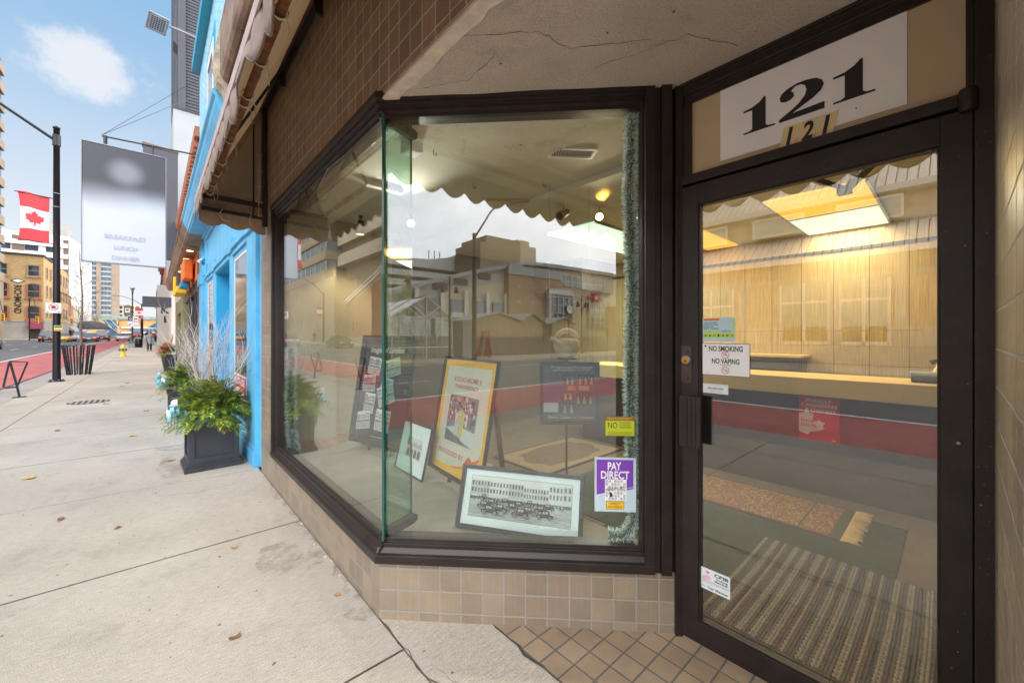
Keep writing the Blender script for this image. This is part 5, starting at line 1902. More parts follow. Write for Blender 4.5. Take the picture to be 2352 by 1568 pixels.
    for px, py, s in hooks:
        u = (px - 1176) / 915
        t_ = 915 * (2.745 - 1.475) / (771 - py + 8)
        x, y = (.6697 + u * .7427) * t_, (.7427 - u * .6697) * t_
        b = MB('black')
        pa = [(x, y, 2.745), (x, y, 2.725)]
        for i in range(9):
            a = PI * 1.35 * i / 8
            pa.append((x + .012 * (1 - math.cos(a)) * .74, y - .012 * (1 - math.cos(a)) * .67, 2.725 - .014 * math.sin(a) - .002 * i))
        b.tube(pa, .0022, 5)
        tag(b.build('ceiling_hook'), 'small dark ceiling hook ' + s, 'hook', 'hooks screwed into the display ceiling')
    b = MB('white')
    b.box(1.20, 1.30, 2.30, 2.42, 2.66, 2.744)
    b.box(1.21, 1.29, 2.31, 2.41, 2.655, 2.66)
    tag(b.build('junction_box', bevel=.004), 'white electrical box on the ceiling near the window corner', 'electrical box')
    b = MB('white')
    b.box(1.30, 1.62, 3.2, 3.26, 2.71, 2.744)
    tag(b.build('junction_box', bevel=.004), 'long white electrical box on the ceiling over the street window', 'electrical box')
    # display back edge beam and dark doorway seen at the right of the window
    b = MB('carpet_brown')
    b.box(5.0, 5.85, 3.9, 4.97, 2.2, 2.70)
    b.build('interior_beam', shop)


interior()


def garland(label, path, r=.045, n=2600, seed=1):
    random.seed(seed)
    g = empty('tinsel_garland', path[0], label, 'garland')
    P = [Vector(p) for p in path]
    seg = [(P[i + 1] - P[i]).length for i in range(len(P) - 1)]
    tot = sum(seg)
    b = MB('tinsel', 'tinselw')
    for k in range(n):
        s = random.random() * tot
        i = 0
        while s > seg[i] and i < len(seg) - 1:
            s -= seg[i]
            i += 1
        p = P[i].lerp(P[i + 1], s / seg[i])
        d = (P[i + 1] - P[i]).normalized()
        a = Vector((random.gauss(0, 1), random.gauss(0, 1), random.gauss(0, 1)))
        a = (a - d * a.dot(d)).normalized() + d * random.uniform(-.5, .5)
        L = r * random.uniform(.6, 1.1)
        w = a.cross(Vector((random.random(), random.random(), random.random()))).normalized() * .0019
        e = p + a * L
        m = p + a * L * .55
        b.use('tinsel').quad(p - w, p + w, m + w, m - w)
        if random.random() < .85: b.use('tinselw')
        b.quad(m - w, m + w, e + w * .5, e - w * .5)
    b.build('needles', g)
    b = MB('tinsel')
    b.tube(path, .006, 6)
    b.build('core', g)


def sm(s, dep, z): return tuple(SM @ Vector((s, dep, z)))
def fm(s, dep, z): return tuple(FM @ Vector((s, dep, z)))


garland('frosted green tinsel garland hanging down the right edge of the splayed window',
        [sm(1.315, .085, 2.66), sm(1.300, .085, 2.2), sm(1.318, .085, 1.7), sm(1.305, .085, 1.2), sm(1.315, .085, .8), sm(1.322, .085, .50), sm(1.27, .085, .43), sm(1.20, .09, .43)], .043, 15000, 2)
garland('frosted green tinsel garland in the far left corner of the street window',
        [fm(-2.30, .12, 1.35), fm(-2.33, .12, .9), fm(-2.30, .12, .55), fm(-2.15, .12, .36)], .060, 5500, 3)

# ================================================================= PLANTERS AND PLANTS
def frond(b, p, d, L, w, leafs, droop=.5, n=7):
    """a flat cedar spray: a rib with many narrow leaflets on both sides"""
    d = Vector(d).normalized()
    side = d.cross(Vector((0, 0, 1)))
    side = side.normalized() if side.length > .05 else Vector((1, 0, 0))
    tilt = Vector((0, 0, 1)) * random.uniform(-.35, .35)
    side = (side + tilt).normalized()
    p = Vector(p)
    n = int(n * 1.5)
    pts = []
    for i in range(n + 1):
        t = i / n
        pts.append(p + d * L * t + Vector((0, 0, -1)) * droop * L * t * t)
    for i in range(1, n):
        a, c = pts[i], pts[i + 1]
        f = (c - a).normalized()
        ww = w * 1.7 * math.sin(PI * min(1, .18 + .82 * (1 - i / n))) * random.uniform(.75, 1.1)
        for s in (-1, 1):
            b.use(random.choice(leafs))
            tip = a + side * s * ww + f * ww * .9 - Vector((0, 0, ww * .15))
            m = a + side * s * ww * .5 + f * ww * .38
            tw = f * .006
            b.quad(a, m - tw, tip, m + tw)
            t2 = m + side * s * ww * .12 + f * ww * .55
            b.quad(m, m + side * .004, t2, m - side * .004)
            t3 = m + side * s * ww * .55 - f * ww * .02
            b.quad(m, m + f * .005, t3, m - f * .003)
    b.use(leafs[0])
    for i in range(n):
        b.quad(pts[i] - side * .002, pts[i] + side * .002, pts[i + 1] + side * .001, pts[i + 1] - side * .001)


def branchy(b, p, d, L, r, depth, kink=.35, n=6, kids=3, side=.25):
    p, d = Vector(p), Vector(d).normalized()
    path = [p.copy()]
    q = p.copy()
    for i in range(n):
        d = (d + Vector((random.gauss(0, kink), random.gauss(0, kink), random.gauss(0, kink * .5) + .04)) * .5).normalized()
        q = q + d * L / n
        path.append(q.copy())
        if depth > 0 and i >= 1 and random.random() < kids / n * 1.3:
            dd = (d + Vector((random.gauss(0, side), random.gauss(0, side), .15))).normalized()
            branchy(b, q, dd, L * random.uniform(.35, .6), r * .6, depth - 1, kink, max(3, n - 2), kids, side)
    b.tube(path, [r * (1 - .75 * i / n) for i in range(n + 1)], 4 if r < .006 else 6, cap=False)


def box_planter(name, label, w, d, h):
    t = empty(name, (0, 0, 0), label, 'planter')
    b = MB('planter')
    b.box(-w / 2 - .035, w / 2 + .035, -d / 2 - .035, d / 2 + .035, 0, .045)
    b.box(-w / 2 - .022, w / 2 + .022, -d / 2 - .022, d / 2 + .022, .045, .065)
    b.box(-w / 2 - .012, w / 2 + .012, -d / 2 - .012, d / 2 + .012, .065, .080)
    b.build('plinth', t, bevel=.004)
    b = MB('planter')
    fr = .055
    b.box(-w / 2 + .02, w / 2 - .02, -d / 2 + .02, d / 2 - .02, .08, h - .03)
    for s in (-1, 1):
        for (x0, x1, z0, z1) in ((-w / 2, -w / 2 + fr, .08, h), (w / 2 - fr, w / 2, .08, h), (-w / 2 + fr, w / 2 - fr, .08, .14), (-w / 2 + fr, w / 2 - fr, h - .05, h)):
            b.box(x0, x1, s * d / 2 - (.02 if s > 0 else 0), s * d / 2 + (.02 if s < 0 else 0), z0, z1)
        for (y0, y1, z0, z1) in ((-d / 2 + .021, -d / 2 + fr, .08, h), (d / 2 - fr, d / 2 - .021, .08, h), (-d / 2 + fr, d / 2 - fr, .08, .14), (-d / 2 + fr, d / 2 - fr, h - .05, h)):
            b.box(s * w / 2 - (.02 if s > 0 else 0), s * w / 2 + (.02 if s < 0 else 0), y0, y1, z0, z1)
    b.build('box', t, bevel=.0025)
    b = MB('planter')
    b.box(-w / 2 - .02, w / 2 + .02, -d / 2 - .02, d / 2 + .02, h, h + .03)
    b.build('rim', t, bevel=.004)
    return t


def greens(t, w, h, n, R_, seed, up=.40, bow=True, bowdir=(-1, -.1)):
    random.seed(seed)
    b = MB('leafdark', 'leaflight', 'leafblue')
    for i in range(n):
        a = random.uniform(0, 2 * PI)
        el = random.random() ** .8 * 1.25
        rr = random.uniform(0, w * .38)
        p = (rr * math.cos(a), rr * math.sin(a), h + .02 + random.uniform(0, .34) * (1 - rr / w))
        d = (math.cos(a) * math.cos(el), math.sin(a) * math.cos(el), math.sin(el) * .9 + .05)
        L = R_ * random.uniform(.55, 1.0) * (1.0 if el < .7 else .72)
        low = el < .55
        leafs = random.choice([['leafdark', 'leafdark', 'leaflight'], ['leaflight', 'leaflight', 'leafdark'], ['leafblue', 'leafdark', 'leafblue'], ['leafdark', 'leafblue', 'leaflight']])
        frond(b, p, d, L, random.uniform(.032, .055), leafs, droop=.60 if low else .28, n=9)
    for i in range(int(n * .8)):
        a = random.uniform(0, 2 * PI)
        rr = random.uniform(0, w * .55)
        p = (rr * math.cos(a), rr * math.sin(a), h + random.uniform(.05, .50) * (1 - rr / w))
        frond(b, p, (random.gauss(0, 1), random.gauss(0, 1), random.uniform(.2, 1.4)), R_ * .36, .024, ['leafdark', 'leaflight', 'leafblue'], .25, n=6)
    for i in range(int(n * .16)):
        a = random.uniform(0, 2 * PI)
        rr = random.uniform(.1, .6) * R_
        c = Vector((rr * math.cos(a), rr * math.sin(a), h + random.uniform(.12, .30)))
        for q in range(9):
            e = c + Vector((random.gauss(0, .018), random.gauss(0, .018), random.gauss(0, .018)))
            b.use('straw').quad(e, e + Vector((.008, 0, .003)), e + Vector((.008, .004, .010)), e + Vector((0, .004, .009)))
    b.build('evergreen_sprays', t)
    if bow:
        b = MB('ribbon', 'paper')
        bx, by = bowdir[0] * R_ * .78, bowdir[1] * R_
        for i in range(40):
            b.use(random.choice(['ribbon', 'ribbon', 'paper']))
            a = random.uniform(0, 2 * PI)
            c = Vector((bx + random.gauss(0, .035), by + random.gauss(0, .07), h + .17 + random.gauss(0, .035)))
            dx = Vector((math.cos(a) * .05, math.sin(a) * .06, random.uniform(-.02, .04)))
            loop = [c + dx * (math.sin(PI * k / 8) * 1.0) + Vector((0, 0, .035 * math.sin(2 * PI * k / 8))) for k in range(9)]
            wv = Vector((-dx.y, dx.x, .01)).normalized() * .015
            for k in range(8):
                b.quad(loop[k] - wv, loop[k] + wv, loop[k + 1] + wv, loop[k + 1] - wv)
        b.use('ribbon')
        for q in (-.05, .03, .09):
            pts = [Vector((bx + .01 * k, by + q + .012 * math.sin(k * 1.3), h + .15 - .075 * k)) for k in range(6)]
            for k in range(5):
                b.quad(pts[k] + Vector((0, -.022, 0)), pts[k] + Vector((0, .022, 0)), pts[k + 1] + Vector((0, .022, 0)), pts[k + 1] + Vector((0, -.022, 0)))
        tag(b.build('ribbon_bow', t), kind='stuff')


def planters():
    t = box_planter('box_planter', 'square charcoal planter nearest the tiled pier, with cedar sprays and white twigs', .46, .46, .46)
    greens(t, .46, .48, 360, .42, 21)
    random.seed(31)
    b = MB('twigwhite')
    for i in range(20):
        a = random.uniform(-.5, 3.6)
        d = (math.cos(a) * .16, math.sin(a) * .2, 1)
        branchy(b, (random.uniform(-.10, .10), random.uniform(-.05, .14), .52), d, random.uniform(.62, .95), .0052, 2, .20, 7, 5)
    b.build('white_twigs', t)
    b = MB('twigbrown')
    for i in range(9):
        a = random.uniform(0, 6.28)
        branchy(b, (random.uniform(-.05, .12), random.uniform(-.05, .1), .52), (math.cos(a) * .3, math.sin(a) * .3, 1), random.uniform(.75, 1.12), .0036, 1, .55, 10, 2)
    b.build('curly_twigs', t)
    put(t, (.505, 5.74, 0), R(1.5))
    t = box_planter('box_planter', 'second square charcoal planter, mostly hidden behind the nearer one, with a blue bow', .44, .44, .46)
    greens(t, .44, .48, 190, .40, 22)
    random.seed(32)
    b = MB('twigwhite')
    for i in range(9):
        a = random.uniform(-.5, 3.6)
        branchy(b, (random.uniform(-.10, .1), random.uniform(-.05, .1), .52), (math.cos(a) * .15, math.sin(a) * .2, 1), random.uniform(.45, .7), .0045, 2, .2, 6, 4)
    b.build('white_twigs', t)
    b = MB('twigbrown')
    for i in range(6):
        a = random.uniform(0, 6.28)
        branchy(b, (0, 0, .52), (math.cos(a) * .3, math.sin(a) * .3, 1), random.uniform(.6, .9), .0036, 1, .5, 8, 2)
    b.build('curly_twigs', t)
    put(t, (.42, 9.45, 0), 0)
    # tapered planter with red bow farther on
    t = empty('tapered_planter', (0, 0, 0), 'tall tapered charcoal planter farther along with red flowers and dry grasses', 'planter')
    b = MB('planter')
    for (a, c, z0, z1) in ((.15, .25, 0, .64), (.27, .27, .64, .70), (.17, .17, 0, .05)):
        b.hexa([(-a, -a, z0), (a, -a, z0), (a, a, z0), (-a, a, z0), (-c, -c, z1), (c, -c, z1), (c, c, z1), (-c, c, z1)])
    b.build('tub', t, bevel=.006)
    b = MB('planter')
    for s in (-1, 1):
        b.hexa([(s * .10 - .012, -.185, .08), (s * .10 + .012, -.185, .08), (s * .10 + .012, -.165, .08), (s * .10 - .012, -.165, .08),
                (s * .16 - .012, -.258, .58), (s * .16 + .012, -.258, .58), (s * .16 + .012, -.238, .58), (s * .16 - .012, -.238, .58)])
    b.build('moulding', t)
    greens(t, .46, .70, 150, .42, 23, bow=False)
    random.seed(41)
    b = MB('flower')
    for i in range(70):
        c = Vector((random.gauss(-.22, .09), random.gauss(-.14, .10), .84 + random.gauss(0, .07)))
        if i % 3 == 0: c += Vector((.20, .0, .22))
        for q in range(5):
            a = q * 1.26 + i
            e = Vector((math.cos(a), math.sin(a), .3)) * .045
            b.quad(c, c + e * .6 + Vector((0, 0, .02)), c + e, c + e * .6 - Vector((0, 0, .02)))
    tag(b.build('red_flowers', t), kind='stuff')
    b = MB('straw')
    for i in range(46):
        a = random.uniform(0, 6.28)
        b.tube([(0, 0, .75), (math.cos(a) * .07, math.sin(a) * .07, 1.15), (math.cos(a) * .15, math.sin(a) * .15, random.uniform(1.3, 1.6))], [.004, .005, .003], 4, cap=False)
    b.build('dry_grass', t)
    put(t, (.50, 21.9, 0), R(4))


planters()


# ================================================================= STREET FURNITURE
def bike_rack(label, loc, rz=0.0, proto=None):
    if proto is None:
        t = empty('bike_rack', (0, 0, 0))
        s = .00188

        def P(x, z): return ((x - 270) * s, 0, (1430 - z) * s)
        b = MB('pole')
        b.tube([P(272, 1430), P(252, 1290), P(195, 972)], .027, 4)
        b.tube([P(190, 968), P(338, 985), P(258, 1275)], .024, 4)
        b.tube([P(188, 985), P(142, 1290), P(152, 1303), P(262, 1296)], .024, 4)
        b.build('tube_frame', t, bevel=.003)
        b = MB('pole', 'steel')
        b.lathe([(.12, 0), (.12, .010), (.03, .014)], 20)
        b.use('steel')
        for a in range(4):
            b.lathe([(.010, .01), (.010, .022)], 8, (.09 * math.cos(a * PI / 2 + .6), .09 * math.sin(a * PI / 2 + .6), 0))
        b.build('base_plate', t)
    else:
        t = copy_tree(proto)
    tag(t, label, 'bike rack', 'black bike racks along the kerb')
    put(t, loc, rz)
    return t


r0 = bike_rack('black bent tube bike rack left of the light pole on the sidewalk', (-2.385, 15.04, 0), 0)
bike_rack('black bike rack seen only as a reflection, right of the planter in the street window', (-2.42, 11.0, 0), 0.1, r0)


def lamp_sign(b, T, w, h):
    pass


def light_pole():
    t = empty('light_pole', (-2.31, 19.4, 0), 'tall black street light pole carrying the red and white maple leaf banner', 'light pole')
    x, y = -2.31, 19.4
    b = MB('pole')
    b.lathe([(.100, .05), (.092, .4), (.082, 4), (.072, 8.15), (.085, 8.15), (.085, 8.20), (.02, 8.24)], 20, (x, y, 0))
    b.build('shaft', t)
    b = MB('pole', 'steel')
    b.lathe([(.19, 0), (.19, .03), (.11, .06)], 8, (x, y, 0))
    for i in range(8):
        b.use('steel').lathe([(.018, .03), (.018, .075)], 8, (x + .155 * math.cos(i * PI / 4 + .4), y + .155 * math.sin(i * PI / 4 + .4), 0))
    b.build('base', t)
    b = MB('pole')
    b.tube([(x, y, 7.75), (x - 1.5, y - .1, 8.75), (x - 3.0, y - .2, 9.4)], [.045, .038, .03], 8)
    b.lathe([(.095, 7.6), (.095, 7.95)], 12, (x, y, 0))
    b.build('arm', t)
    b = MB('steel')
    b.box(x - 3.6, x - 2.9, y - .35, y - .05, 9.36, 9.46)
    b.build('lamp_head', t, bevel=.02)
    for z in (5.88, 4.42):
        b = MB('pole')
        b.tube([(x, y, z), (x - .86, y - .02, z + .06)], .014, 6)
        b.build('banner_arm', t)
    for z in (6.05, 5.62, 2.52, 2.2):
        b = MB('steel')
        b.lathe([(.089, 0), (.089, .015)], 16, (x, y, z))
        b.build('strap', t)
    fl = mat('flag_red', (.62, .045, .055), .7, var=.06)
    fw = mat('flag_white', (.72, .72, .74), .7, var=.04)
    n = 22
    x1, x0 = x - .15, x - .80
    b = MB(fl, fw)

    def fz(px, pz):
        u = (px - x0) / (x1 - x0)
        pinch = .055 * math.sin(PI * pz)
        return Vector((px + pinch * (1 - u) * 1.0 - pinch * .2 * u, y + .05 * math.sin(u * 5 + pz * 3) * (.4 + pz * 0), 4.44 + pz * 1.46 + (1 - u) * .07 * (1 if pz > .5 else -.2) + .02 * math.sin(u * 6)))
    for i in range(n):
        for j in range(n):
            a0, a1 = x0 + (x1 - x0) * i / n, x0 + (x1 - x0) * (i + 1) / n
            c0, c1 = j / n, (j + 1) / n
            b.k = 0 if (j < n * .27 or j >= n * .68) else 1
            b.raw([fz(a0, c0), fz(a1, c0), fz(a1, c1), fz(a0, c1)], [(0, 1, 2, 3)], True)
    fb = b.build('banner', t)
    b = MB(fl)
    lp = maple(0, 0, 1.0)
    b.raw([fz((x0 + x1) / 2 + p[0] * .31, .44 + p[1] * .20) - Vector((0, .012, 0)) for p in lp], [tuple(range(len(lp)))])
    b.build('maple_leaf', fb)
    # no stopping sign
    T = frame((x - .05, y - .14, 2.36), (1, 0))
    b = MB('ink', 'paper', 'redink', T=T)
    b.box(-.17, .17, 0, .004, -.16, .17)
    b.use('paper').rect(-.165, -.155, .165, .165, -.001)
    b.use('ink').disc(0, .03, .055, -.003, 8)
    b.use('redink').ring(0, .03, .085, .11, -.002)
    b.poly([(-.085, .09), (-.065, .11), (.085, -.03), (.065, -.05)][::-1], -.004)
    b.use('ink').poly([(-.15, -.115), (-.11, -.09), (-.11, -.14)][::-1], -.002)
    b.poly([(.15, -.115), (.11, -.09), (.11, -.14)], -.002)
    b.rect(-.11, -.120, -.075, -.110, -.002)
    b.rect(.075, -.120, .11, -.110, -.002)
    tag(b.build('no_stopping_sign'), 'white no stopping sign with red ring strapped to the black light pole', 'sign')
    T = frame((x + .05, y - .14, 1.72), (1, 0))
    b = MB('yellow', mat('sticker_green', (.06, .22, .06), .5), 'paper', 'orange', T=T)
    b.box(-.09, .09, 0, .003, -.09, .09)
    b.k = 1
    b.rect(-.08, .0, .08, .08, -.001)
    b.use('paper').rect(-.08, -.03, .08, 0, -.001)
    b.use('orange').rect(-.08, -.08, .08, -.03, -.001)
    tag(b.build('pole_sticker'), 'small green and amber notice on the light pole under the no stopping sign', 'sign')


light_pole()


def bare_tree(name, label, loc, H, r0, seed, spread=.9, cat='tree'):
    random.seed(seed)
    t = empty(name, (0, 0, 0), label, cat)
    b = MB('bark')
    path = [(0, 0, 0)]
    for i in range(1, 9):
        path.append((random.gauss(0, .025) * H * .25, random.gauss(0, .02) * H * .25, H * i / 8))
    b.tube(path, [r0 * (1 - .82 * i / 8) for i in range(9)], 8)
    b.build('trunk', t)
    b = MB('bark')
    for i in range(40):
        k = .32 + .66 * (i + random.random()) / 40
        z = H * k
        q = Vector(path[min(7, int(k * 8))])
        a = random.uniform(0, 2 * PI)
        L = spread * (1.15 - k) * random.uniform(.7, 1.2) * H * .28
        branchy(b, (q.x, q.y, z), (math.cos(a), math.sin(a), .55), L, .009 * H / 4.6, 2, .22, 7, 4, .6)
    b.build('branches', t)
    put(t, loc)
    return t


bare_tree('young_tree', 'young bare street tree growing inside the slatted guard', (-2.05, 22.4, 0), 4.75, .055, 5, 1.0)


def tree_guard():
    t = empty('tree_guard', (-2.10, 22.35, 0), 'flared tree guard of black slats round the young bare tree', 'tree guard')
    cx, cy = -2.10, 22.35
    n = 14
    for i in range(n):
        a = 2 * PI * i / n
        b = MB('pole')
        w = .022
        p0 = Vector((cx + .30 * math.cos(a), cy + .30 * math.sin(a), 0.0))
        p1 = Vector((cx + .43 * math.cos(a), cy + .43 * math.sin(a), 1.12))
        b.tube([tuple(p0), tuple(p1)], .031, 4)
        b.build('slat', t)
    b = MB('steel')
    for z, rr in ((.12, .315), (.75, .385), (1.05, .42)):
        pts = [(cx + rr * math.cos(2 * PI * i / 20), cy + rr * math.sin(2 * PI * i / 20), z) for i in range(21)]
        b.tube(pts, .008, 4)
    b.build('hoop', t)


tree_guard()


def hydrant():
    t = empty('fire_hydrant', (-1.48, 37.0, gz(37)), 'yellow fire hydrant with a blue side cap beside the kerb', 'fire hydrant')
    c = (-1.48, 37.0, gz(37))
    b = MB('yellow')
    b.lathe([(.19, 0), (.19, .05), (.12, .06), (.12, .52), (.15, .53), (.15, .58), (.13, .60), (.12, .68), (.08, .75), (.03, .78), (.03, .83)], 18, c)
    b.lathe([(.05, -.18), (.05, .18)], 12, (c[0], c[1], c[2] + .44), axis='x')
    b.build('body', t)
    b = MB(mat('hydrant_blue', (.03, .12, .28), .5))
    b.lathe([(.075, -.22), (.085, -.16), (.085, -.13)], 14, (c[0], c[1], c[2] + .44), axis='x')
    b.lathe([(.09, -.17), (.09, -.12)], 14, (c[0], c[1], c[2] + .44), axis='y')
    b.build('cap', t)
    b = MB('black')
    b.lathe([(.07, .13), (.07, .19)], 14, (c[0], c[1], c[2] + .44), axis='x')
    b.build('cap', t)


hydrant()


# ================================================================= PEOPLE
def figure(name, label, loc, rz, coat, legs, hair, stride=.16, skirt=True, h=1.65, group=None, bag=False, phone=False):
    k = h / 1.65
    t = empty(name, (0, 0, 0), label, 'person', group)
    V, E, RD = [], [], []

    def v(p, r, par=None):
        V.append(Vector(p) * k)
        RD.append((r * k, r * k))
        if par is not None: E.append((par, len(V) - 1))
        return len(V) - 1
    pel = v((0, 0, .86), .125)
    wa = v((0, .0, 1.02), .115, pel)
    ch = v((0, .0, 1.22), .135, wa)
    ne = v((0, .01, 1.40), .055, ch)
    he = v((0, .03, 1.50), .082, ne)
    v((0, .035, 1.58), .085, he)
    for s in (-1, 1):
        hp = v((s * .085, 0, .80), .092, pel)
        kn = v((s * .09, s * stride * .5 + .02, .45), .058, hp)
        an = v((s * .09, s * stride - .02, .08), .038, kn)
        v((s * .095, s * stride + .13, .035), .035, an)
        sh = v((s * .165, 0, 1.33), .058, ch)
        if phone and s < 0:
            el = v((s * .26, .10, 1.14), .044, sh)
            ha = v((s * .12, .18, 1.40), .030, el)
        else:
            el = v((s * .225, -s * stride * .3, 1.08), .044, sh)
            ha = v((s * .235, -s * stride * .3 + .08, .84), .030, el)
        for q in range(4):
            v((V[ha].x / k + s * .01, V[ha].y / k + .015 * (q - 1.5), V[ha].z / k - .085 + .012 * abs(q - 1.5) if not (phone and s < 0) else V[ha].z / k + .07), .010, ha)
        v((V[ha].x / k - s * .01, V[ha].y / k + .045, V[ha].z / k - .035), .010, ha)
    me = bpy.data.meshes.new('body')
    me.from_pydata([tuple(p) for p in V], E, [])
    o = bpy.data.objects.new('body', me)
    col.objects.link(o)
    o.parent = t
    md = o.modifiers.new('skin', 'SKIN')
    for i, r in enumerate(RD):
        me.skin_vertices[0].data[i].radius = r
    me.skin_vertices[0].data[0].use_root = True
    o.modifiers.new('sub', 'SUBSURF').levels = 1
    o.modifiers['sub'].render_levels = 2
    me.materials.append(M['skin'])
    b = MB(coat)
    ln = .62 if skirt else .84
    b.lathe([(.19 if skirt else .165, ln), (.172, .86), (.155, 1.02), (.178, 1.22), (.172, 1.33), (.09, 1.405), (.062, 1.43)], 20, sy=.78)
    for s in (-1, 1):
        a = [(s * .16, 0, 1.34), (s * .228, -s * stride * .3, 1.08), (s * .238, -s * stride * .3 + .075, .87)]
        if phone and s < 0: a = [(s * .16, 0, 1.34), (s * .265, .10, 1.13), (s * .135, .17, 1.37)]
        b.tube(a, [.072, .056, .044], 10)
    c = b.build('coat', t)
    c.scale = (k, k, k)
    b = MB(legs)
    for s in (-1, 1):
        b.tube([(s * .085, 0, .88), (s * .09, s * stride * .5 + .02, .46), (s * .09, s * stride - .02, .10)], [.10, .072, .058], 12)
    c = b.build('trousers', t)
    c.scale = (k, k, k)
    b = MB('ink')
    for s in (-1, 1):
        b.tube([(s * .09, s * stride - .05, .045), (s * .093, s * stride + .04, .045), (s * .096, s * stride + .15, .03)], [.045, .048, .035], 10)
    c = b.build('shoes', t)
    c.scale = (k, k, k)
    b = MB(hair)
    b.lathe([(.0, 1.685), (.06, 1.672), (.098, 1.61), (.104, 1.54), (.09, 1.47), (.05, 1.45)], 16, (0, .012, 0), sy=1.02)
    c = b.build('hair', t)
    c.scale = (k, k, k)
    b = MB('skin', 'ink')
    b.lathe([(.0, 1.455), (.05, 1.462), (.078, 1.51), (.082, 1.56), (.07, 1.61), (.0, 1.63)], 14, (0, .045, 0), sy=.95)
    b.tube([(0, .118, 1.56), (0, .142, 1.535), (0, .12, 1.525)], [.008, .013, .006], 6)
    b.use('ink')
    for s in (-1, 1):
        b.lathe([(.009, 0), (.009, .004)], 8, (s * .03, .118, 1.565), axis='y')
    b.lathe([(.016, 0), (.012, .003)], 8, (0, .114, 1.498), axis='y', sy=.3)
    c = b.build('face', t)
    c.scale = (k, k, k)
    put(t, loc, rz)
    if bag:
        g = empty('handbag', (0, 0, 0), 'dark handbag carried by the person in the grey coat', 'handbag')
        bb = MB('darkcloth')
        bb.hexa([(-.03, -.10, 0), (.03, -.10, 0), (.03, .10, 0), (-.03, .10, 0), (-.02, -.08, .17), (.02, -.08, .17), (.02, .08, .17), (-.02, .08, .17)])
        bb.build('body', g, bevel=.01)
        bb = MB('darkcloth')
        bb.tube([(0, -.06, .16), (0, -.05, .27), (0, .05, .27), (0, .06, .16)], .007, 6)
        bb.build('strap', g)
        put(g, (loc[0] + .25, loc[1] - .02, loc[2] + .50), rz)
    return t


M['redcloth'] = mat('red_jacket', (.45, .03, .04), .9, var=.1)
M['bluecloth'] = mat('blue_jacket', (.05, .08, .16), .9, var=.1)
M['hairgrey'] = mat('grey_brown_hair', (.14, .10, .08), .9, var=.2)
figure('person', 'person in a grey coat and dark trousers walking on the sidewalk with a bag', (-.22, 45.5, gz(45.5)), PI, 'coat', 'darkcloth', 'hairgrey', .14, True, 1.66, bag=True, phone=True)
figure('person', 'person in a red jacket far down the sidewalk, left of the brick shops', (.30, 88, gz(88)), 0.2, 'redcloth', 'darkcloth', 'hairgrey', .16, False, 1.75, 'people far down the sidewalk')
figure('person', 'person in a dark blue jacket far down the sidewalk, beside the red jacket', (-.25, 86, gz(86)), 0, 'bluecloth', 'darkcloth', 'hairgrey', .12, False, 1.75, 'people far down the sidewalk')
figure('person', 'person in dark clothes, farthest figure before the skybridge building', (-.8, 100, gz(100)), 0, 'darkcloth', 'darkcloth', 'hairgrey', .12, False, 1.75, 'people far down the sidewalk')
figure('person', 'person in dark clothes walking past the yellow mural across the street, seen reflected', (-18.6, 73, gz(73)), 0, 'darkcloth', 'bluecloth', 'hairgrey', .15, False, 1.78)


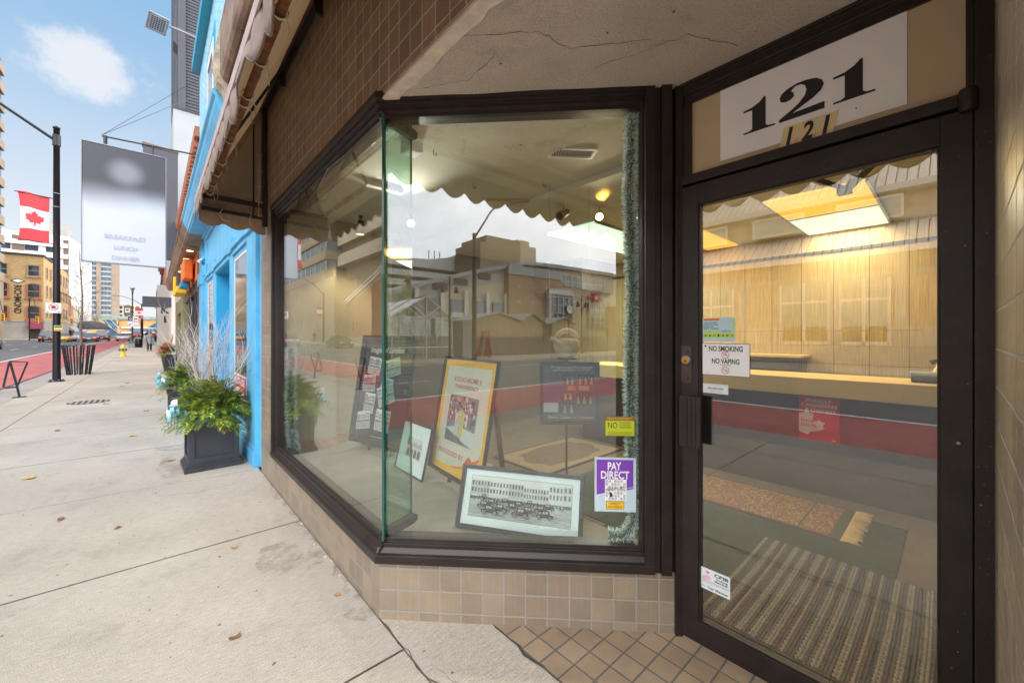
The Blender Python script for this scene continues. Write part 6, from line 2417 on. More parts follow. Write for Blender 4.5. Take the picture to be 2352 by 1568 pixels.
# ================================================================= VEHICLES
def car(name, label, cat, paint, loc, rz, kind='sedan', lights=True, L=4.6, group='cars on the road'):
    t = empty(name, (0, 0, 0), label, cat, group)
    h = {'sedan': 1.42, 'suv': 1.68, 'van': 1.95}[kind]
    hw = .88
    H2 = L / 2
    if kind == 'sedan':
        body = [(-H2, .35), (-H2, .78), (-H2 + .25, .93), (-H2 + 1.0, .98), (H2 - 1.15, .92), (H2 - .2, .74), (H2, .60), (H2, .30), (H2 - .3, .22), (-H2 + .3, .22)]
        cab = [(-H2 + .75, .95), (-H2 + 1.45, h), (-H2 + 2.7, h - .01), (H2 - 1.15, .90)]
    else:
        body = [(-H2, .38), (-H2, .95), (-H2 + .1, 1.03), (H2 - 1.1, 1.03), (H2 - .2, .88), (H2, .70), (H2, .32), (H2 - .3, .25), (-H2 + .3, .25)]
        cab = [(-H2 + .12, 1.0), (-H2 + .42, h), (H2 - 2.0, h), (H2 - 1.15, 1.0)]
    b = MB(paint)
    # body: rounded in section
    secs = [(-1, 0), (-.97, .5), (-.93, 1)]
    n = len(body)
    ring_ = []
    for s, pull in ((-hw, .08), (-hw + .10, 0), (hw - .10, 0), (hw, .08)):
        cx, cz = 0, .6
        ring_.append([(s, cx + (x - cx) * (1 - pull * .35), cz + (z - cz) * (1 - pull)) for x, z in body])
    vs = [p for r_ in ring_ for p in r_]
    fs = []
    for k in range(3):
        for i in range(n):
            j = (i + 1) % n
            fs.append((k * n + i, k * n + j, (k + 1) * n + j, (k + 1) * n + i))
    b.raw(vs, fs, True)
    b.raw(ring_[0], [tuple(range(n))[::-1]])
    b.raw(ring_[3], [tuple(range(n))])
    # roof slab
    rx = hw - .20
    b.hexa([(-rx, cab[1][0] + .05, h - .06), (rx, cab[1][0] + .05, h - .06), (rx, cab[2][0], h - .06), (-rx, cab[2][0], h - .06),
            (-rx + .08, cab[1][0] + .12, h + .01), (rx - .08, cab[1][0] + .12, h + .01), (rx - .08, cab[2][0] - .10, h + .01), (-rx + .08, cab[2][0] - .10, h + .01)])
    b.build('body', t, bevel=.02)
    b = MB('darkglass')
    m = len(cab)
    vs = [(-(hw - .08 if z < 1.1 else rx), x, z) for x, z in cab] + [((hw - .08 if z < 1.1 else rx), x, z) for x, z in cab]
    b.raw(vs, [(i, (i + 1) % m, m + (i + 1) % m, m + i) for i in range(m)] + [tuple(range(m))[::-1], tuple(range(m, 2 * m))])
    b.build('windows', t, bevel=.015)
    for sx in (-1, 1):
        for y in (-H2 + .85, H2 - .9):
            b = MB('black', 'steel')
            b.lathe([(.32, -.11), (.34, -.09), (.34, .09), (.32, .11)], 18, (sx * (hw - .09), y, .33), axis='x')
            b.use('steel').lathe([(.20, -.115), (.20, .115)], 12, (sx * (hw - .09), y, .33), axis='x')
            b.build('wheel', t)
    for s in (-1, 1):
        b = MB('taillight' if lights else 'redink')
        b.hexa([(s * .80, -H2 - .012, .66), (s * .48, -H2 - .012, .68), (s * .48, -H2 + .1, .68), (s * .80, -H2 + .1, .66), (s * .80, -H2 - .005, .82), (s * .52, -H2 - .005, .80), (s * .52, -H2 + .1, .80), (s * .80, -H2 + .12, .82)])
        b.build('tail_light', t)
        b = MB('paper')
        b.box(s * .78, s * .45, H2 - .08, H2 + .01, .56, .68)
        b.build('headlight', t)
        b = MB(paint)
        b.box(s * (hw - .02), s * (hw + .14), H2 - 1.62, H2 - 1.50, .94, 1.06)
        b.build('mirror', t, bevel=.02)
    b = MB('paper')
    b.box(-.2, .2, -H2 - .016, -H2 + .01, .50, .62)
    b.build('licence_plate', t)
    b = MB('black')
    b.box(-.75, .75, -H2 - .02, -H2 + .06, .24, .36)
    b.build('bumper', t, bevel=.01)
    put(t, loc, rz)
    return t


pt = {n: mat('car_paint_' + n, c, .25, .3, .6, var=.03, coat=.8) for n, c in dict(silver=(.45, .46, .48), black=(.02, .02, .025), grey=(.10, .105, .11), white=(.68, .69, .70), gold=(.78, .42, .02), red=(.30, .03, .03)).items()}
M.update({'p_' + k: v for k, v in pt.items()})
for row in [
    ('taxi', 'golden yellow taxi directly behind the light pole in the far lanes', 'taxi', 'p_gold', (-10.9, 97, gz(97) - .15), 0, 'sedan'),
    ('parked_car', 'grey hatchback left of the yellow taxi by the far kerb', 'car', 'p_grey', (-12.9, 101, gz(101) - .15), 0, 'suv'),
    ('car', 'silver car with glowing tail lights, right of the taxi', 'car', 'p_silver', (-9.5, 104, gz(104) - .15), 0, 'suv'),
    ('car', 'dark sedan with glowing tail lights in the middle lane', 'car', 'p_grey', (-7.7, 96, gz(96) - .15), 0, 'sedan'),
    ('car', 'black high roofed vehicle just beyond the dark sedan', 'car', 'p_black', (-6.9, 106, gz(106) - .15), 0, 'van'),
    ('car', 'light grey sedan far ahead in the red bus lane', 'car', 'p_silver', (-4.1, 104, gz(104) - .15), 0, 'sedan'),
    ('car', 'white car between the silver and the dark cars, farther off', 'car', 'p_white', (-9.3, 118, gz(118) - .15), 0, 'sedan'),
    ('car', 'dark red car farthest along beyond the lane sign', 'car', 'p_red', (-3.2, 150, gz(150) - .15), 0, 'suv'),
    ('car', 'black sedan across the street seen only in the street window reflection', 'car', 'p_black', (-14.9, 49.5, gz(49.5) - .15), PI, 'sedan'),
    ('car', 'silver car across the street in the street window reflection, behind the black sedan', 'car', 'p_silver', (-11.9, 61, gz(61) - .15), 0, 'sedan'),
]:
    car(*row)


# ================================================================= SIGNS, SIGNALS, LAMPS DOWN THE STREET
def street_extras():
    # lane sign on its post with a lantern above
    x, y = -1.60, 58.0
    z0 = gz(58)
    t = empty('lantern_post', (x, y, 0), 'brown lantern post holding the bus lane sign and a small green banner', 'street lamp')
    b = MB(mat('brown_pole', (.07, .03, .035), .5))
    b.lathe([(.09, 0), (.07, .5), (.05, 5.5), (.08, 5.8)], 12, (x, y, z0))
    b.build('shaft', t)
    b = MB('steel', 'white')
    b.lathe([(.08, 5.8), (.11, 6.05), (.22, 6.2), (.22, 6.24), (.0, 6.25)], 14, (x, y, z0))
    b.build('lantern', t)
    T = frame((x - .38, y - .06, 4.1), (1, 0)) @ Matrix.Scale(.9, 4)
    b = MB(mat('banner_green', (.16, .18, .12), .8), 'paper', T=T)
    b.box(-.32, .30, 0, .01, -.55, .60)
    b.use('paper').rect(-.2, -.2, .2, .3, -.002)
    b.k = 0
    b.disc(0, .08, .13, -.004)
    b.build('banner', t)
    T = frame((x + .05, y - .12, 2.98), (1, 0)) @ Matrix.Diagonal((.72, 1, .98, 1))
    b = MB('steel', 'paper', 'ink', T=T)
    b.box(-.58, .58, 0, .02, -.58, .58)
    b.use('paper').rect(-.56, -.56, .56, .56, -.002)
    b.use('ink').rect(-.54, .04, -.04, .54, -.004)
    b.use('paper').poly([(-.29, .12), (-.12, .29), (-.29, .46), (-.46, .29)], -.006)
    b.use('ink').poly([(-.29, .18), (-.19, .29), (-.29, .40), (-.39, .29)], -.008)
    b.rect(.10, .26, .46, .36, -.004)
    b.disc(.16, .22, .03, -.004, 10)
    b.disc(.40, .22, .03, -.004, 10)
    b.ring(.14, -.02, .06, .085, -.004)
    b.ring(.40, -.02, .06, .085, -.004)
    b.poly([(.14, -.02), (.24, .08), (.36, .08), (.40, -.02), (.38, -.02), (.34, .05), (.25, .05), (.16, -.02)], -.004)
    b.poly([(-.40, -.35), (-.24, -.19), (-.19, -.24), (-.35, -.40), (-.30, -.45), (-.45, -.45), (-.45, -.30)], -.004)
    b.rect(.10, -.46, .46, -.42, -.004)
    b.rect(.10, -.34, .14, -.42, -.004)
    b.rect(.42, -.34, .46, -.42, -.004)
    tag(b.build('bus_lane_sign'), 'square white bus and bicycle lane sign with a black diamond panel', 'sign')
    # more lamp posts along the right kerb
    pr = None
    for i, (py, lab) in enumerate(((78, 'black curved arm street lamp just right of the lane sign'), (105, 'second black curved arm street lamp past the lane sign'), (140, 'third black curved arm street lamp, smallest, near the skybridge'))):
        if pr is None:
            t = empty('street_lamp', (0, 0, 0))
            b = MB('pole')
            b.lathe([(.11, 0), (.08, 1), (.06, 5.6)], 10)
            b.build('shaft', t)
            b = MB('pole')
            b.tube([(0, 0, 5.45), (-.8, 0, 6.1), (-1.9, 0, 6.55), (-2.6, 0, 6.6)], [.04, .035, .03, .03], 6)
            b.build('arm', t)
            b = MB('steel')
            b.box(-3.1, -2.5, -.12, .12, 6.55, 6.66)
            b.build('lamp_head', t, bevel=.02)
            pr = t
        else:
            t = copy_tree(pr)
        tag(t, lab, 'street lamp', 'curved arm street lamps on the near kerb')
        put(t, (-1.2 - .35 * i, py, gz(py)))
    # banner with leaf on first one
    T = frame((-1.30, 70.0, 4.3), (1, 0))
    b = MB('redink', 'paper', T=T)
    b.box(-.40, .35, 0, .02, -.6, .75)
    b.use('paper').rect(-.40, -.22, .35, .38, -.003)
    b.use('redink').poly(maple(-.02, .08, .26), -.006)
    tag(b.build('leaf_banner'), 'small red and white maple leaf banner beyond the lane sign', 'banner')
    # trash can and newspaper box
    b = MB('pole', 'darkcloth')
    b.lathe([(.26, 0), (.30, .1), (.30, .9), (.26, .96), (.26, 1.0)], 16, (-1.10, 57, gz(57) - .1))
    tag(b.build('litter_bin'), 'round black litter bin on the sidewalk left of the walking person', 'litter bin')
    t = empty('newspaper_box', (-1.6, 56.2, .26), 'low grey and green newspaper box beside the litter bin', 'newspaper box')
    b = MB(mat('box_green', (.05, .18, .12), .5), 'paper')
    b.box(-1.85, -1.4, 56.0, 56.4, .70, .93)
    b.build('lid', t, bevel=.01)
    b = MB('steel')
    b.box(-1.85, -1.4, 56.0, 56.4, .26, .70)
    b.build('case', t, bevel=.01)

    # traffic signals
    def signal(label, px, py, z, post=None, arm=0, red=False, group='yellow traffic signals at the crossing'):
        s = empty('traffic_signal', (px, py, 0), label, 'traffic light', group)
        if post is not None:
            b = MB('pole')
            b.tube([(post, py, 0), (post, py, z + arm)], .09, 8)
            b.tube([(post, py, z + arm - .3), ((post + px) / 2, py, z + arm + .25), (px, py, z + .75)], .05, 6)
            b.build('mast', s)
        b = MB('signal_amber')
        b.box(px - .21, px + .21, py - .14, py + .14, z - .65, z + .65)
        b.build('housing', s, bevel=.03)
        for k in range(3):
            b = MB('signal_red' if (k == 0 and red) else 'ink')
            b.lathe([(.13, -.20), (.13, -.13)], 14, (px, py, z + .42 - .42 * k), axis='y')
            b.build('lens', s)
            b = MB('signal_amber')
            b.lathe([(.155, -.32), (.155, -.14)], 14, (px, py, z + .42 - .42 * k), axis='y')
            b.build('visor', s) if False else None
    signal('traffic light hanging left of the yellow brick hotel sign', -18.9, 108, 4.6, -19.8, 3.3)
    signal('traffic light in front of the yellow brick hotel corner', -15.7, 112, 4.4, -16.6, 4)
    signal('lower traffic light near the maroon awning', -15.1, 118, 1.9)
    signal('traffic light right of the light pole, at the middle of the street', -10.3, 101, 4.2, None, 0, True)
    signal('traffic light left of the bus lane sign', -4.5, 120, 7.0, -3.4, 1.0, True)
    signal('distant traffic light over the road before the skybridge', -8.0, 175, 5.2, -2.9, 1)
    # black lamp at left kerb with pale banner
    t = empty('street_lamp', (-21.0, 112, 0), 'black post with a pale blue banner at the far left kerb', 'street lamp')
    b = MB('pole')
    b.lathe([(.30, 0), (.28, 1.4), (.12, 2.2), (.10, 7.5)], 12, (-21.2, 112, 0))
    b.lathe([(.10, 7.5), (.35, 8.1), (.35, 8.2)], 12, (-21.2, 112, 0))
    b.build('shaft', t)
    b = MB(mat('pale_blue_banner', (.35, .48, .56), .8), 'paper')
    b.box(-20.9, -19.9, 111.9, 112.0, 3.6, 5.4)
    b.use('paper').box(-20.7, -20.1, 111.88, 111.9, 4.2, 5.0)
    b.build('banner', t)
    # street lamps across the street (seen in reflections)
    for (x, y, z, ax, lab) in ((-17.4, 64, 8.0, 3, 'black street lamp across the street with a red leaf banner, in the street window reflection'),
                               (-17.4, -11.2, 7.8, 2.6, 'brown street lamp with a long slanting arm reflected in the splayed window')):
        t = empty('street_lamp', (x, y, 0), lab, 'street lamp')
        b = MB('pole')
        b.lathe([(.17, 0), (.15, .6), (.12, z)], 12, (x, y, 0))
        b.build('shaft', t)
        b = MB('pole')
        b.tube([(x, y, z - .3), (x + ax * .5, y - .3, z + 1.1), (x + ax, y - .6, z + 1.9)], [.06, .05, .04], 8)
        b.build('arm', t)
        b = MB('steel')
        b.box(x + ax, x + ax + .6, y - .75, y - .45, z + 1.85, z + 1.95)
        b.build('lamp_head', t, bevel=.02)
        if y > 0:
            T = frame((x + .55, y + .05, 4.4), (-1, 0))
            b = MB('redink', 'paper', T=T)
            b.box(-.4, .4, -.01, .01, 0, 1.4)
            b.use('paper').rect(-.4, .4, .4, 1.0, .014)
            b.rect(-.4, .4, .4, 1.0, -.014)
            b.use('redink').poly(maple(0, .7, .26), -.018)
            b.build('banner', t)
    for (x, y, h, lab) in ((-19, -10.4, 5.2, 'twin headed dark lantern post beside the glass pavilion, reflected'), (-19, -23.3, 4.9, 'dark lantern post with a hanging lamp beside the market clock, reflected')):
        t = empty('lantern_post', (x, y, 0), lab, 'street lamp')
        b = MB('pole')
        b.lathe([(.11, 0), (.07, 1), (.055, h)], 10, (x, y, 0))
        b.build('shaft', t)
        b = MB('pole')
        for s in (-1, 1):
            b.tube([(x, y, h - .5), (x, y + s * .4, h - .4), (x, y + s * .5, h - .6)], .02, 5)
            b.lathe([(.05, -.55), (.17, -.95), (.17, -.99)], 10, (x, y + s * .5, h))
        b.build('lantern', t)
    t = empty('street_clock', (-19.5, -21.9, 0), 'round faced street clock on a post, reflected beside the wooden stalls', 'clock')
    b = MB('pole')
    b.lathe([(.08, 0), (.06, 3.2)], 10, (-19.5, -22.2, 0))
    b.build('post', t)
    b = MB('pole', 'paper', 'ink')
    b.lathe([(.42, -.12), (.42, .12)], 24, (-19.5, -22.2, 3.7), axis='x')
    b.use('paper').lathe([(.36, -.125), (.36, .125)], 24, (-19.5, -22.2, 3.7), axis='x')
    b.use('ink').box(-19.37, -19.36, -22.22, -22.18, 3.7, 3.98)
    b.box(-19.37, -19.36, -22.2, -22.0, 3.68, 3.72)
    b.build('clock_face', t)


street_extras()


def leaves():
    random.seed(77)
    cols = [mat('fallen_leaf_a', (.42, .22, .08), .8, var=.3), mat('fallen_leaf_b', (.55, .38, .06), .8, var=.3), mat('fallen_leaf_c', (.22, .10, .05), .8, var=.3)]
    spots = [(-.22, 8.1, .07, 1), (-.95, 6.4, .07, 1), (-1.05, 5.2, .06, 2), (-1.45, 5.9, .08, 0), (-1.35, 14.0, .06, 0), (-.75, 12.3, .09, 1), (.42, 3.35, .04, 0), (.30, 2.35, .05, 2), (.22, 1.65, .03, 2), (.05, 1.9, .03, 2),
             (-.9, 3.0, .05, 0), (-.4, 2.2, .03, 2), (.1, 1.3, .025, 0), (-.65, 16.2, .10, 0), (-.1, 10.6, .07, 0), (-.6, 17.2, .1, 2), (-1.1, 9.3, .07, 2), (1.40, .88, .035, 0), (.78, 2.35, .03, 0), (-.2, 4.3, .04, 2), (-.55, 4.8, .05, 2), (.15, 6.2, .05, 0)]
    for (x, y, s, k) in spots:
        s *= .62 if y < 4 else .8
        a = random.uniform(0, 6.28)
        b = MB(cols[k])
        pts = []
        for q in range(11):
            th = 2 * PI * q / 11
            r = s * (.5 + .5 * abs(math.sin(th * 1.5 + .4))) * (1 if k != 2 else (.35 + .65 * abs(math.cos(th))))
            pts.append((x + r * math.cos(th + a), y + r * math.sin(th + a), .004 + random.uniform(0, .25) * s))
        c = (x, y, .003)
        b.raw([c] + pts, [(0, 1 + q, 1 + (q + 1) % 11) for q in range(11)])
        o = b.build('fallen_leaf')
        nm = {0: 'curled brown leaf', 1: 'yellow fallen leaf', 2: 'dark shrivelled leaf'}[k]
        where = 'near the shop front' if y < 4 else 'beyond the first joints' if y < 9 else 'far down the walk'
        tag(o, '%s lying on the sidewalk %s' % (nm, where), 'leaf', 'fallen leaves on the sidewalk')


leaves()

# ================================================================= BUILDINGS
M['brick_blue'] = brickmat('blue_painted_brick', (.42, .66, .80), (.30, .58, .76), (.10, .42, .62), .30, .09, .012, .5, .5, .18, .006)
M['brick_pink'] = brickmat('pinkish_brick', (.46, .30, .24), (.38, .25, .20), (.28, .22, .19), .30, .09, .012, .5, .8, .12, .006)
M['brick_yellow'] = brickmat('yellow_brick', (.55, .37, .16), (.44, .28, .12), (.42, .30, .18), .42, .14, .014, .5, .8, .28, .004)
M['brick_red'] = brickmat('red_brick', (.42, .15, .075), (.34, .12, .06), (.30, .18, .12), .30, .10, .010, .5, .8, .15, .003)
M['brick_tan'] = brickmat('tan_brick', (.40, .26, .15), (.35, .22, .13), (.32, .22, .15), .30, .10, .008, .5, .8, .12, .003)
M['siding'] = brickmat('charcoal_siding', (.060, .064, .085), (.055, .058, .078), (.008, .008, .012), 60, .17, .03, 0, .5, .1, .03)
M['stone_grey'] = mat('grey_stone', (.36, .34, .31), .85, var=.15, vscale=.4)
M['stone_brown'] = mat('brown_stone', (.30, .225, .165), .85, var=.16, vscale=.3, bump=.01, bscale=9)
M['stone_dark'] = mat('dark_brown_stone', (.15, .11, .085), .85, var=.15, vscale=.4)
M['render_white'] = mat('white_render', (.66, .65, .63), .8, var=.08, vscale=.2)
M['render_cream'] = mat('cream_render', (.52, .45, .34), .8, var=.1, vscale=.3)
M['dark_panel'] = mat('dark_grey_panel', (.055, .055, .068), .5, var=.08, vscale=1.5)
M['pale_panel'] = mat('pale_grey_panel', (.34, .36, .38), .6, var=.06, vscale=1)
M['maroon'] = mat('maroon_canvas', (.22, .03, .06), .8, var=.1)
M['darkcanvas'] = mat('dark_grey_canvas', (.05, .055, .065), .8, var=.1)
M['metal_roof'] = brickmat('standing_seam_roof', (.72, .68, .62), (.68, .64, .58), (.12, .11, .10), .42, 60, .028, 0, .45, .1, .02)
M['glass_wall'] = mat('pale_green_glass', (.20, .30, .27), .12, 0, 1.0, var=.3, vscale=.8)
M['olive'] = mat('olive_paint', (.20, .18, .09), .6, var=.1)
M['planks'] = brickmat('plank_boards', (.50, .36, .20), (.42, .30, .17), (.12, .08, .05), .16, 30, .012, 0, .7, .18, .006)
M['frame_white'] = mat('white_frame', (.62, .61, .58), .6, var=.04)
M['frame_dark'] = mat('dark_frame', (.04, .035, .035), .5, var=.1)


def wall(t, T, x0, x1, z0, z1, m, depth=8.0, name='wall', y=0.0):
    b = MB(m, T=T)
    b.box(x0, x1, y, y + depth, z0, z1)
    return b.build(name, t)


def cells(t, T, xs, zs, w, h, fm_, gm, fw=.08, arch=False, sill=False, bars=1, name='window', pr=.05):
    """window parts (frame > pane); the first is built, the rest are copies"""
    first = None
    x0, z0 = xs[0], zs[0]
    R3 = T.to_3x3()
    out = []
    for z in zs:
        for x in xs:
            if first is None:
                b = MB(fm_, T=T)
                b.box(x - w / 2 - fw, x - w / 2, -pr, .01, z, z + h)
                b.box(x + w / 2, x + w / 2 + fw, -pr, .01, z, z + h)
                b.box(x - w / 2 - fw, x + w / 2 + fw, -pr, .01, z - fw, z)
                if arch:
                    pts = [(x - w / 2 - fw, z + h)] + [(x - (w / 2 + fw) * math.cos(PI * i / 10), z + h + (w / 2 + fw) * .5 * math.sin(PI * i / 10)) for i in range(1, 10)] + [(x + w / 2 + fw, z + h)] + \
                          [(x + (w / 2) * math.cos(PI * i / 10), z + h + (w / 2) * .42 * math.sin(PI * i / 10)) for i in range(0, 11)]
                    b.ext([(p[0], -pr, p[1]) for p in pts], (0, pr + .01, 0))
                else:
                    b.box(x - w / 2 - fw, x + w / 2 + fw, -pr, .01, z + h, z + h + fw)
                for k in range(bars):
                    zz = z + h * (k + 1) / (bars + 1)
                    b.box(x - w / 2, x + w / 2, -pr * .6, .01, zz - fw * .25, zz + fw * .25)
                if sill: b.box(x - w / 2 - fw * 1.6, x + w / 2 + fw * 1.6, -pr * 2, .01, z - fw * 2, z - fw)
                first = b.build(name, t)
                g = MB(gm, T=T)
                if arch:
                    g.poly([(x - w / 2, z), (x + w / 2, z)] + [(x + (w / 2) * math.cos(PI * i / 10), z + h + (w / 2) * .42 * math.sin(PI * i / 10)) for i in range(11)], -pr * .3)
                else:
                    g.rect(x - w / 2, z, x + w / 2, z + h, -pr * .3)
                g.build('pane', first)
                out.append(first)
            else:
                c = copy_tree(first, t)
                c.location = R3 @ Vector((x - x0, 0, z - z0))
                out.append(c)
    return out


# ---------------------------------------------------------------- blue shop
def blue_shop():
    t = empty('blue_shop', (.88, 9, 0), 'bright blue painted shop with moulded cornice right beyond the tiled shop', 'building')
    X = lambda y: 2.007 - y
    T = FM
    b = MB('blue', T=T)
    b.box(X(12.75), X(5.1), .30, .45, -.02, 3.7)
    b.box(X(10.95), X(5.1), .0, .295, 2.80, 3.70)
    b.build('wall', t)
    b = MB('brick_blue', T=T)
    b.box(X(12.75), X(5.12), -.004, .30, 4.1, 8.3)
    b.build('upper_wall', t)
    for y0, y1, pr in ((5.12, 5.26, .02), (5.26, 5.84, -.022), (7.02, 7.40, -.012), (9.2, 9.62, -.012), (10.75, 11.15, -.015), (11.95, 12.72, -.02)):
        b = MB('blue', T=T)
        b.box(X(y1), X(y0), pr, .30, .16 if y1 - y0 > .3 else 0, 2.80 if y1 < 11 else 3.7)
        if y1 - y0 > .3:
            b.box(X(y1) - .03, X(y0) + .03, pr - .03, .30, 0, .16)
            b.box(X(y1) - .015, X(y0) + .015, pr - .015, .30, .16, .22)
            b.box(X(y1) - .02, X(y0) + .02, pr - .03, .30, 2.70, 2.90 if y1 < 11 else 3.0)
        b.build('pilaster', t, bevel=.004)
    for y0, y1 in ((5.84, 7.02), (7.40, 9.2), (9.62, 10.75)):
        b = MB('blue', T=T)
        b.box(X(y1), X(y0), -.05, .30, 2.72, 2.80)
        b.box(X(y1), X(y0), -.02, .30, 2.66, 2.72)
        b.box(X(y1), X(y0), -.035, .30, 2.63, 2.66)
        b.build('lintel', t, bevel=.003)
    for y0, y1 in ((5.84, 7.02), (9.62, 10.75)):
        b = MB('blue', T=T)
        b.box(X(y1), X(y0), -.05, .30, 0, .14)
        b.box(X(y1), X(y0), -.03, .30, .14, .20)
        b.box(X(y1), X(y0), .02, .30, .20, .42)
        b.box(X(y1), X(y0), -.04, .30, .42, .50)
        b.build('stall_riser', t, bevel=.003)
        b = MB('blue', T=T)
        b.box(X(y1), X(y1) + .05, -.008, .08, .50, 2.63)
        b.box(X(y0) - .05, X(y0), -.008, .08, .50, 2.63)
        b.box(X(y1) + .05, X(y0) - .05, -.008, .08, 2.57, 2.63)
        b.use('white').box(X(y1) + .05, X(y1) + .07, -.004, .07, .50, 2.57)
        b.box(X(y1) + .07, X(y0) - .05, -.004, .07, 2.54, 2.57)
        w = b.build('window_frame', t)
        b = MB('darkglass', T=T)
        b.box(X(y1) + .05, X(y0) - .05, .002, .012, .50, 2.57)
        b.build('pane', w)
    # door recess
    b = MB('blue_deep', 'pale_panel', T=T)
    b.box(X(9.2), X(9.18), 0, 1.2, 0, 2.66)
    b.box(X(7.42), X(7.40), .30, 1.2, 0, 2.66)
    b.box(X(9.2), X(7.4), 0, 1.2, 2.62, 2.66)
    b.build('recess', t)
    b = MB('steel', 'darkglass', T=T)
    b.box(X(9.17), X(8.9), .75, .80, 0, 2.60)
    b.use('steel').box(X(8.85), X(8.78), .75, .80, 0, 2.60)
    b.box(X(8.78), X(7.5), .76, .79, 0, .25)
    b.box(X(8.78), X(7.5), .76, .79, 2.3, 2.60)
    b.use('darkglass').box(X(8.78), X(7.5), .77, .78, .25, 2.3)
    b.build('door', t)
    # narrow side doorway
    b = MB('blue_deep', T=T)
    b.box(X(11.95), X(11.15), .12, .16, 0, 3.2)
    b.build('door', t)
    b = MB('blue', T=T)
    b.box(X(11.95), X(11.15), -.04, .3, 3.2, 3.3)
    b.box(X(11.95), X(11.15), .02, .3, 3.3, 3.7)
    b.build('lintel', t)
    # projecting cornice, shared line with the brown shop
    prof = [(.45, 4.02), (.455, 3.98), (.48, 3.96), (.485, 3.90), (.52, 3.82), (.545, 3.78), (.55, 3.73), (.575, 3.72), (.58, 3.70), (.88, 3.70), (.88, 4.12), (.50, 4.06)]
    b = MB('blue')
    for y0, y1 in ((5.12, 7.9), (7.905, 11.1)):
        b.ext([(x, y0, z) for x, z in prof], (0, y1 - y0, 0))
    b.build('cornice', t, bevel=.003)
    b = MB('blue')
    b.box(.80, .875, 5.12, 11.1, 3.62, 3.698)
    b.box(.84, .875, 5.12, 11.1, 3.56, 3.62)
    b.build('bed_moulding', t, bevel=.004)
    b = MB('teal')
    b.box(.72, .878, 5.0, 12.75, 8.05, 8.30)
    b.build('parapet', t)
    # upper windows with deep teal reveals
    for y0 in (6.2, 9.3):
        b = MB('teal', T=T)
        b.box(X(y0 + 1.5), X(y0), -.012, .0, 5.0, 7.4)
        f = b.build('window', t)
        b = MB('frame_white', T=T)
        for a, c, z0, z1 in ((X(y0 + 1.3), X(y0 + .2), 5.15, 5.3), (X(y0 + 1.3), X(y0 + .2), 7.0, 7.2), (X(y0 + 1.3), X(y0 + 1.2), 5.3, 7.0), (X(y0 + .3), X(y0 + .2), 5.3, 7.0)):
            b.box(a, c, -.03, -.013, z0, z1)
        b.build('frame', f)
        b = MB('darkglass', T=T)
        b.box(X(y0 + 1.2), X(y0 + .3), -.016, -.013, 5.3, 7.0)
        b.build('pane', f)
        b = MB('white', T=T)
        b.box(X(y0 + 1.6), X(y0 - .1), -.09, -.005, 4.85, 5.0)
        b.build('sill', f)
    # conduit, camera
    b = MB('blue')
    b.tube([(.86, 10.95, 3.60), (.86, 10.95, 3.0)], .018, 8)
    b.box(.80, .875, 10.86, 11.04, 2.78, 3.0)
    b.build('conduit', t)
    b = MB('white')
    b.tube([(.86, 11.7, 3.25), (.78, 11.6, 3.18)], .035, 10)
    tag(b.build('security_camera'), 'small white security camera over the narrow blue doorway', 'camera')
    # gooseneck lamp lit at the soffit
    b = MB('bulb_warm')
    b.tube([(.55, 6.55, 3.66), (.52, 6.50, 3.64)], [.02, .03], 8)
    tag(b.build('downlight'), 'tiny lit lamp under the blue soffit', 'lamp')
    # for-lease sign
    T2 = frame((.868, 6.92, 0), (0, -1))
    b = MB('paper', 'redink', T=T2)
    b.box(0, 1.02, -.004, 0, .645, .955)
    b.use('redink').rect(.025, .665, .995, .935, -.006)
    b.use('paper').text('MULTI-USE', .51, .825, .085, -.009, w=.84, bold=.03)
    b.text('POTENTIAL', .51, .695, .085, -.009, w=.84, bold=.03)
    tag(b.build('property_sign'), 'red and white MULTI-USE POTENTIAL sign in the blue shop window', 'sign')
    # wall lamp on its arm, high up
    t2 = empty('wall_floodlight', (.88, 12.4, 8.77), 'square grey LED floodlight on a long arm high on the blue wall', 'floodlight')
    b = MB('steel')
    b.tube([(.88, 12.36, 8.72), (.45, 12.38, 8.76), (.28, 12.4, 8.77)], .028, 8)
    b.build('arm', t2)
    T3 = Matrix.Translation((.08, 12.4, 8.72)) @ Matrix.Rotation(.2, 4, 'Z') @ Matrix.Rotation(-.55, 4, 'X') @ Matrix.Scale(.62, 4)
    b = MB('steel', T=T3)
    b.box(-.30, .30, -.34, .34, 0, .07)
    b.box(-.10, .10, .05, .30, .07, .16)
    b.build('housing', t2, bevel=.02)
    b = MB('pale_panel', 'frame_dark', T=T3)
    b.box(-.24, .24, -.28, .28, -.012, -.001)
    b.use('frame_dark')
    for i in range(6):
        for j in range(7):
            b.box(-.20 + i * .07, -.155 + i * .07, -.24 + j * .07, -.20 + j * .07, -.018, -.013)
    b.build('led_panel', t2)


blue_shop()


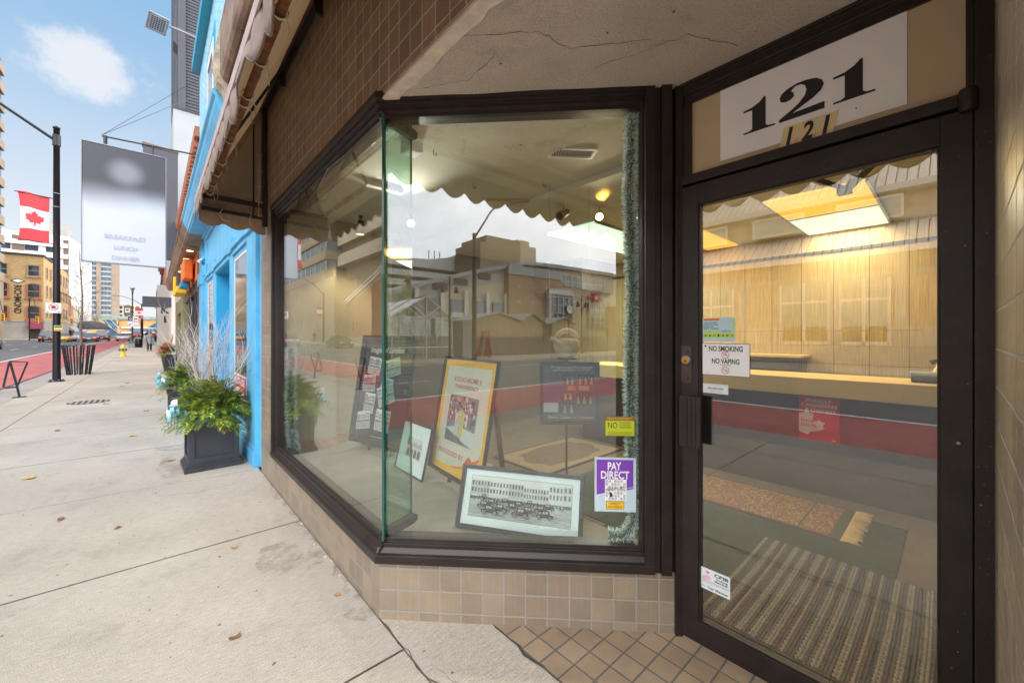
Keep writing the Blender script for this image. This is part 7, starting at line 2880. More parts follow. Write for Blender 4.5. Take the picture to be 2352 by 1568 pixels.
def brown_shop():
    t = empty('brown_shop', (.88, 18, 0), 'two storey brick building with a brown cornice and lit downlights beyond the blue shop', 'building')
    T = FM
    X = lambda y: 2.007 - y
    prof = [(.45, 4.02), (.455, 3.98), (.48, 3.96), (.485, 3.90), (.52, 3.82), (.545, 3.78), (.55, 3.73), (.575, 3.72), (.58, 3.70), (.88, 3.70), (.88, 4.12), (.50, 4.06)]
    b = MB('brownmetal')
    for y0, y1 in ((11.11, 15.9), (15.905, 21), (21.005, 26)):
        b.ext([(x, y0, z) for x, z in prof], (0, y1 - y0, 0))
    b.build('cornice', t, bevel=.003)
    b = MB('brick_pink', T=T)
    b.box(X(26), X(12.76), 0, .3, 4.1, 6.5)
    b.build('upper_wall', t)
    b = MB('brick_red', T=T)
    b.box(X(26), X(12.76), -.10, .3, 6.5, 6.75)
    for i in range(34):
        y = 13 + i * .38
        b.box(X(y + .18), X(y), -.10, 0, 6.32, 6.5)
    b.build('dentil_cornice', t)
    b = MB('orange', 'frame_dark', T=T)
    b.box(X(19.5), X(13.2), .0, .3, 3.0, 3.70)
    b.build('fascia', t)
    b = MB('frame_dark', T=T)
    b.box(X(19.5), X(12.76), .02, .3, 2.7, 3.0)
    b.box(X(13.2), X(12.76), -.02, .3, -.02, 3.7)
    b.box(X(14.35), X(14.2), -.0, .3, -.02, 2.7)
    b.box(X(19.5), X(12.76), .02, .3, -.02, .4)
    b.box(X(16.9), X(16.6), .0, .3, .4, 2.7)
    b.build('shopfront', t)
    b = MB('darkglass', T=T)
    b.box(X(19.5), X(13.2), .08, .10, .4, 2.7)
    b.build('window', t)
    b = MB('olive', T=T)
    b.box(X(20.9), X(19.5), -.04, .3, -.02, 3.1)
    b.box(X(25.9), X(25.2), -.04, .3, -.02, 3.1)
    b.box(X(25.2), X(20.9), 0, .3, -.02, .6)
    b.box(X(25.2), X(20.9), 0, .3, 2.5, 3.1)
    b.build('shopfront', t)
    b = MB('darkglass', T=T)
    b.box(X(25.2), X(20.9), .08, .10, .6, 2.5)
    b.build('window', t)
    b = MB('render_cream', T=T)
    b.box(X(26), X(19.5), .01, .3, 3.1, 3.70)
    b.build('fascia', t)
    cells(t, T, [X(15), X(18), X(21), X(24)], [4.5], 1.0, 1.6, 'frame_white', 'darkglass', .08)
    for i, y in enumerate((13.4, 14.9, 16.4, 18.0, 19.8)):
        b = MB('bulb_warm')
        b.lathe([(.07, 3.690), (.07, 3.698)], 14, (.72, y, 0))
        o = b.build('downlight')
        tag(o, 'lit recessed downlight under the brown cornice', 'downlight', 'recessed downlights under the brown cornice')
    # bright sign boxes
    g = empty('shop_sign', (.8, 15, 3.6), 'stacked orange, teal and yellow projecting sign boxes under the brown cornice', 'shop sign')
    for (m, y0, y1, x0, x1, z0, z1) in (('orange', 14.2, 15.6, .62, .83, 3.05, 3.60), ('blue_deep', 15.0, 15.7, .58, .80, 2.88, 3.04), ('yellow', 16.1, 17.6, .52, .80, 2.80, 3.02), ('yellow', 17.4, 17.6, .50, .82, 2.80, 3.45), ('frame_dark', 16.0, 17.0, .56, .80, 3.08, 3.40)):
        b = MB(m)
        b.box(x0, x1, y0, y1, z0, z1)
        b.build('sign_box', g, bevel=.03)


brown_shop()


def shop_row():
    T = FM
    X = lambda y: 2.007 - y
    # white column and grey shop with letters
    t = empty('grey_shop', (.88, 32, 0), 'grey rendered shop front with dark letters K I on its pier', 'building')
    b = MB('white', T=T)
    b.box(X(29.4), X(28.2), -.12, .4, 0, 3.7)
    b.build('column', t)
    b = MB('render_cream', T=T)
    b.box(X(28.2), X(26), 0, .4, 0, 5.0)
    b.box(X(46), X(29.4), -.10, .4, 0, 5.0)
    b.build('wall', t)
    b = MB('ink')
    T4 = frame((.35, 34, 0), (1, 0))
    b.T = T4
    b.build if False else None
    b2 = MB('stone_grey')
    b2.box(.20, .98, 34.2, 34.9, 0, 4.75)
    b2.build('pier', t)
    b = MB('ink', T=frame((.59, 34.19, 0), (1, 0)))
    b.text('K', 0, 2.95, .40, 0, w=.42, bold=.05)
    b.text('I', 0, 2.35, .40, 0, w=.13, bold=.05)
    b.build('lettering', t)
    # row beyond
    for i, (y0, y1, h, m, lab) in enumerate(((46, 62, 9.0, 'brick_red', 'dark red brick building right of the walking person'), (62, 80, 11.5, 'brick_tan', 'taller tan brick building farther down the right side'), (80, 120, 8.5, 'stone_dark', 'long dark low building near the end of the right side'), (120, 200, 12.0, 'stone_grey', 'grey building at the far end of the right side'))):
        t = empty('row_building', (.9, y0, 0), lab, 'building')
        wall(t, T, X(y1), X(y0) - .01, 0, h, m, 8)
        zs = [z for z in (1.0, 4.2, 7.0) if z + 2 < h]
        cells(t, T, [X(y0 + 1.6 + k * 2.6) for k in range(int((y1 - y0 - 2) / 2.6))][:12], zs, 1.3, 1.8, 'frame_dark', 'darkglass', .1, sill=True, pr=.12)
        b = MB(m, T=T)
        b.box(X(y1), X(y0), -.30, .0, h - .4, h)
        b.build('cornice', t)
    # dark awning fringe and teal awning in the distance
    b = MB('teal')
    b.hexa([(-.5, 72, 2.6), (.78, 72, 2.6), (.78, 76, 2.6), (-.5, 76, 2.6), (.75, 72, 3.6), (.78, 72, 3.6), (.78, 76, 3.6), (.75, 76, 3.6)])
    tag(b.build('awning'), 'small teal shop awning over the far sidewalk people', 'awning')
    # black projecting sign box
    t = empty('hanging_sign', (.5, 28.9, 3.3), 'long plain black projecting sign box over the sidewalk before the grey shop', 'sign')
    b = MB('dark_panel')
    b.box(-.42, .82, 28.8, 28.98, 3.02, 3.58)
    b.build('box', t, bevel=.01)
    b = MB('steel')
    b.tube([(.9, 28.9, 3.4), (.5, 28.9, 3.4)], .03, 6)
    b.build('bracket', t)
    # tall corrugated tower behind and pale block
    t = empty('siding_tower', (2, 30, 0), 'tall tower clad in charcoal corrugated siding rising above the right side shops', 'building')
    b = MB('siding')
    b.box(1.04, 9, 27.5, 40, 12.2, 40)
    b.build('siding', t)
    b = MB('dark_panel')
    b.box(.98, 1.30, 27.4, 27.6, 12.2, 40)
    for k in range(6):
        b.hexa([(.80, 27.5, 12.6 + k * 4.4), (1.0, 27.5, 12.4 + k * 4.4), (1.0, 28.5, 12.4 + k * 4.4), (.80, 28.5, 12.6 + k * 4.4), (.96, 27.5, 16.4 + k * 4.4), (1.0, 27.5, 16.6 + k * 4.4), (1.0, 28.5, 16.6 + k * 4.4), (.96, 28.5, 16.4 + k * 4.4)])
    b.build('edge_trim', t)
    t = empty('pale_block', (2, 27, 0), 'plain pale grey rooftop block left below the corrugated tower', 'building')
    b = MB('pale_panel')
    b.box(.76, 6, 26.2, 40, 5.0, 12.95)
    b.build('wall', t)
    b = MB('frame_dark')
    b.box(.74, 6, 26.15, 26.19, 12.9, 13.0)
    b.build('coping', t)
    # dark projecting panel
    t = empty('dark_blade_sign', (.3, 24.0, 7), 'broad dark grey blank panel projecting behind the blurred hanging sign', 'sign')
    b = MB('dark_panel')
    b.box(-.33, .86, 24.0, 24.25, 4.95, 10.0)
    b.build('panel', t, bevel=.01)
    b = MB('stone_dark')
    b.hexa([(-.36, 23.97, 9.9), (.88, 23.97, 9.9), (.88, 24.28, 9.9), (-.36, 24.28, 9.9), (-.36, 23.97, 10.06), (.88, 23.97, 9.96), (.88, 24.28, 9.96), (-.36, 24.28, 10.06)])
    b.build('cap', t)
    # hanging restaurant sign with soft print
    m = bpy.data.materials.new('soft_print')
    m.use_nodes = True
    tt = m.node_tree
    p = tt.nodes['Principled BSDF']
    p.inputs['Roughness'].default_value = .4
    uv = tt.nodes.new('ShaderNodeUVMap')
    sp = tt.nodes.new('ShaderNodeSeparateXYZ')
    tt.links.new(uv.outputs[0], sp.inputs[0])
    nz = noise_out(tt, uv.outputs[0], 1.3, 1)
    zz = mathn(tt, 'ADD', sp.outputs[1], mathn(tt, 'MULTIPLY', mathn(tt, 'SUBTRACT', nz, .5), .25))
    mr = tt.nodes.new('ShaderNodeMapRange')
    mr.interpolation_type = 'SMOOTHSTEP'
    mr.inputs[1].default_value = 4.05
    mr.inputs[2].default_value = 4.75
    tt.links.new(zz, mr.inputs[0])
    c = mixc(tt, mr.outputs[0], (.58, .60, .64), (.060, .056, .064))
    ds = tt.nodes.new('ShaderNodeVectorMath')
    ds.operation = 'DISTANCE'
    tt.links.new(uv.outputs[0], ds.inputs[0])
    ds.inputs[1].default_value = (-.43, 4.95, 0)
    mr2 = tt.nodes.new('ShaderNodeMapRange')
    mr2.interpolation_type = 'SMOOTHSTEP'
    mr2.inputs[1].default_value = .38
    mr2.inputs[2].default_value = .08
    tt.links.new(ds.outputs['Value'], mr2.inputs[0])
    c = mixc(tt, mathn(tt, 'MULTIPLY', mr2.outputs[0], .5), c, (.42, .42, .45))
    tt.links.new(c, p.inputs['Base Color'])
    M['soft_print'] = m
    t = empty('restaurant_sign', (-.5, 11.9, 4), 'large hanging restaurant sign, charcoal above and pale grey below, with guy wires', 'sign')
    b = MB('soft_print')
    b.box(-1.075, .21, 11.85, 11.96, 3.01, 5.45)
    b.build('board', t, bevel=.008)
    b = MB('steel')
    b.box(-1.087, -1.075, 11.84, 11.97, 2.995, 5.465)
    b.box(.21, .222, 11.84, 11.97, 2.995, 5.465)
    b.box(-1.075, .21, 11.84, 11.97, 2.995, 3.008)
    b.box(-1.075, .21, 11.84, 11.97, 5.452, 5.465)
    b.build('edge_trim', t)
    b = MB(mat('dim_letter', (.46, .47, .50), .5, var=0), T=frame((-.43, 11.838, 0), (1, 0)))
    for s, z in (('BREAKFAST', 3.52), ('LUNCH', 3.30), ('DINNER', 3.08)):
        b.text(s, 0, z, .085, 0, w=.072 * len(s), bold=.02)
    b.build('lettering', t)
    b = MB('frame_dark')
    b.tube([(-.79, 11.9, 5.64), (.90, 11.9, 5.72)], .017, 6)
    b.tube([(-.74, 11.9, 5.45), (-.74, 11.9, 5.66)], .035, 6)
    b.tube([(.0, 11.9, 5.45), (.0, 11.9, 5.69)], .014, 6)
    b.build('hanger_rod', t)
    b = MB('frame_dark')
    b.tube([(-.79, 11.9, 5.66), (.87, 12.6, 7.9)], .005, 4)
    b.tube([(-.79, 11.9, 5.66), (.87, 13.7, 7.95)], .005, 4)
    b.build('guy_wire', t)


shop_row()


# ---------------------------------------------------------------- far end of the street
def far_street():
    # left edge tower
    t = empty('office_tower', (-24, 112, 0), 'brown banded office tower at the extreme left edge', 'building')
    b = MB('stone_brown')
    b.box(-40, -19.6, 66, 112.4, 0, 11)
    b.build('podium', t)
    b = MB('stone_brown')
    z = 11
    k = 0
    while z < 50:
        b.box(-40, -19.5, 70, 112.6, z, z + 1.5)
        z += 3.3
        k += 1
    b.build('floor_band', t)
    b = MB('blueglass')
    b.box(-39.8, -19.8, 70.2, 112.2, 11, 50)
    b.build('window_band', t)
    b = MB('frame_white')
    for i in range(14):
        b.box(-19.79, -19.72, 70.5 + i * 3, 70.62 + i * 3, 11, 49)
    b.build('mullion', t)
    # yellow brick hotel
    t = empty('brick_hotel', (-20, 125, 0), 'yellow brick corner hotel with painted RICHMOND lettering', 'building')
    T = frame((-24.0, 124.5, 0), (1, 0))
    b = MB('brick_yellow', T=T)
    b.box(0, 7.4, 0, 9, 4.6, 17.6)
    b.build('wall', t)
    b = MB('stone_grey', T=T)
    b.box(-.2, 7.4, -.12, 9, 0, 4.3)
    b.box(-.2, 7.6, -.25, 9, 4.3, 4.62)
    b.build('ground_floor', t)
    b = MB('frame_dark', T=T)
    b.box(-.1, 7.6, -.3, 9, 17.6, 17.95)
    b.build('cornice', t)
    cells(t, T, [2.0, 6.1], [5.0], 1.5, 2.1, 'brick_red', 'darkglass', .28, arch=True, sill=True, pr=.14)
    cells(t, T, [2.0, 6.1], [9.3], 1.5, 2.3, 'brick_red', 'darkglass', .28, arch=True, sill=True, pr=.14)
    cells(t, T, [2.0, 6.1], [13.6], 1.4, 2.0, 'brick_tan', 'darkglass', .22, sill=True, pr=.14)
    b = MB('ink', T=T @ Matrix.Translation((4.05, -.03, 11.6)) @ Matrix.Rotation(PI / 2, 4, 'Y'))
    b.text('RICHMOND', 2.9, -.42, .9, 0, w=5.6, bold=.03)
    b.build('lettering', t)
    b = MB('ink', 'paper', T=T)
    b.poly([(4.05, 11.9), (5.1, 12.4), (4.05, 12.9), (3.0, 12.4)], -.03)
    b.use('paper').poly([(4.05, 12.05), (4.8, 12.4), (4.05, 12.75), (3.3, 12.4)], -.04)
    b.build('emblem', t)
    T2 = frame((-16.6, 124.5, 0), (.035, 1))
    b = MB('brick_yellow', T=T2)
    b.box(0, 24, 0, 9, 4.6, 17.2)
    b.build('side_wall', t)
    b = MB('stone_grey', T=T2)
    b.box(0, 24, -.1, 9, 0, 4.5)
    b.build('side_ground_floor', t)
    cells(t, T2, [2.5 + 3.2 * i for i in range(7)], [5.6, 9.6, 13.4], 1.2, 2.0, 'brick_tan', 'darkglass', .2, arch=True, pr=.1)
    b = MB('maroon')
    b.hexa([(-18.6, 123.0, 2.9), (-16.6, 123.0, 2.9), (-16.6, 124.3, 2.9), (-18.6, 124.3, 2.9), (-18.5, 124.1, 4.3), (-16.7, 124.1, 4.3), (-16.7, 124.3, 4.3), (-18.5, 124.3, 4.3)])
    tag(b.build('awning'), 'maroon awning over the yellow brick hotel entrance', 'awning')
    b = MB('darkwood', T=T)
    b.box(5.6, 7.0, -.16, -.11, 0, 2.8)
    b.build('door', t)
    # white apartment tower
    t = empty('apartment_tower', (-25, 165, 0), 'white banded apartment tower behind the yellow brick hotel', 'building')
    T = frame((-37, 165, 0), (1, 0))
    wall(t, T, 0, 19.5, 0, 29.0, 'render_white', 16)
    b = MB('stone_dark', T=T)
    b.box(9.6, 11.6, -.15, 0, 9, 28)
    b.box(18.6, 19.6, -.15, 0, 9, 28)
    b.build('dark_pier', t)
    cells(t, T, [2.0, 5.2, 8.2, 12.9, 16.6], [9.6 + 2.95 * k for k in range(6)], 2.1, 1.7, 'frame_dark', 'darkglass', .12, bars=0, pr=.1)
    b = MB('render_white', T=T)
    for k in range(7):
        b.box(0, 19.5, -.45, 0, 8.0 + 2.95 * k, 9.2 + 2.95 * k)
    b.build('balcony_band', t)
    T2 = frame((-17.4, 165, 0), (.09, 1))
    b = MB('render_white', T=T2)
    b.box(0, 26, 0, 6, 0, 29)
    b.build('side_wall', t)
    b = MB('stone_grey', T=T)
    b.box(12, 19, 2, 12, 29, 33)
    b.build('penthouse', t)
    b = MB('steel', T=T)
    b.box(16, 16.15, 5, 5.15, 33, 38)
    b.box(16.7, 16.85, 5, 5.15, 33, 38)
    for k in range(6):
        b.box(15.9, 17, 5, 5.12, 33.6 + k * .8, 33.7 + k * .8)
    b.build('roof_mast', t)
    # low shops on the left side beyond the hotel
    for i, (y0, y1, x, h, m, lab) in enumerate(((150, 158, -16.2, 12, 'brick_red', 'narrow red brick building just past the hotel'), (160, 184, -16.0, 9.5, 'render_cream', 'pale cream building with shop awnings on the left side'))):
        t = empty('row_building', (x, y0, 0), lab, 'building')
        T = frame((x, y0, 0), (0, 1))
        wall(t, T, 0, y1 - y0, 0, h, m, 10)
        cells(t, T, [1.6 + 2.8 * k for k in range(int((y1 - y0) / 2.8))], [4.6], 1.2, 1.8, 'frame_white', 'darkglass', .15, pr=.1)
    b = MB('darkcanvas')
    b.lathe([(4.2, 0), (4.1, .5), (3.2, 1.6), (1.6, 2.3), (0, 2.5)], 24, (-13.6, 170, 3.4))
    tag(b.build('awning'), 'big rounded dark grey awning on the left side before the glass tower', 'awning')
    b = MB('pale_panel')
    b.hexa([(-16, 150, 3.0), (-14.6, 150, 2.6), (-14.6, 164, 2.6), (-16, 164, 3.0), (-16, 150, 4.0), (-15.9, 150, 4.0), (-15.9, 164, 4.0), (-16, 164, 4.0)])
    tag(b.build('awning'), 'pale grey sloping shop awning behind the young tree', 'awning')
    # glass office tower
    t = empty('glass_tower', (-15, 232, 0), 'tall blue green glass office tower with tan bands at the street end', 'building')
    T = frame((-21.5, 230, 0), (1, 0))
    wall(t, T, 0, 9.4, 0, 34, 'blueglass', 16)
    b = MB('stone_grey', T=T)
    for k in range(13):
        b.box(-.1, 9.6, -.3, 16, 9.5 + 1.95 * k, 10.15 + 1.95 * k)
    b.build('floor_band', t)
    b = MB('stone_brown', T=T)
    b.box(4.7, 6.0, -.5, 0, 0, 34)
    b.box(8.9, 10.6, -.4, 16, 0, 34)
    b.box(-.2, .4, -.4, 0, 0, 34)
    b.build('pier', t)
    b = MB('frame_white', T=T)
    for k in range(24):
        b.box(.2 + k * .4, .24 + k * .4, -.06, 0, 9, 33)
    b.build('mullion', t)
    # convention centre bridge across the end
    t = empty('convention_centre', (0, 262, 0), 'long orange brick and glass building with a blue roof strip closing the street', 'building')
    T = frame((-25.5, 222, .3), (1, 0)) @ Matrix.Scale(.85, 4)
    b = MB(mat('orange_stone', (.56, .31, .12), .8, var=.1, vscale=.3), T=T)
    b.box(0, 42, 0, 12, 0, 9.2)
    b.build('wall', t)
    b = MB('blueglass' if False else 'glass_wall', T=T)
    b.box(0, 42, -.6, 12, 9.2, 10.6)
    b.build('roof_strip', t)
    b = MB('blueglass', T=T)
    b.box(13.5, 17.5, -.3, 0, 1.5, 8.6)
    b.box(22, 40, -.4, 0, 3.2, 4.9)
    b.build('window_band', t)
    b = MB('frame_white', T=T)
    b.box(19, 42, -.7, 0, 4.9, 5.5)
    b.box(19, 42, -.7, 0, 2.6, 3.2)
    for (x0, z0, x1, z1) in ((11.5, 9, 17.5, 9), (11.5, 9, 18.5, 2.5), (17.5, 9, 18.5, 2.5), (13.5, 9, 16.2, 4.5), (15.5, 9, 18.2, 4.8), (18.5, 2.5, 23, 0), (17.0, 5, 21, 0)):
        b.tube([(x0, -.8, z0), (x1, -.8, z1)], .10, 4)
    b.build('white_truss', t)
    b = MB('stone_dark', T=T)
    b.box(18, 42, -.2, .0, .0, 2.6)
    b.build('underpass', t)
    t = empty('row_building', (-8, 300, 0), 'small tan block of flats right of the glass tower', 'building')
    T = frame((-14.2, 300, 0), (1, 0))
    wall(t, T, 0, 9, 0, 18.5, 'render_cream', 12)
    cells(t, T, [1.3, 3.5, 5.7, 7.9], [11.5, 13.8, 16.1], 1.2, 1.4, 'stone_dark', 'darkglass', .1, bars=0, pr=.1)


far_street()


# ---------------------------------------------------------------- across the street (seen in the glass)
def opposite():
    # market hall with standing seam roofs
    t = empty('market_hall', (-26, 6, 0), 'brick market hall with two stepped metal roofs reflected in the door glass', 'building')
    T = frame((-26.0, 0, 0), (0, 1))          # local x = y (viewed from the street)
    b = MB('brick_tan', T=T)
    b.box(-8, 44, .0, 12, 0.9, 6.2)
    b.build('wall', t)
    b = MB('stone_grey', T=T)
    for y in (-6, 1.9, 4.7, 9.6, 15, 20, 25, 30, 35):
        b.box(y - .22, y + .22, -.25, 0, .9, 6.0)
    b.box(-8, 44, -.12, 0, 4.75, 5.05)
    b.box(-8, 44, -.10, 0, .9, 2.0)
    b.build('pier', t)
    b = MB('frame_white', T=T)
    for (a, c) in ((2.35, 4.45), (4.95, 7.4), (10.2, 14.6), (15.6, 19.6), (20.6, 24.6)):
        b.box(a, c, -.16, -.04, 3.45, 3.60)
        n = 3 if c - a < 3 else 4
        for i in range(n):
            xx = a + (c - a) * i / (n - 1)
            b.box(xx - .07, xx + .07, -.16, -.04, .95, 4.7)
        b.box(a, c, -.16, -.04, .95, 1.15)
    b.build('door_frame', t)
    b = MB('glass_wall', T=T)
    for (a, c) in ((2.35, 4.45), (4.95, 7.4), (10.2, 14.6), (15.6, 19.6), (20.6, 24.6)):
        b.box(a, c, -.10, -.05, .95, 4.7)
    b.build('glazing', t)
    b = MB('frame_white', T=T)
    b.box(-8, 44, -1.7, -1.5, 5.75, 6.0)
    b.build('gutter', t)
    b = MB('metal_roof')
    vs = [(-24.3, -8.2, 6.0), (-24.3, 44, 6.0), (-26.6, 44, 7.7), (-26.6, -8.2, 7.7)]
    vv = [(y, (x + 24.3) * -1.25 + 0, 0) for x, y, z in vs]
    b.raw(vs, [(0, 1, 2, 3)])
    b.uv[-1] = [(p[1], p[2]) for p in vs]
    b.raw([(x, y, z - .12) for x, y, z in vs], [(3, 2, 1, 0)])
    b.build('lower_roof', t)
    b = MB('render_cream', T=T)
    b.box(-8, 44, .62, 8, 7.6, 9.5)
    b.build('clerestory_wall', t)
    cells(t, T, [3.2, 7.6, 12.0, 16.4, 20.8], [8.0], 2.6, 1.0, 'frame_white', 'glass_wall', .12, bars=0, pr=.1)
    b = MB('frame_white', T=T)
    b.box(-8.2, 44, -.2, .62, 9.35, 9.7)
    b.build('eave', t)
    b = MB('metal_roof')
    vs = [(-25.8, -8.4, 9.7), (-25.8, 44, 9.7), (-31.5, 44, 14.2), (-31.5, -8.4, 14.2)]
    b.raw(vs, [(0, 1, 2, 3)])
    b.uv[-1] = [(p[1], p[2]) for p in vs]
    b.build('upper_roof', t)
    b = MB('stone_dark')
    b.box(-29, -28, 11, 11.9, 11, 14.8)
    b.build('chimney', t)
    # terrace in front
    b = MB('concrete2')
    b.box(-25.95, -23.1, -7.9, 44, 0.03, .88)
    b.box(-23.1, -22.7, -7.9, 44, .03, .6)
    b.box(-22.7, -22.3, -7.9, 44, .03, .3)
    tag(b.build('terrace'), kind='structure')
    t = empty('terrace_railing', (-23.3, 5, .9), 'low black terrace railing before the market hall, seen in the door glass', 'railing')
    b = MB('pole')
    b.tube([(-23.3, 1, 1.75), (-23.3, 11, 1.75)], .025, 5)
    for i in range(60):
        b.tube([(-23.3, 1 + i * .17, .9), (-23.3, 1 + i * .17, 1.75)], .010, 4)
    b.build('rail', t)
    # glazed pavilion
    t = empty('glass_pavilion', (-21, -9, 0), 'white framed glass gabled pavilion reflected left in the splayed window', 'building')
    y0, y1, yc = -11.2, -7.0, -9.3
    b = MB('frame_white')
    P = lambda x, y, z: (x, y, z)
    fr = []
    for x in (-20.0, -26):
        fr += [(P(x, y0, 0), P(x, y0, 2.65)), (P(x, y1, 0), P(x, y1, 2.65)), (P(x, y0, 2.65), P(x, yc, 4.0)), (P(x, yc, 4.0), P(x, y1, 2.65)), (P(x, y0, 2.65), P(x, y1, 2.65)), (P(x, yc, 0), P(x, yc, 4.0)), (P(x, y0, .75), P(x, y1, .75)),
               (P(x, yc, 2.65), P(x, yc + .9, 3.35)), (P(x, yc, 2.65), P(x, yc - .9, 3.35))]
    for y, z in ((y0, 2.65), (y1, 2.65), (yc, 4.0), (y0, .75), (y1, .75)):
        fr.append((P(-20, y, z), P(-26, y, z)))
    for x in (-22, -24):
        fr += [(P(x, y0, 2.65), P(x, yc, 4.0)), (P(x, yc, 4.0), P(x, y1, 2.65)), (P(x, y1, 0), P(x, y1, 2.65)), (P(x, y0, 0), P(x, y0, 2.65))]
    # long lean-to towards the gable building
    fr += [(P(-20.5, -7, 3.7), P(-20.5, -1.5, 3.7)), (P(-20.0, -7, 2.6), P(-20.0, -1.5, 2.6)), (P(-20, -1.5, 0), P(-20, -1.5, 2.6)), (P(-20, -4.2, 0), P(-20, -4.2, 2.6)), (P(-20, -4.2, 2.6), P(-20.5, -4.2, 3.7)), (P(-20, -7, 2.6), P(-20.5, -5.6, 3.7))]
    for a, c in fr:
        b.tube([a, c], .05, 4)
    b.build('frame', t)
    b = MB('pavglass')if False else MB(glassmat('pavilion_glass', .16, (.72, .78, .76), .10))
    b.quad((-19.98, y0, 2.65), (-19.98, yc, 4.0), (-25.9, yc, 4.0), (-25.9, y0, 2.65))
    b.quad((-19.98, y1, 2.65), (-19.98, yc, 4.0), (-25.9, yc, 4.0), (-25.9, y1, 2.65))
    b.quad((-20, y0, .0), (-20, y1, .0), (-20, y1, 2.65), (-20, y0, 2.65))
    b.quad((-20, y0, 0), (-26, y0, 0), (-26, y0, 2.65), (-20, y0, 2.65))
    b.quad((-20, -7, 0), (-20, -1.5, 0), (-20, -1.5, 2.6), (-20, -7, 2.6))
    b.quad((-20, -7, 2.6), (-20, -1.5, 2.6), (-20.5, -1.5, 3.7), (-20.5, -7, 3.7))
    b.build('panes', t)
    # stone gate post and garden wall
    b = MB('concrete2')
    b.box(-20.3, -19.3, -12.3, -11.6, 0, 2.3)
    b.box(-20.4, -19.2, -12.4, -11.5, 2.3, 2.5)
    tag(b.build('stone_pier'), 'squat stone pier with a cap right of the glass pavilion, reflected', 'pier')
    b = MB('stone_dark')
    b.box(-21.2, -20.6, -40, -12.4, 0.02, .85)
    b.box(-21.4, -21.25, -40, -12.4, .02, 1.4)
    tag(b.build('garden_wall'), 'low dark planter wall running behind the far sidewalk, reflected', 'wall')
    # market stalls
    for i, (ya, yb, h, hp, x) in enumerate(((-18.8, -13.8, 2.65, 3.25, -21.6), (-21.6, -18.9, 2.6, 3.35, -22.0), (-25.9, -23.0, 2.6, 3.1, -22.2))):
        t = empty('market_stall', (x, (ya + yb) / 2, 0), ['wide boarded wooden stall, leftmost of the three reflected stalls', 'boarded wooden stall with the steepest gable, middle of three', 'small boarded wooden stall behind the lantern, rightmost of three'][i], 'stall', 'boarded wooden market stalls across the street')
        b = MB('planks')
        b.box(x - 2.6, x, ya, yb, .03, h)
        b.build('walls', t)
        ym = (ya + yb) / 2
        b = MB('planks')
        b.ext([(x + .0, ya, h), (x + .0, yb, h), (x + .0, ym, hp)], (-2.6, 0, 0))
        b.build('gable', t)
        b = MB('stone_grey')
        for s, e in ((ya, -1), (yb, 1)):
            b.hexa([(x - 2.8, s + e * .25, h - .08), (x + .25, s + e * .25, h - .08), (x + .25, ym, hp), (x - 2.8, ym, hp), (x - 2.8, s + e * .25, h), (x + .25, s + e * .25, h), (x + .25, ym, hp + .09), (x - 2.8, ym, hp + .09)])
        b.build('roof', t)
    # arena complex
    t = empty('arena', (-55, -50, 0), 'large tan arena with a curved pale roof and glazed corner reflected in the splayed window', 'building')
    T = frame((-55, 0, 0), (0, 1))
    b = MB('render_cream', T=T)
    prof = [(-20, 0), (-100, 0), (-100, 13.5), (-75.9, 15.6), (-58, 15.5), (-48.9, 15.2), (-37.3, 12.4), (-28.5, 9.9), (-20, 7.0)]
    b.ext([(p[0], 0, p[1]) for p in prof], (0, 40, 0))
    b.build('wall', t)
    b = MB('pale_panel', T=T)
    rp = [(-20, 7.0), (-28.5, 9.9), (-37.3, 12.4), (-48.9, 15.2), (-58, 15.5), (-75.9, 15.6), (-100, 13.5)]
    up = [(x, z + .7) for x, z in rp]
    b.ext([(p[0], -1.0, p[1]) for p in rp + up[::-1]], (0, 42, 0))
    b.ext([(p[0], -.15, p[1]) for p in rp[:4] + [(-48.9, 12.6), (-37.3, 10.2), (-28.5, 8.3), (-20, 5.8)]], (0, .15, 0))
    b.build('roof', t)
    b = MB('brick_tan', T=T)
    b.box(-58, -43.8, -1.5, 0, 0, 14.4)
    b.build('front_block', t)
    b = MB('pale_panel', T=T)
    b.box(-58.2, -43.6, -1.7, -1.5, 12.9, 14.6)
    for i in range(4):
        for j in range(3):
            b.box(-57 + i * 3.6 - .4, -57 + i * 3.6 + .4, -1.6, -1.5, 4.6 + j * 2.9, 5.3 + j * 2.9)
    b.build('panel_band', t)
    b = MB('blueglass', T=T)
    b.box(-73.3, -58.1, -.6, 0, 11.9, 14.2)
    b.box(-60.7, -54.2, -2.2, -1.6, 3.4, 9.8)
    b.box(-75.5, -67.7, -.8, 0, 3.2, 9.0)
    for y in (-24, -28.6, -33.2, -37.8, -42):
        b.box(y - 1.4, y + 1.0, -.5, 0, 1.5, 7.6)
    b.build('glazing', t)
    b = MB('frame_white', T=T)
    for i in range(9):
        b.box(-73.3 + i * 1.9, -73.1 + i * 1.9, -.75, -.6, 11.9, 14.4)
    b.box(-73.3, -58.1, -.75, -.6, 12.9, 13.1)
    b.box(-60.9, -53.5, -2.4, -1.6, 9.8, 10.8)
    b.box(-54.2, -53.4, -2.4, -1.6, 3, 9.8)
    for i in range(5):
        b.box(-60.6 + i * 1.5, -60.45 + i * 1.5, -2.4, -2.2, 3.4, 9.8)
        b.box(-75.5 + i * 1.9, -75.3 + i * 1.9, -.95, -.8, 3.2, 9.2)
    for j in range(4):
        b.box(-60.7, -54.2, -2.35, -2.2, 4.4 + j * 1.6, 4.55 + j * 1.6)
        b.box(-75.5, -67.7, -.95, -.8, 4.4 + j * 1.4, 4.55 + j * 1.4)
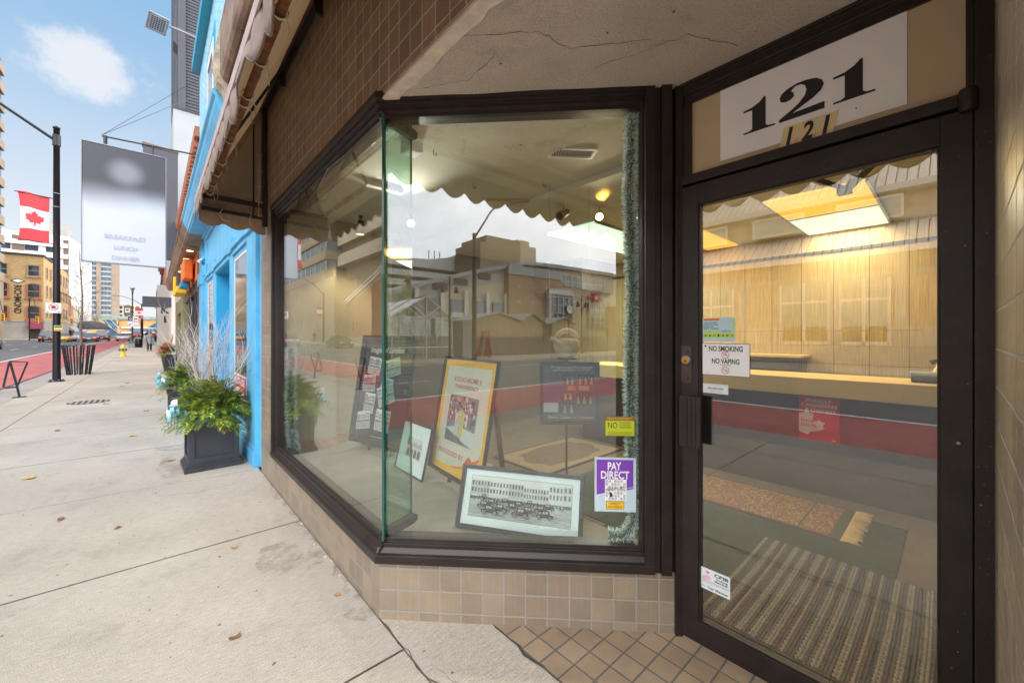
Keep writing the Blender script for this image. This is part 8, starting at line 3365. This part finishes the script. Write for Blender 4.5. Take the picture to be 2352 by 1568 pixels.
    for y in (-24, -28.6, -33.2, -37.8, -42):
        b.box(y - 2.1, y - 1.4, -.9, 0, 0, 9.2)
        b.box(y - 1.4, y + 1.0, -.62, -.5, 4.6, 5.4)
    b.build('white_trim', t)
    b = MB('frame_dark', T=T)
    for y in (-30, -34, -39):
        b.box(y - 1.6, y + 1.2, -.3, -.16, 9.0 + (-30 - y) * .28, 10.1 + (-30 - y) * .28)
    b.build('louvre', t)
    b = MB('redink', 'paper', T=T)
    b.box(-71.6, -69.4, -.7, -.4, 9.2, 11.2)
    b.box(-69.3, -67.6, -.6, -.4, 9.9, 10.5)
    b.use('paper').text('life', -70.5, 9.85, .75, -.72, w=1.5, bold=.02, shear=.2)
    b.text('centre', -73.4, 10.0, .6, -.62, w=2.8)
    b.build('logo_sign', t)
    # block behind
    t = empty('concrete_block', (-95, -80, 0), 'stepped tan rooftop block rising over the arena reflection', 'building')
    T = frame((-95, 0, 0), (0, 1))
    b = MB('stone_brown', T=T)
    b.box(-83, -67, 0, 14, 0, 30.0)
    b.box(-83, -69.3, 0, 14, 30.0, 32.2)
    b.build('wall', t)
    b = MB('render_cream', T=T)
    b.box(-91.4, -83, 1.5, 14, 0, 31.6)
    b.box(-88.3, -83, 1.5, 14, 31.6, 33.2)
    b.build('wing', t)
    t = empty('striped_offices', (-110, -60, 0), 'white office block with dark window stripes and roof antennas, reflected', 'building')
    T = frame((-110, 0, 0), (0, 1))
    b = MB('render_white', T=T)
    b.ext([(-20, 0, 0), (-95, 0, 0), (-95, 0, 30.3), (-86, 0, 30.6), (-73.4, 0, 30.3), (-66, 0, 27.2), (-58, 0, 25.6), (-20, 0, 23.6)], (0, 20, 0))
    b.build('wall', t)
    b = MB('frame_dark', T=T)
    for z in (15.6, 18.6, 21.6):
        b.box(-67.6, -20, -.1, 0, z, z + 1.1)
    b.build('window_stripe', t)
    b = MB('steel', T=T)
    for y in (-60, -62, -64, -74, -80):
        b.box(y - .12, y + .12, 4, 4.2, 24, 33.5 if y < -70 else 29.5)
    b.build('antenna', t)
    b = MB('blue_deep', T=T)
    b.box(-74.5, -72.5, -.2, 0, 26.2, 28.6)
    b.build('blue_panel', t)
    # gabled red brick building
    t = empty('gabled_brick_hall', (-22, 58, 0), 'red brick hall with a steep pale edged gable reflected in the street window', 'building')
    T = frame((-22, 0, 0), (0, 1))
    b = MB('brick_red', T=T)
    b.ext([(74, 0, 0), (74, 0, 4.4), (54.0, 0, 9.6), (36, 0, 16), (20, 0, 9), (20, 0, 0)][::-1], (0, 14, 0))
    b.build('wall', t)
    b = MB('frame_white', T=T)
    for (a, az, c, cz) in ((76, 4.1, 54, 9.9), (54, 9.9, 36, 16.4), (36, 16.4, 18, 8.4)):
        b.tube([(a, -.5, az), (c, -.5, cz)], .24, 4)
        b.tube([(a, -.7, az + .35), (c, -.7, cz + .35)], .16, 4)
    b.build('gable_trim', t)
    b = MB('stone_grey', T=T)
    b.box(20, 74, -.15, 0, 0, 1.3)
    b.build('plinth', t)
    cells(t, T, [50, 44, 38], [2.0], 4.0, 2.2, 'brick_tan', 'darkglass', .35, arch=True, pr=.2)
    cells(t, T, [64, 67, 70], [2.2], .9, 1.6, 'brick_tan', 'darkglass', .12, pr=.2)
    b = MB('paper', 'ink')
    b.box(-21.5, -21.3, 66.3, 67.6, 1.6, 3.6)
    b.use('ink')
    for k in range(6):
        b.box(-21.29, -21.28, 66.6, 67.3, 1.8 + k * .28, 1.95 + k * .28)
    tag(b.build('menu_board'), 'upright white notice board on the gabled brick hall, reflected', 'sign')
    # big brown banded mall
    t = empty('shopping_mall', (-22, 88, 0), 'large windowless brown mall with pale horizontal bands and a yellow mural, reflected', 'building')
    T = frame((-22, 0, 0), (0, 1))
    b = MB('stone_brown', T=T)
    b.box(75, 97, 0, 30, 0, 12.9)
    b.box(50, 97, 1.0, 30, 4.0, 24)
    b.build('wall', t)
    b = MB('render_cream', T=T)
    for z in (13.2, 16.6, 20.0, 23.2):
        b.box(48, 97.3, -.5, 1.0, z, z + 1.9)
    b.build('pale_band', t)
    b = MB('stone_dark', T=T)
    for z in (15.1, 18.5, 21.9):
        b.box(50, 97.2, .3, 1.0, z, z + 1.5)
    b.build('dark_band', t)  # dark stone bands set back between the pale ones
    b = MB('stone_grey', T=T)
    for y in (76, 83, 90, 96.5):
        b.box(y - .5, y + .5, -.4, 0, 0, 12.5)
    b.build('pier', t)
    b = MB('yellow', 'orange', 'blue', 'paper', T=T)
    b.box(76.5, 82.4, -.1, 0, 1.1, 3.6)
    b.use('paper').box(76.5, 82.4, -.15, 0, 3.6, 4.3)
    b.use('orange').poly([(77, 1.2), (79, 1.2), (78.5, 3.2), (77.3, 3.4)], -.12)
    b.poly([(80.5, 1.2), (82, 1.2), (82, 2.6), (81, 3.3)], -.12)
    b.use('blue').box(83.8, 89.2, -.1, 0, 1.1, 3.6)
    b.build('mural', t)
    b = MB('darkglass', T=T)
    b.box(76.5, 82.4, -.08, 0, 4.3, 6.2)
    b.box(83.8, 89.2, -.08, 0, 3.6, 6.0)
    b.build('window', t)
    # evergreen and bushes
    random.seed(91)
    t = empty('evergreen_tree', (-27, -13.4, 0), 'dark conical evergreen behind the glass pavilion, reflected', 'tree')
    b = MB('bark')
    b.tube([(-27.5, -11.5, 0), (-27.5, -11.5, 6.4)], [.15, .03], 8)
    b.build('trunk', t)
    b = MB('leafdark', 'leafblue')
    for i in range(1500):
        z = random.uniform(.8, 6.4)
        rr = (6.6 - z) * .26 * random.uniform(.5, 1.1)
        a = random.uniform(0, 6.28)
        c = Vector((-27.5 + rr * math.cos(a), -11.5 + rr * math.sin(a), z))
        d = Vector((math.cos(a), math.sin(a), random.uniform(-.5, .3))) * .22
        s = Vector((-d.y, d.x, .05)) * .35
        b.use(random.choice(['leafdark', 'leafblue'])).quad(c - s, c + s, c + d)
    b.build('crown', t)
    bare_tree('street_tree', 'bare round headed tree in front of the arena glazing, reflected', (-20.8, -20.6, .6), 4.6, .07, 15, 1.2)
    # yellow lamp far right: distant houses behind camera to close the view
    t = empty('row_building', (-30, -70, 0), 'long low brick building behind the stalls at the far right of the reflection', 'building')
    T = frame((-34, 0, 0), (0, 1))
    wall(t, T, -120, -60, 0, 7.0, 'brick_red', 10)
    cells(t, T, [-64 - 4 * i for i in range(10)], [2.0], 2.0, 2.4, 'frame_white', 'darkglass', .15, pr=.1)


opposite()
